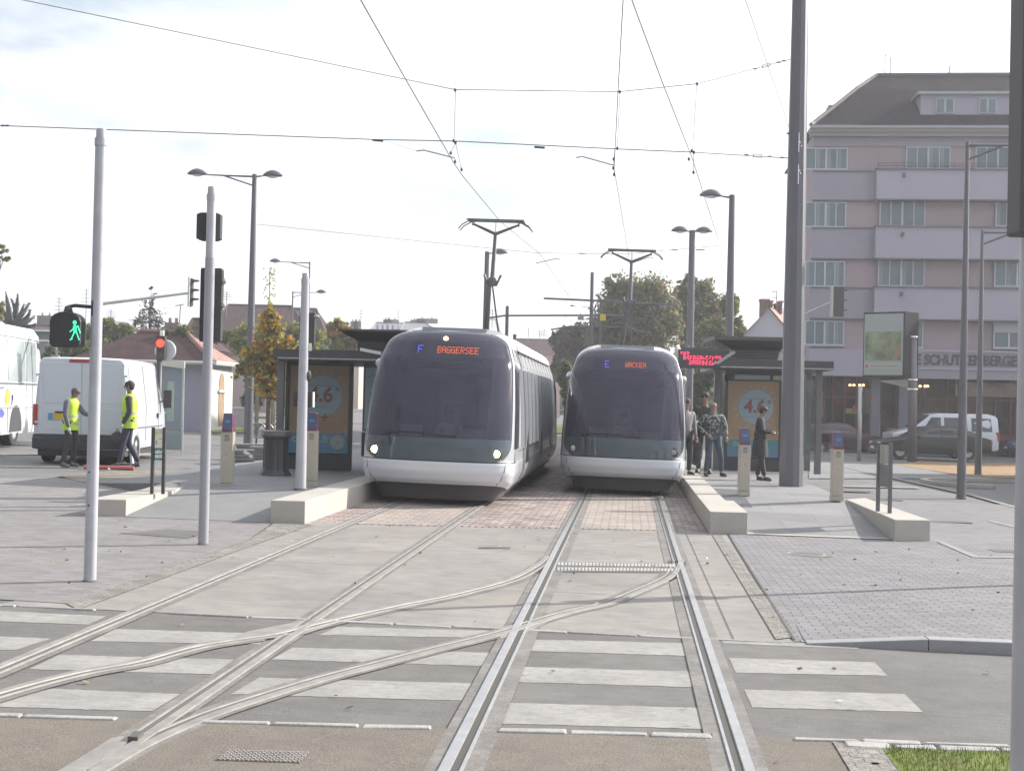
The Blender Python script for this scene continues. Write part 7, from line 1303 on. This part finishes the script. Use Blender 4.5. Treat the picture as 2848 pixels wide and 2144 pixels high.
def tree(label, base_px, Y, blobs, n, ls, mats, trunk=True, name='tree', seed=1, tr=.22, airy=.0, shell=.55, cat='tree', g='trees around the tram stop'):
    """blobs: (px, py, rx_px, rz_px) crown lobes at depth Y"""
    rr = random.Random(seed); b = WP(base_px[0], base_px[1], Y); gzv = gz(b.x); base = V(b.x, Y, gzv); T = thing(name, label, cat, base, group=g); bl = []
    for (px, py, rx, rz) in blobs: c = WP(px, py, Y)-base; bl.append((c, rx/FP*Y, rz/FP*Y))
    mb = MB(); tot = sum(a*b_ for _, a, b_ in bl); cl = []
    for c, rx, rz in bl:
        k = max(3, int(n*.07*rx*rz/tot)+2)
        for _ in range(k):
            th_ = rr.uniform(0, 2*math.pi); u = rr.uniform(-.9, 1); r = rr.uniform(.35, 1.0); q = math.sqrt(1-u*u); cc = c+V(rx*r*q*math.cos(th_), rx*.8*r*q*math.sin(th_), rz*r*u); cl.append((cc, min(rx, rz)*rr.uniform(.22, .42), rr.randrange(len(mats)), rx*rz/k))
    wt = [x[3] for x in cl]
    for i in range(n):
        cc, r, mi, _ = rr.choices(cl, wt)[0] if False else cl[int(rr.random()*len(cl))]; th_ = rr.uniform(0, 2*math.pi); u = rr.uniform(-1, 1); q = math.sqrt(1-u*u); d = r*rr.random()**.45*(1+airy*rr.random()); p = cc+V(d*q*math.cos(th_), d*q*math.sin(th_), d*u*.8)
        mb.cur = mi if rr.random() < .65 else rr.randrange(len(mats)); s_ = ls*rr.uniform(.6, 1.3); a = V(rr.uniform(-1, 1), rr.uniform(-1, 1), rr.uniform(-1, 1)).normalized(); b2 = a.cross(V(rr.uniform(-1, 1), rr.uniform(-1, 1), rr.uniform(-1, 1))).normalized(); a *= s_; b2 *= s_*.55; mb.poly([p-a, p-b2, p+a, p+b2])
    mb.build('crown', mats, T)
    if trunk:
        mb = MB(); c0 = bl[0][0]; top = V(c0.x, 0, c0.z); mb.tube([(0, 0, -.2), (0, 0, top.z*.35), (c0.x*.6, 0, top.z*.7), (top.x, 0, top.z+bl[0][2]*.4)], [tr, tr*.8, tr*.55, tr*.15], 8)
        for cc, r, _, _ in cl[::max(1, len(cl)//22)]: st_ = V(c0.x*.5, 0, max(.6, min(cc.z*.8, top.z*rr.uniform(.45, .9)))); mb.tube([st_, st_.lerp(cc, .55)+V(0, 0, .1), cc], [tr*.30, tr*.16, tr*.05], 5)
        mb.build('trunk', M_bark, T, smooth=True)
    return T
tree('large rounded tree, green turning brown, behind the right tram', (1765, 1180), 95, [(1765, 860, 85, 95), (1700, 880, 60, 75), (1820, 840, 62, 80), (1690, 940, 60, 55), (1790, 940, 80, 70), (1720, 800, 45, 35), (1860, 900, 40, 70)], 17000, .15, L_M, seed=3, tr=.5, airy=.55)
tree('green tree with open branches right of the twin lamp mast', (1945, 1180), 98, [(1935, 870, 55, 85), (1960, 800, 30, 28), (1900, 830, 30, 50), (1985, 880, 35, 60), (1920, 780, 22, 16), (1945, 940, 60, 50)], 9500, .15, L_M, seed=5, tr=.4, airy=.6)
tree('lower yellow-green tree beside the white gabled house', (2010, 1180), 92, [(1990, 930, 50, 45), (2040, 930, 32, 36), (2030, 850, 28, 38), (2055, 915, 18, 40), (2010, 960, 60, 40)], 8500, .15, L_Y+[mat('leaf_brownish', (.16, .12, .05))], seed=6, tr=.3)
tree('dark reddish tree low between the two trams', (1600, 1180), 110, [(1610, 940, 50, 35), (1575, 960, 40, 50), (1640, 960, 60, 45), (1600, 1010, 60, 50), (1560, 1030, 30, 40)], 8000, .26, L_R, seed=8, tr=.3)
tree('dark green shrubs behind the right tram', (1590, 1190), 80, [(1585, 1080, 26, 60), (1570, 1040, 22, 40), (1900, 1080, 30, 60), (1930, 1100, 30, 60), (1960, 1060, 30, 60)], 6500, .16, L_G+[L_O[0]], trunk=False, name='shrub', seed=9, cat='shrub')
tree('young golden-leaved tree behind the tall street lamp at the left', (745, 1205), 42, [(748, 960, 42, 70), (770, 1010, 42, 60), (730, 1050, 35, 50), (775, 1090, 30, 35), (720, 1000, 40, 45), (800, 970, 25, 50), (755, 900, 32, 40), (752, 870, 18, 22), (665, 1030, 20, 25), (700, 985, 28, 28)], 4200, .085, [L_O[1], L_O[3], L_O[1], L_O[0], L_O[2], L_Y[0]], seed=11, tr=.09, airy=1.1)
gold_ = [o for o in D.objects if str(o.get('label', '')).startswith('young golden')][0]; tr_ = pempty('leader_shoot', gold_, WP(748, 870, 42)); mb = MB(); z = (WP(748, 750, 42).z-WP(748, 870, 42).z); mb.tube([(0, 0, -.5), (0, 0, z)], .012, 4); mb.build('shoot', M_bark, tr_); mb = MB(); rr = random.Random(4)
for i in range(90): zz = rr.uniform(-.2, z+.05); s_ = .045; a = V(rr.uniform(-1, 1), rr.uniform(-1, 1), rr.uniform(-1, 1)).normalized()*s_; b2 = a.cross(V(0, 1, .3)).normalized()*s_*.6; p = V(rr.uniform(-.20, .18)*(1 if abs(zz-.3) > .15 else .3), rr.uniform(-.1, .1), zz); mb.poly([p-a, p-b2, p+a, p+b2])
mb.build('leaves', [L_O[3]], tr_)
tree('green bushes behind the golden tree', (720, 1195), 68, [(690, 950, 55, 50), (725, 1000, 50, 60), (735, 1060, 50, 60), (820, 960, 50, 70), (870, 960, 50, 50), (800, 1060, 60, 80), (700, 1110, 30, 40), (620, 935, 40, 25), (860, 930, 30, 40)], 11000, .13, L_G+[L_Y[1]], trunk=False, seed=12, name='bush', cat='bush')
tree('autumn tree with reddish top behind the left shelter', (945, 1180), 75, [(938, 915, 28, 28), (950, 950, 50, 40), (920, 980, 50, 40), (980, 945, 35, 35), (900, 1000, 50, 60)], 7000, .16, [L_O[0], L_O[3], L_M[3], L_G[1], L_O[2]], seed=13, tr=.2)
tree('bare-looking sparse tree with dark twigs at the left', (415, 1000), 82, [(415, 880, 34, 40), (420, 840, 16, 28), (440, 905, 30, 20), (385, 900, 22, 22), (420, 805, 6, 16)], 750, .10, [mat('twig_dark', (.10, .085, .08), .8), L_G[0]], seed=14, tr=.10, airy=1.2)
tree('yellow-green tree between the nearest white pole and the brown roof', (305, 1000), 78, [(300, 910, 25, 30), (315, 950, 40, 40), (345, 930, 25, 35), (290, 980, 30, 40), (240, 930, 30, 35), (350, 985, 50, 30)], 6500, .15, L_Y+[L_G[1]], seed=15, tr=.2)
tree('dark shrubbery behind the white van', (220, 1100), 65, [(200, 1000, 80, 50), (260, 1010, 60, 60), (150, 990, 40, 30), (330, 1060, 60, 60)], 6500, .15, L_G, trunk=False, name='bush', seed=16, cat='bush')
tree('yellowish branch of a tree at the left edge above the coach', (-30, 900), 60, [(-20, 710, 25, 22), (5, 690, 20, 16), (8, 720, 20, 10), (-20, 760, 26, 14), (-10, 670, 14, 14), (-30, 870, 45, 30), (5, 860, 16, 22)], 1100, .09, [L_O[3], L_O[0], L_Y[0]], seed=17, tr=.2, airy=.3)
tree('green shrubs around the ad panel of the small house', (470, 1010), 60, [(510, 930, 26, 26), (525, 960, 20, 20), (465, 945, 20, 30)], 1600, .10, L_G+[L_O[0]], trunk=False, name='shrub', seed=18, cat='shrub')
for mm in list(D.materials):
    if mm.name.startswith('leaf_') and mm.name not in ('leaf_dry', 'leaf_dark'):
        t = mm.node_tree; b = t.nodes['Principled BSDF']; o_ = t.nodes['Material Output']; tl_ = N('ShaderNodeBsdfTranslucent', t); tl_.inputs[0].default_value = b.inputs['Base Color'].default_value; ms_ = N('ShaderNodeMixShader', t); ms_.inputs[0].default_value = .5; b.inputs['Specular IOR Level'].default_value = .2
        t.links.new(b.outputs[0], ms_.inputs[1]); t.links.new(tl_.outputs[0], ms_.inputs[2]); t.links.new(ms_.outputs[0], o_.inputs[0])
# spiky conifer (monkey-puzzle like) at the left edge
cY = 85; cb_ = WP(45, 1000, cY); T = thing('conifer', 'spiky dark conifer with drooping branches above the coach', 'tree', V(cb_.x, cY, gz(cb_.x))); rr = random.Random(3)
def cp2(px, py): return WP(px, py, cY)-Vector(T.location)
mb = MB(); mb.tube([V(0, 0, 0), cp2(42, 900)], [.3, .15], 6); mb.build('trunk', M_bark, T)
mb = MB()
for tip in ((16, 812), (50, 815), (82, 843), (66, 845), (98, 878), (84, 862), (-6, 845), (-14, 870), (10, 890), (75, 905), (30, 830), (100, 900)):
    a, b = cp2(36+rr.uniform(-6, 6), 905), cp2(*tip); mid = a.lerp(b, .5)+V(rr.uniform(-.1, .3), rr.uniform(-1, 1), -.35); pts = [a.lerp(mid, t)*(1-t)+mid.lerp(b, t)*t for t in [i/8 for i in range(9)]]; mb.tube(pts, [.16, .17, .18, .19, .18, .16, .12, .08, .02], 5)
    for k in range(70): t = rr.random(); i = min(7, int(t*8)); p = pts[i].lerp(pts[i+1], t*8-i); d = V(rr.uniform(-1, 1), rr.uniform(-1, 1), rr.uniform(-1, .4)).normalized()*rr.uniform(.2, .42)*(1.1-t*.6); e = d.cross(V(0, 1, .1)).normalized()*.05; mb.poly([p-e, p+e, p+d])
mb.build('crown', mat('conifer_dark', (.05, .06, .055), .8), T)
# far wooded horizon so that no bare edge shows between the buildings
rr = random.Random(21)
mb = MB()
for i in range(26000):
    px = rr.uniform(-500, 3400); Y = rr.uniform(200, 240); top = 980-26*math.sin(px*.004)-18*math.sin(px*.013+1)-10*math.sin(px*.05)+.02*(px-1400)+25; py = top+(1170-top)*rr.random()**1.3; p = WP(px, py, Y); s_ = rr.uniform(.5, 1.3); a = V(rr.uniform(-1, 1), rr.uniform(-.5, .5), rr.uniform(-1, 1)).normalized()*s_; b2 = V(rr.uniform(-1, 1), rr.uniform(-.5, .5), rr.uniform(-1, 1)).normalized()*s_*.8; mb.cur = rr.choice([0, 0, 1, 1, 2, 3]); mb.poly([p-a, p-b2, p+a, p+b2])
fw = mb.build('far_woods', L_M); fw['kind'] = 'stuff'; fw['label'] = 'distant belt of trees along the horizon'; fw['category'] = 'trees'

# unseen house shape added beyond the right edge to cast shade over the bays
hb = V(18.4, 31, gz(18.4)); T = thing('shade_house', 'unseen house shape added outside the right edge to shade the parking bays', 'house', hb)
mb = MB(); mb.box((0, 0, -.5), (9, 15.0, 4.4)); mb.build('wall', M_hl_, T); mb = MB(); mb.poly([(-.3, -.3, 4.4), (9.3, -.3, 4.4), (4.5, 7, 6.8)]); mb.poly([(-.3, 15.3, 4.4), (-.3, -.3, 4.4), (4.5, 7, 6.8), (4.5, 8.5, 6.8)]); mb.poly([(9.3, 15.3, 4.4), (-.3, 15.3, 4.4), (4.5, 8.5, 6.8)]); mb.poly([(9.3, -.3, 4.4), (9.3, 15.3, 4.4), (4.5, 8.5, 6.8), (4.5, 7, 6.8)]); mb.build('roof', M_tile, T)
mb = MB(); mb.box((-.04, 3, 1.0), (.0, 4.2, 2.4)); mb.box((-.04, 9, 1.0), (.0, 10.2, 2.4)); mb.build('window', M_wf, T)
# ================================================================ haze
mb = MB(); mb.box((-600, -40, -12), (600, 470, 45)); hz_ = mb.build('haze', D.materials.new('haze')); hz_['kind'] = 'stuff'; hz_['label'] = 'thin bright autumn haze over the whole square'; hz_['category'] = 'haze'
m = D.materials['haze']; m.use_nodes = True; t = m.node_tree; t.nodes.remove(t.nodes['Principled BSDF']); v = N('ShaderNodeVolumePrincipled', t); v.inputs['Color'].default_value = (.93, .94, 1, 1); v.inputs['Density'].default_value = HAZE; v.inputs['Anisotropy'].default_value = .3; t.links.new(v.outputs[0], t.nodes['Material Output'].inputs['Volume'])
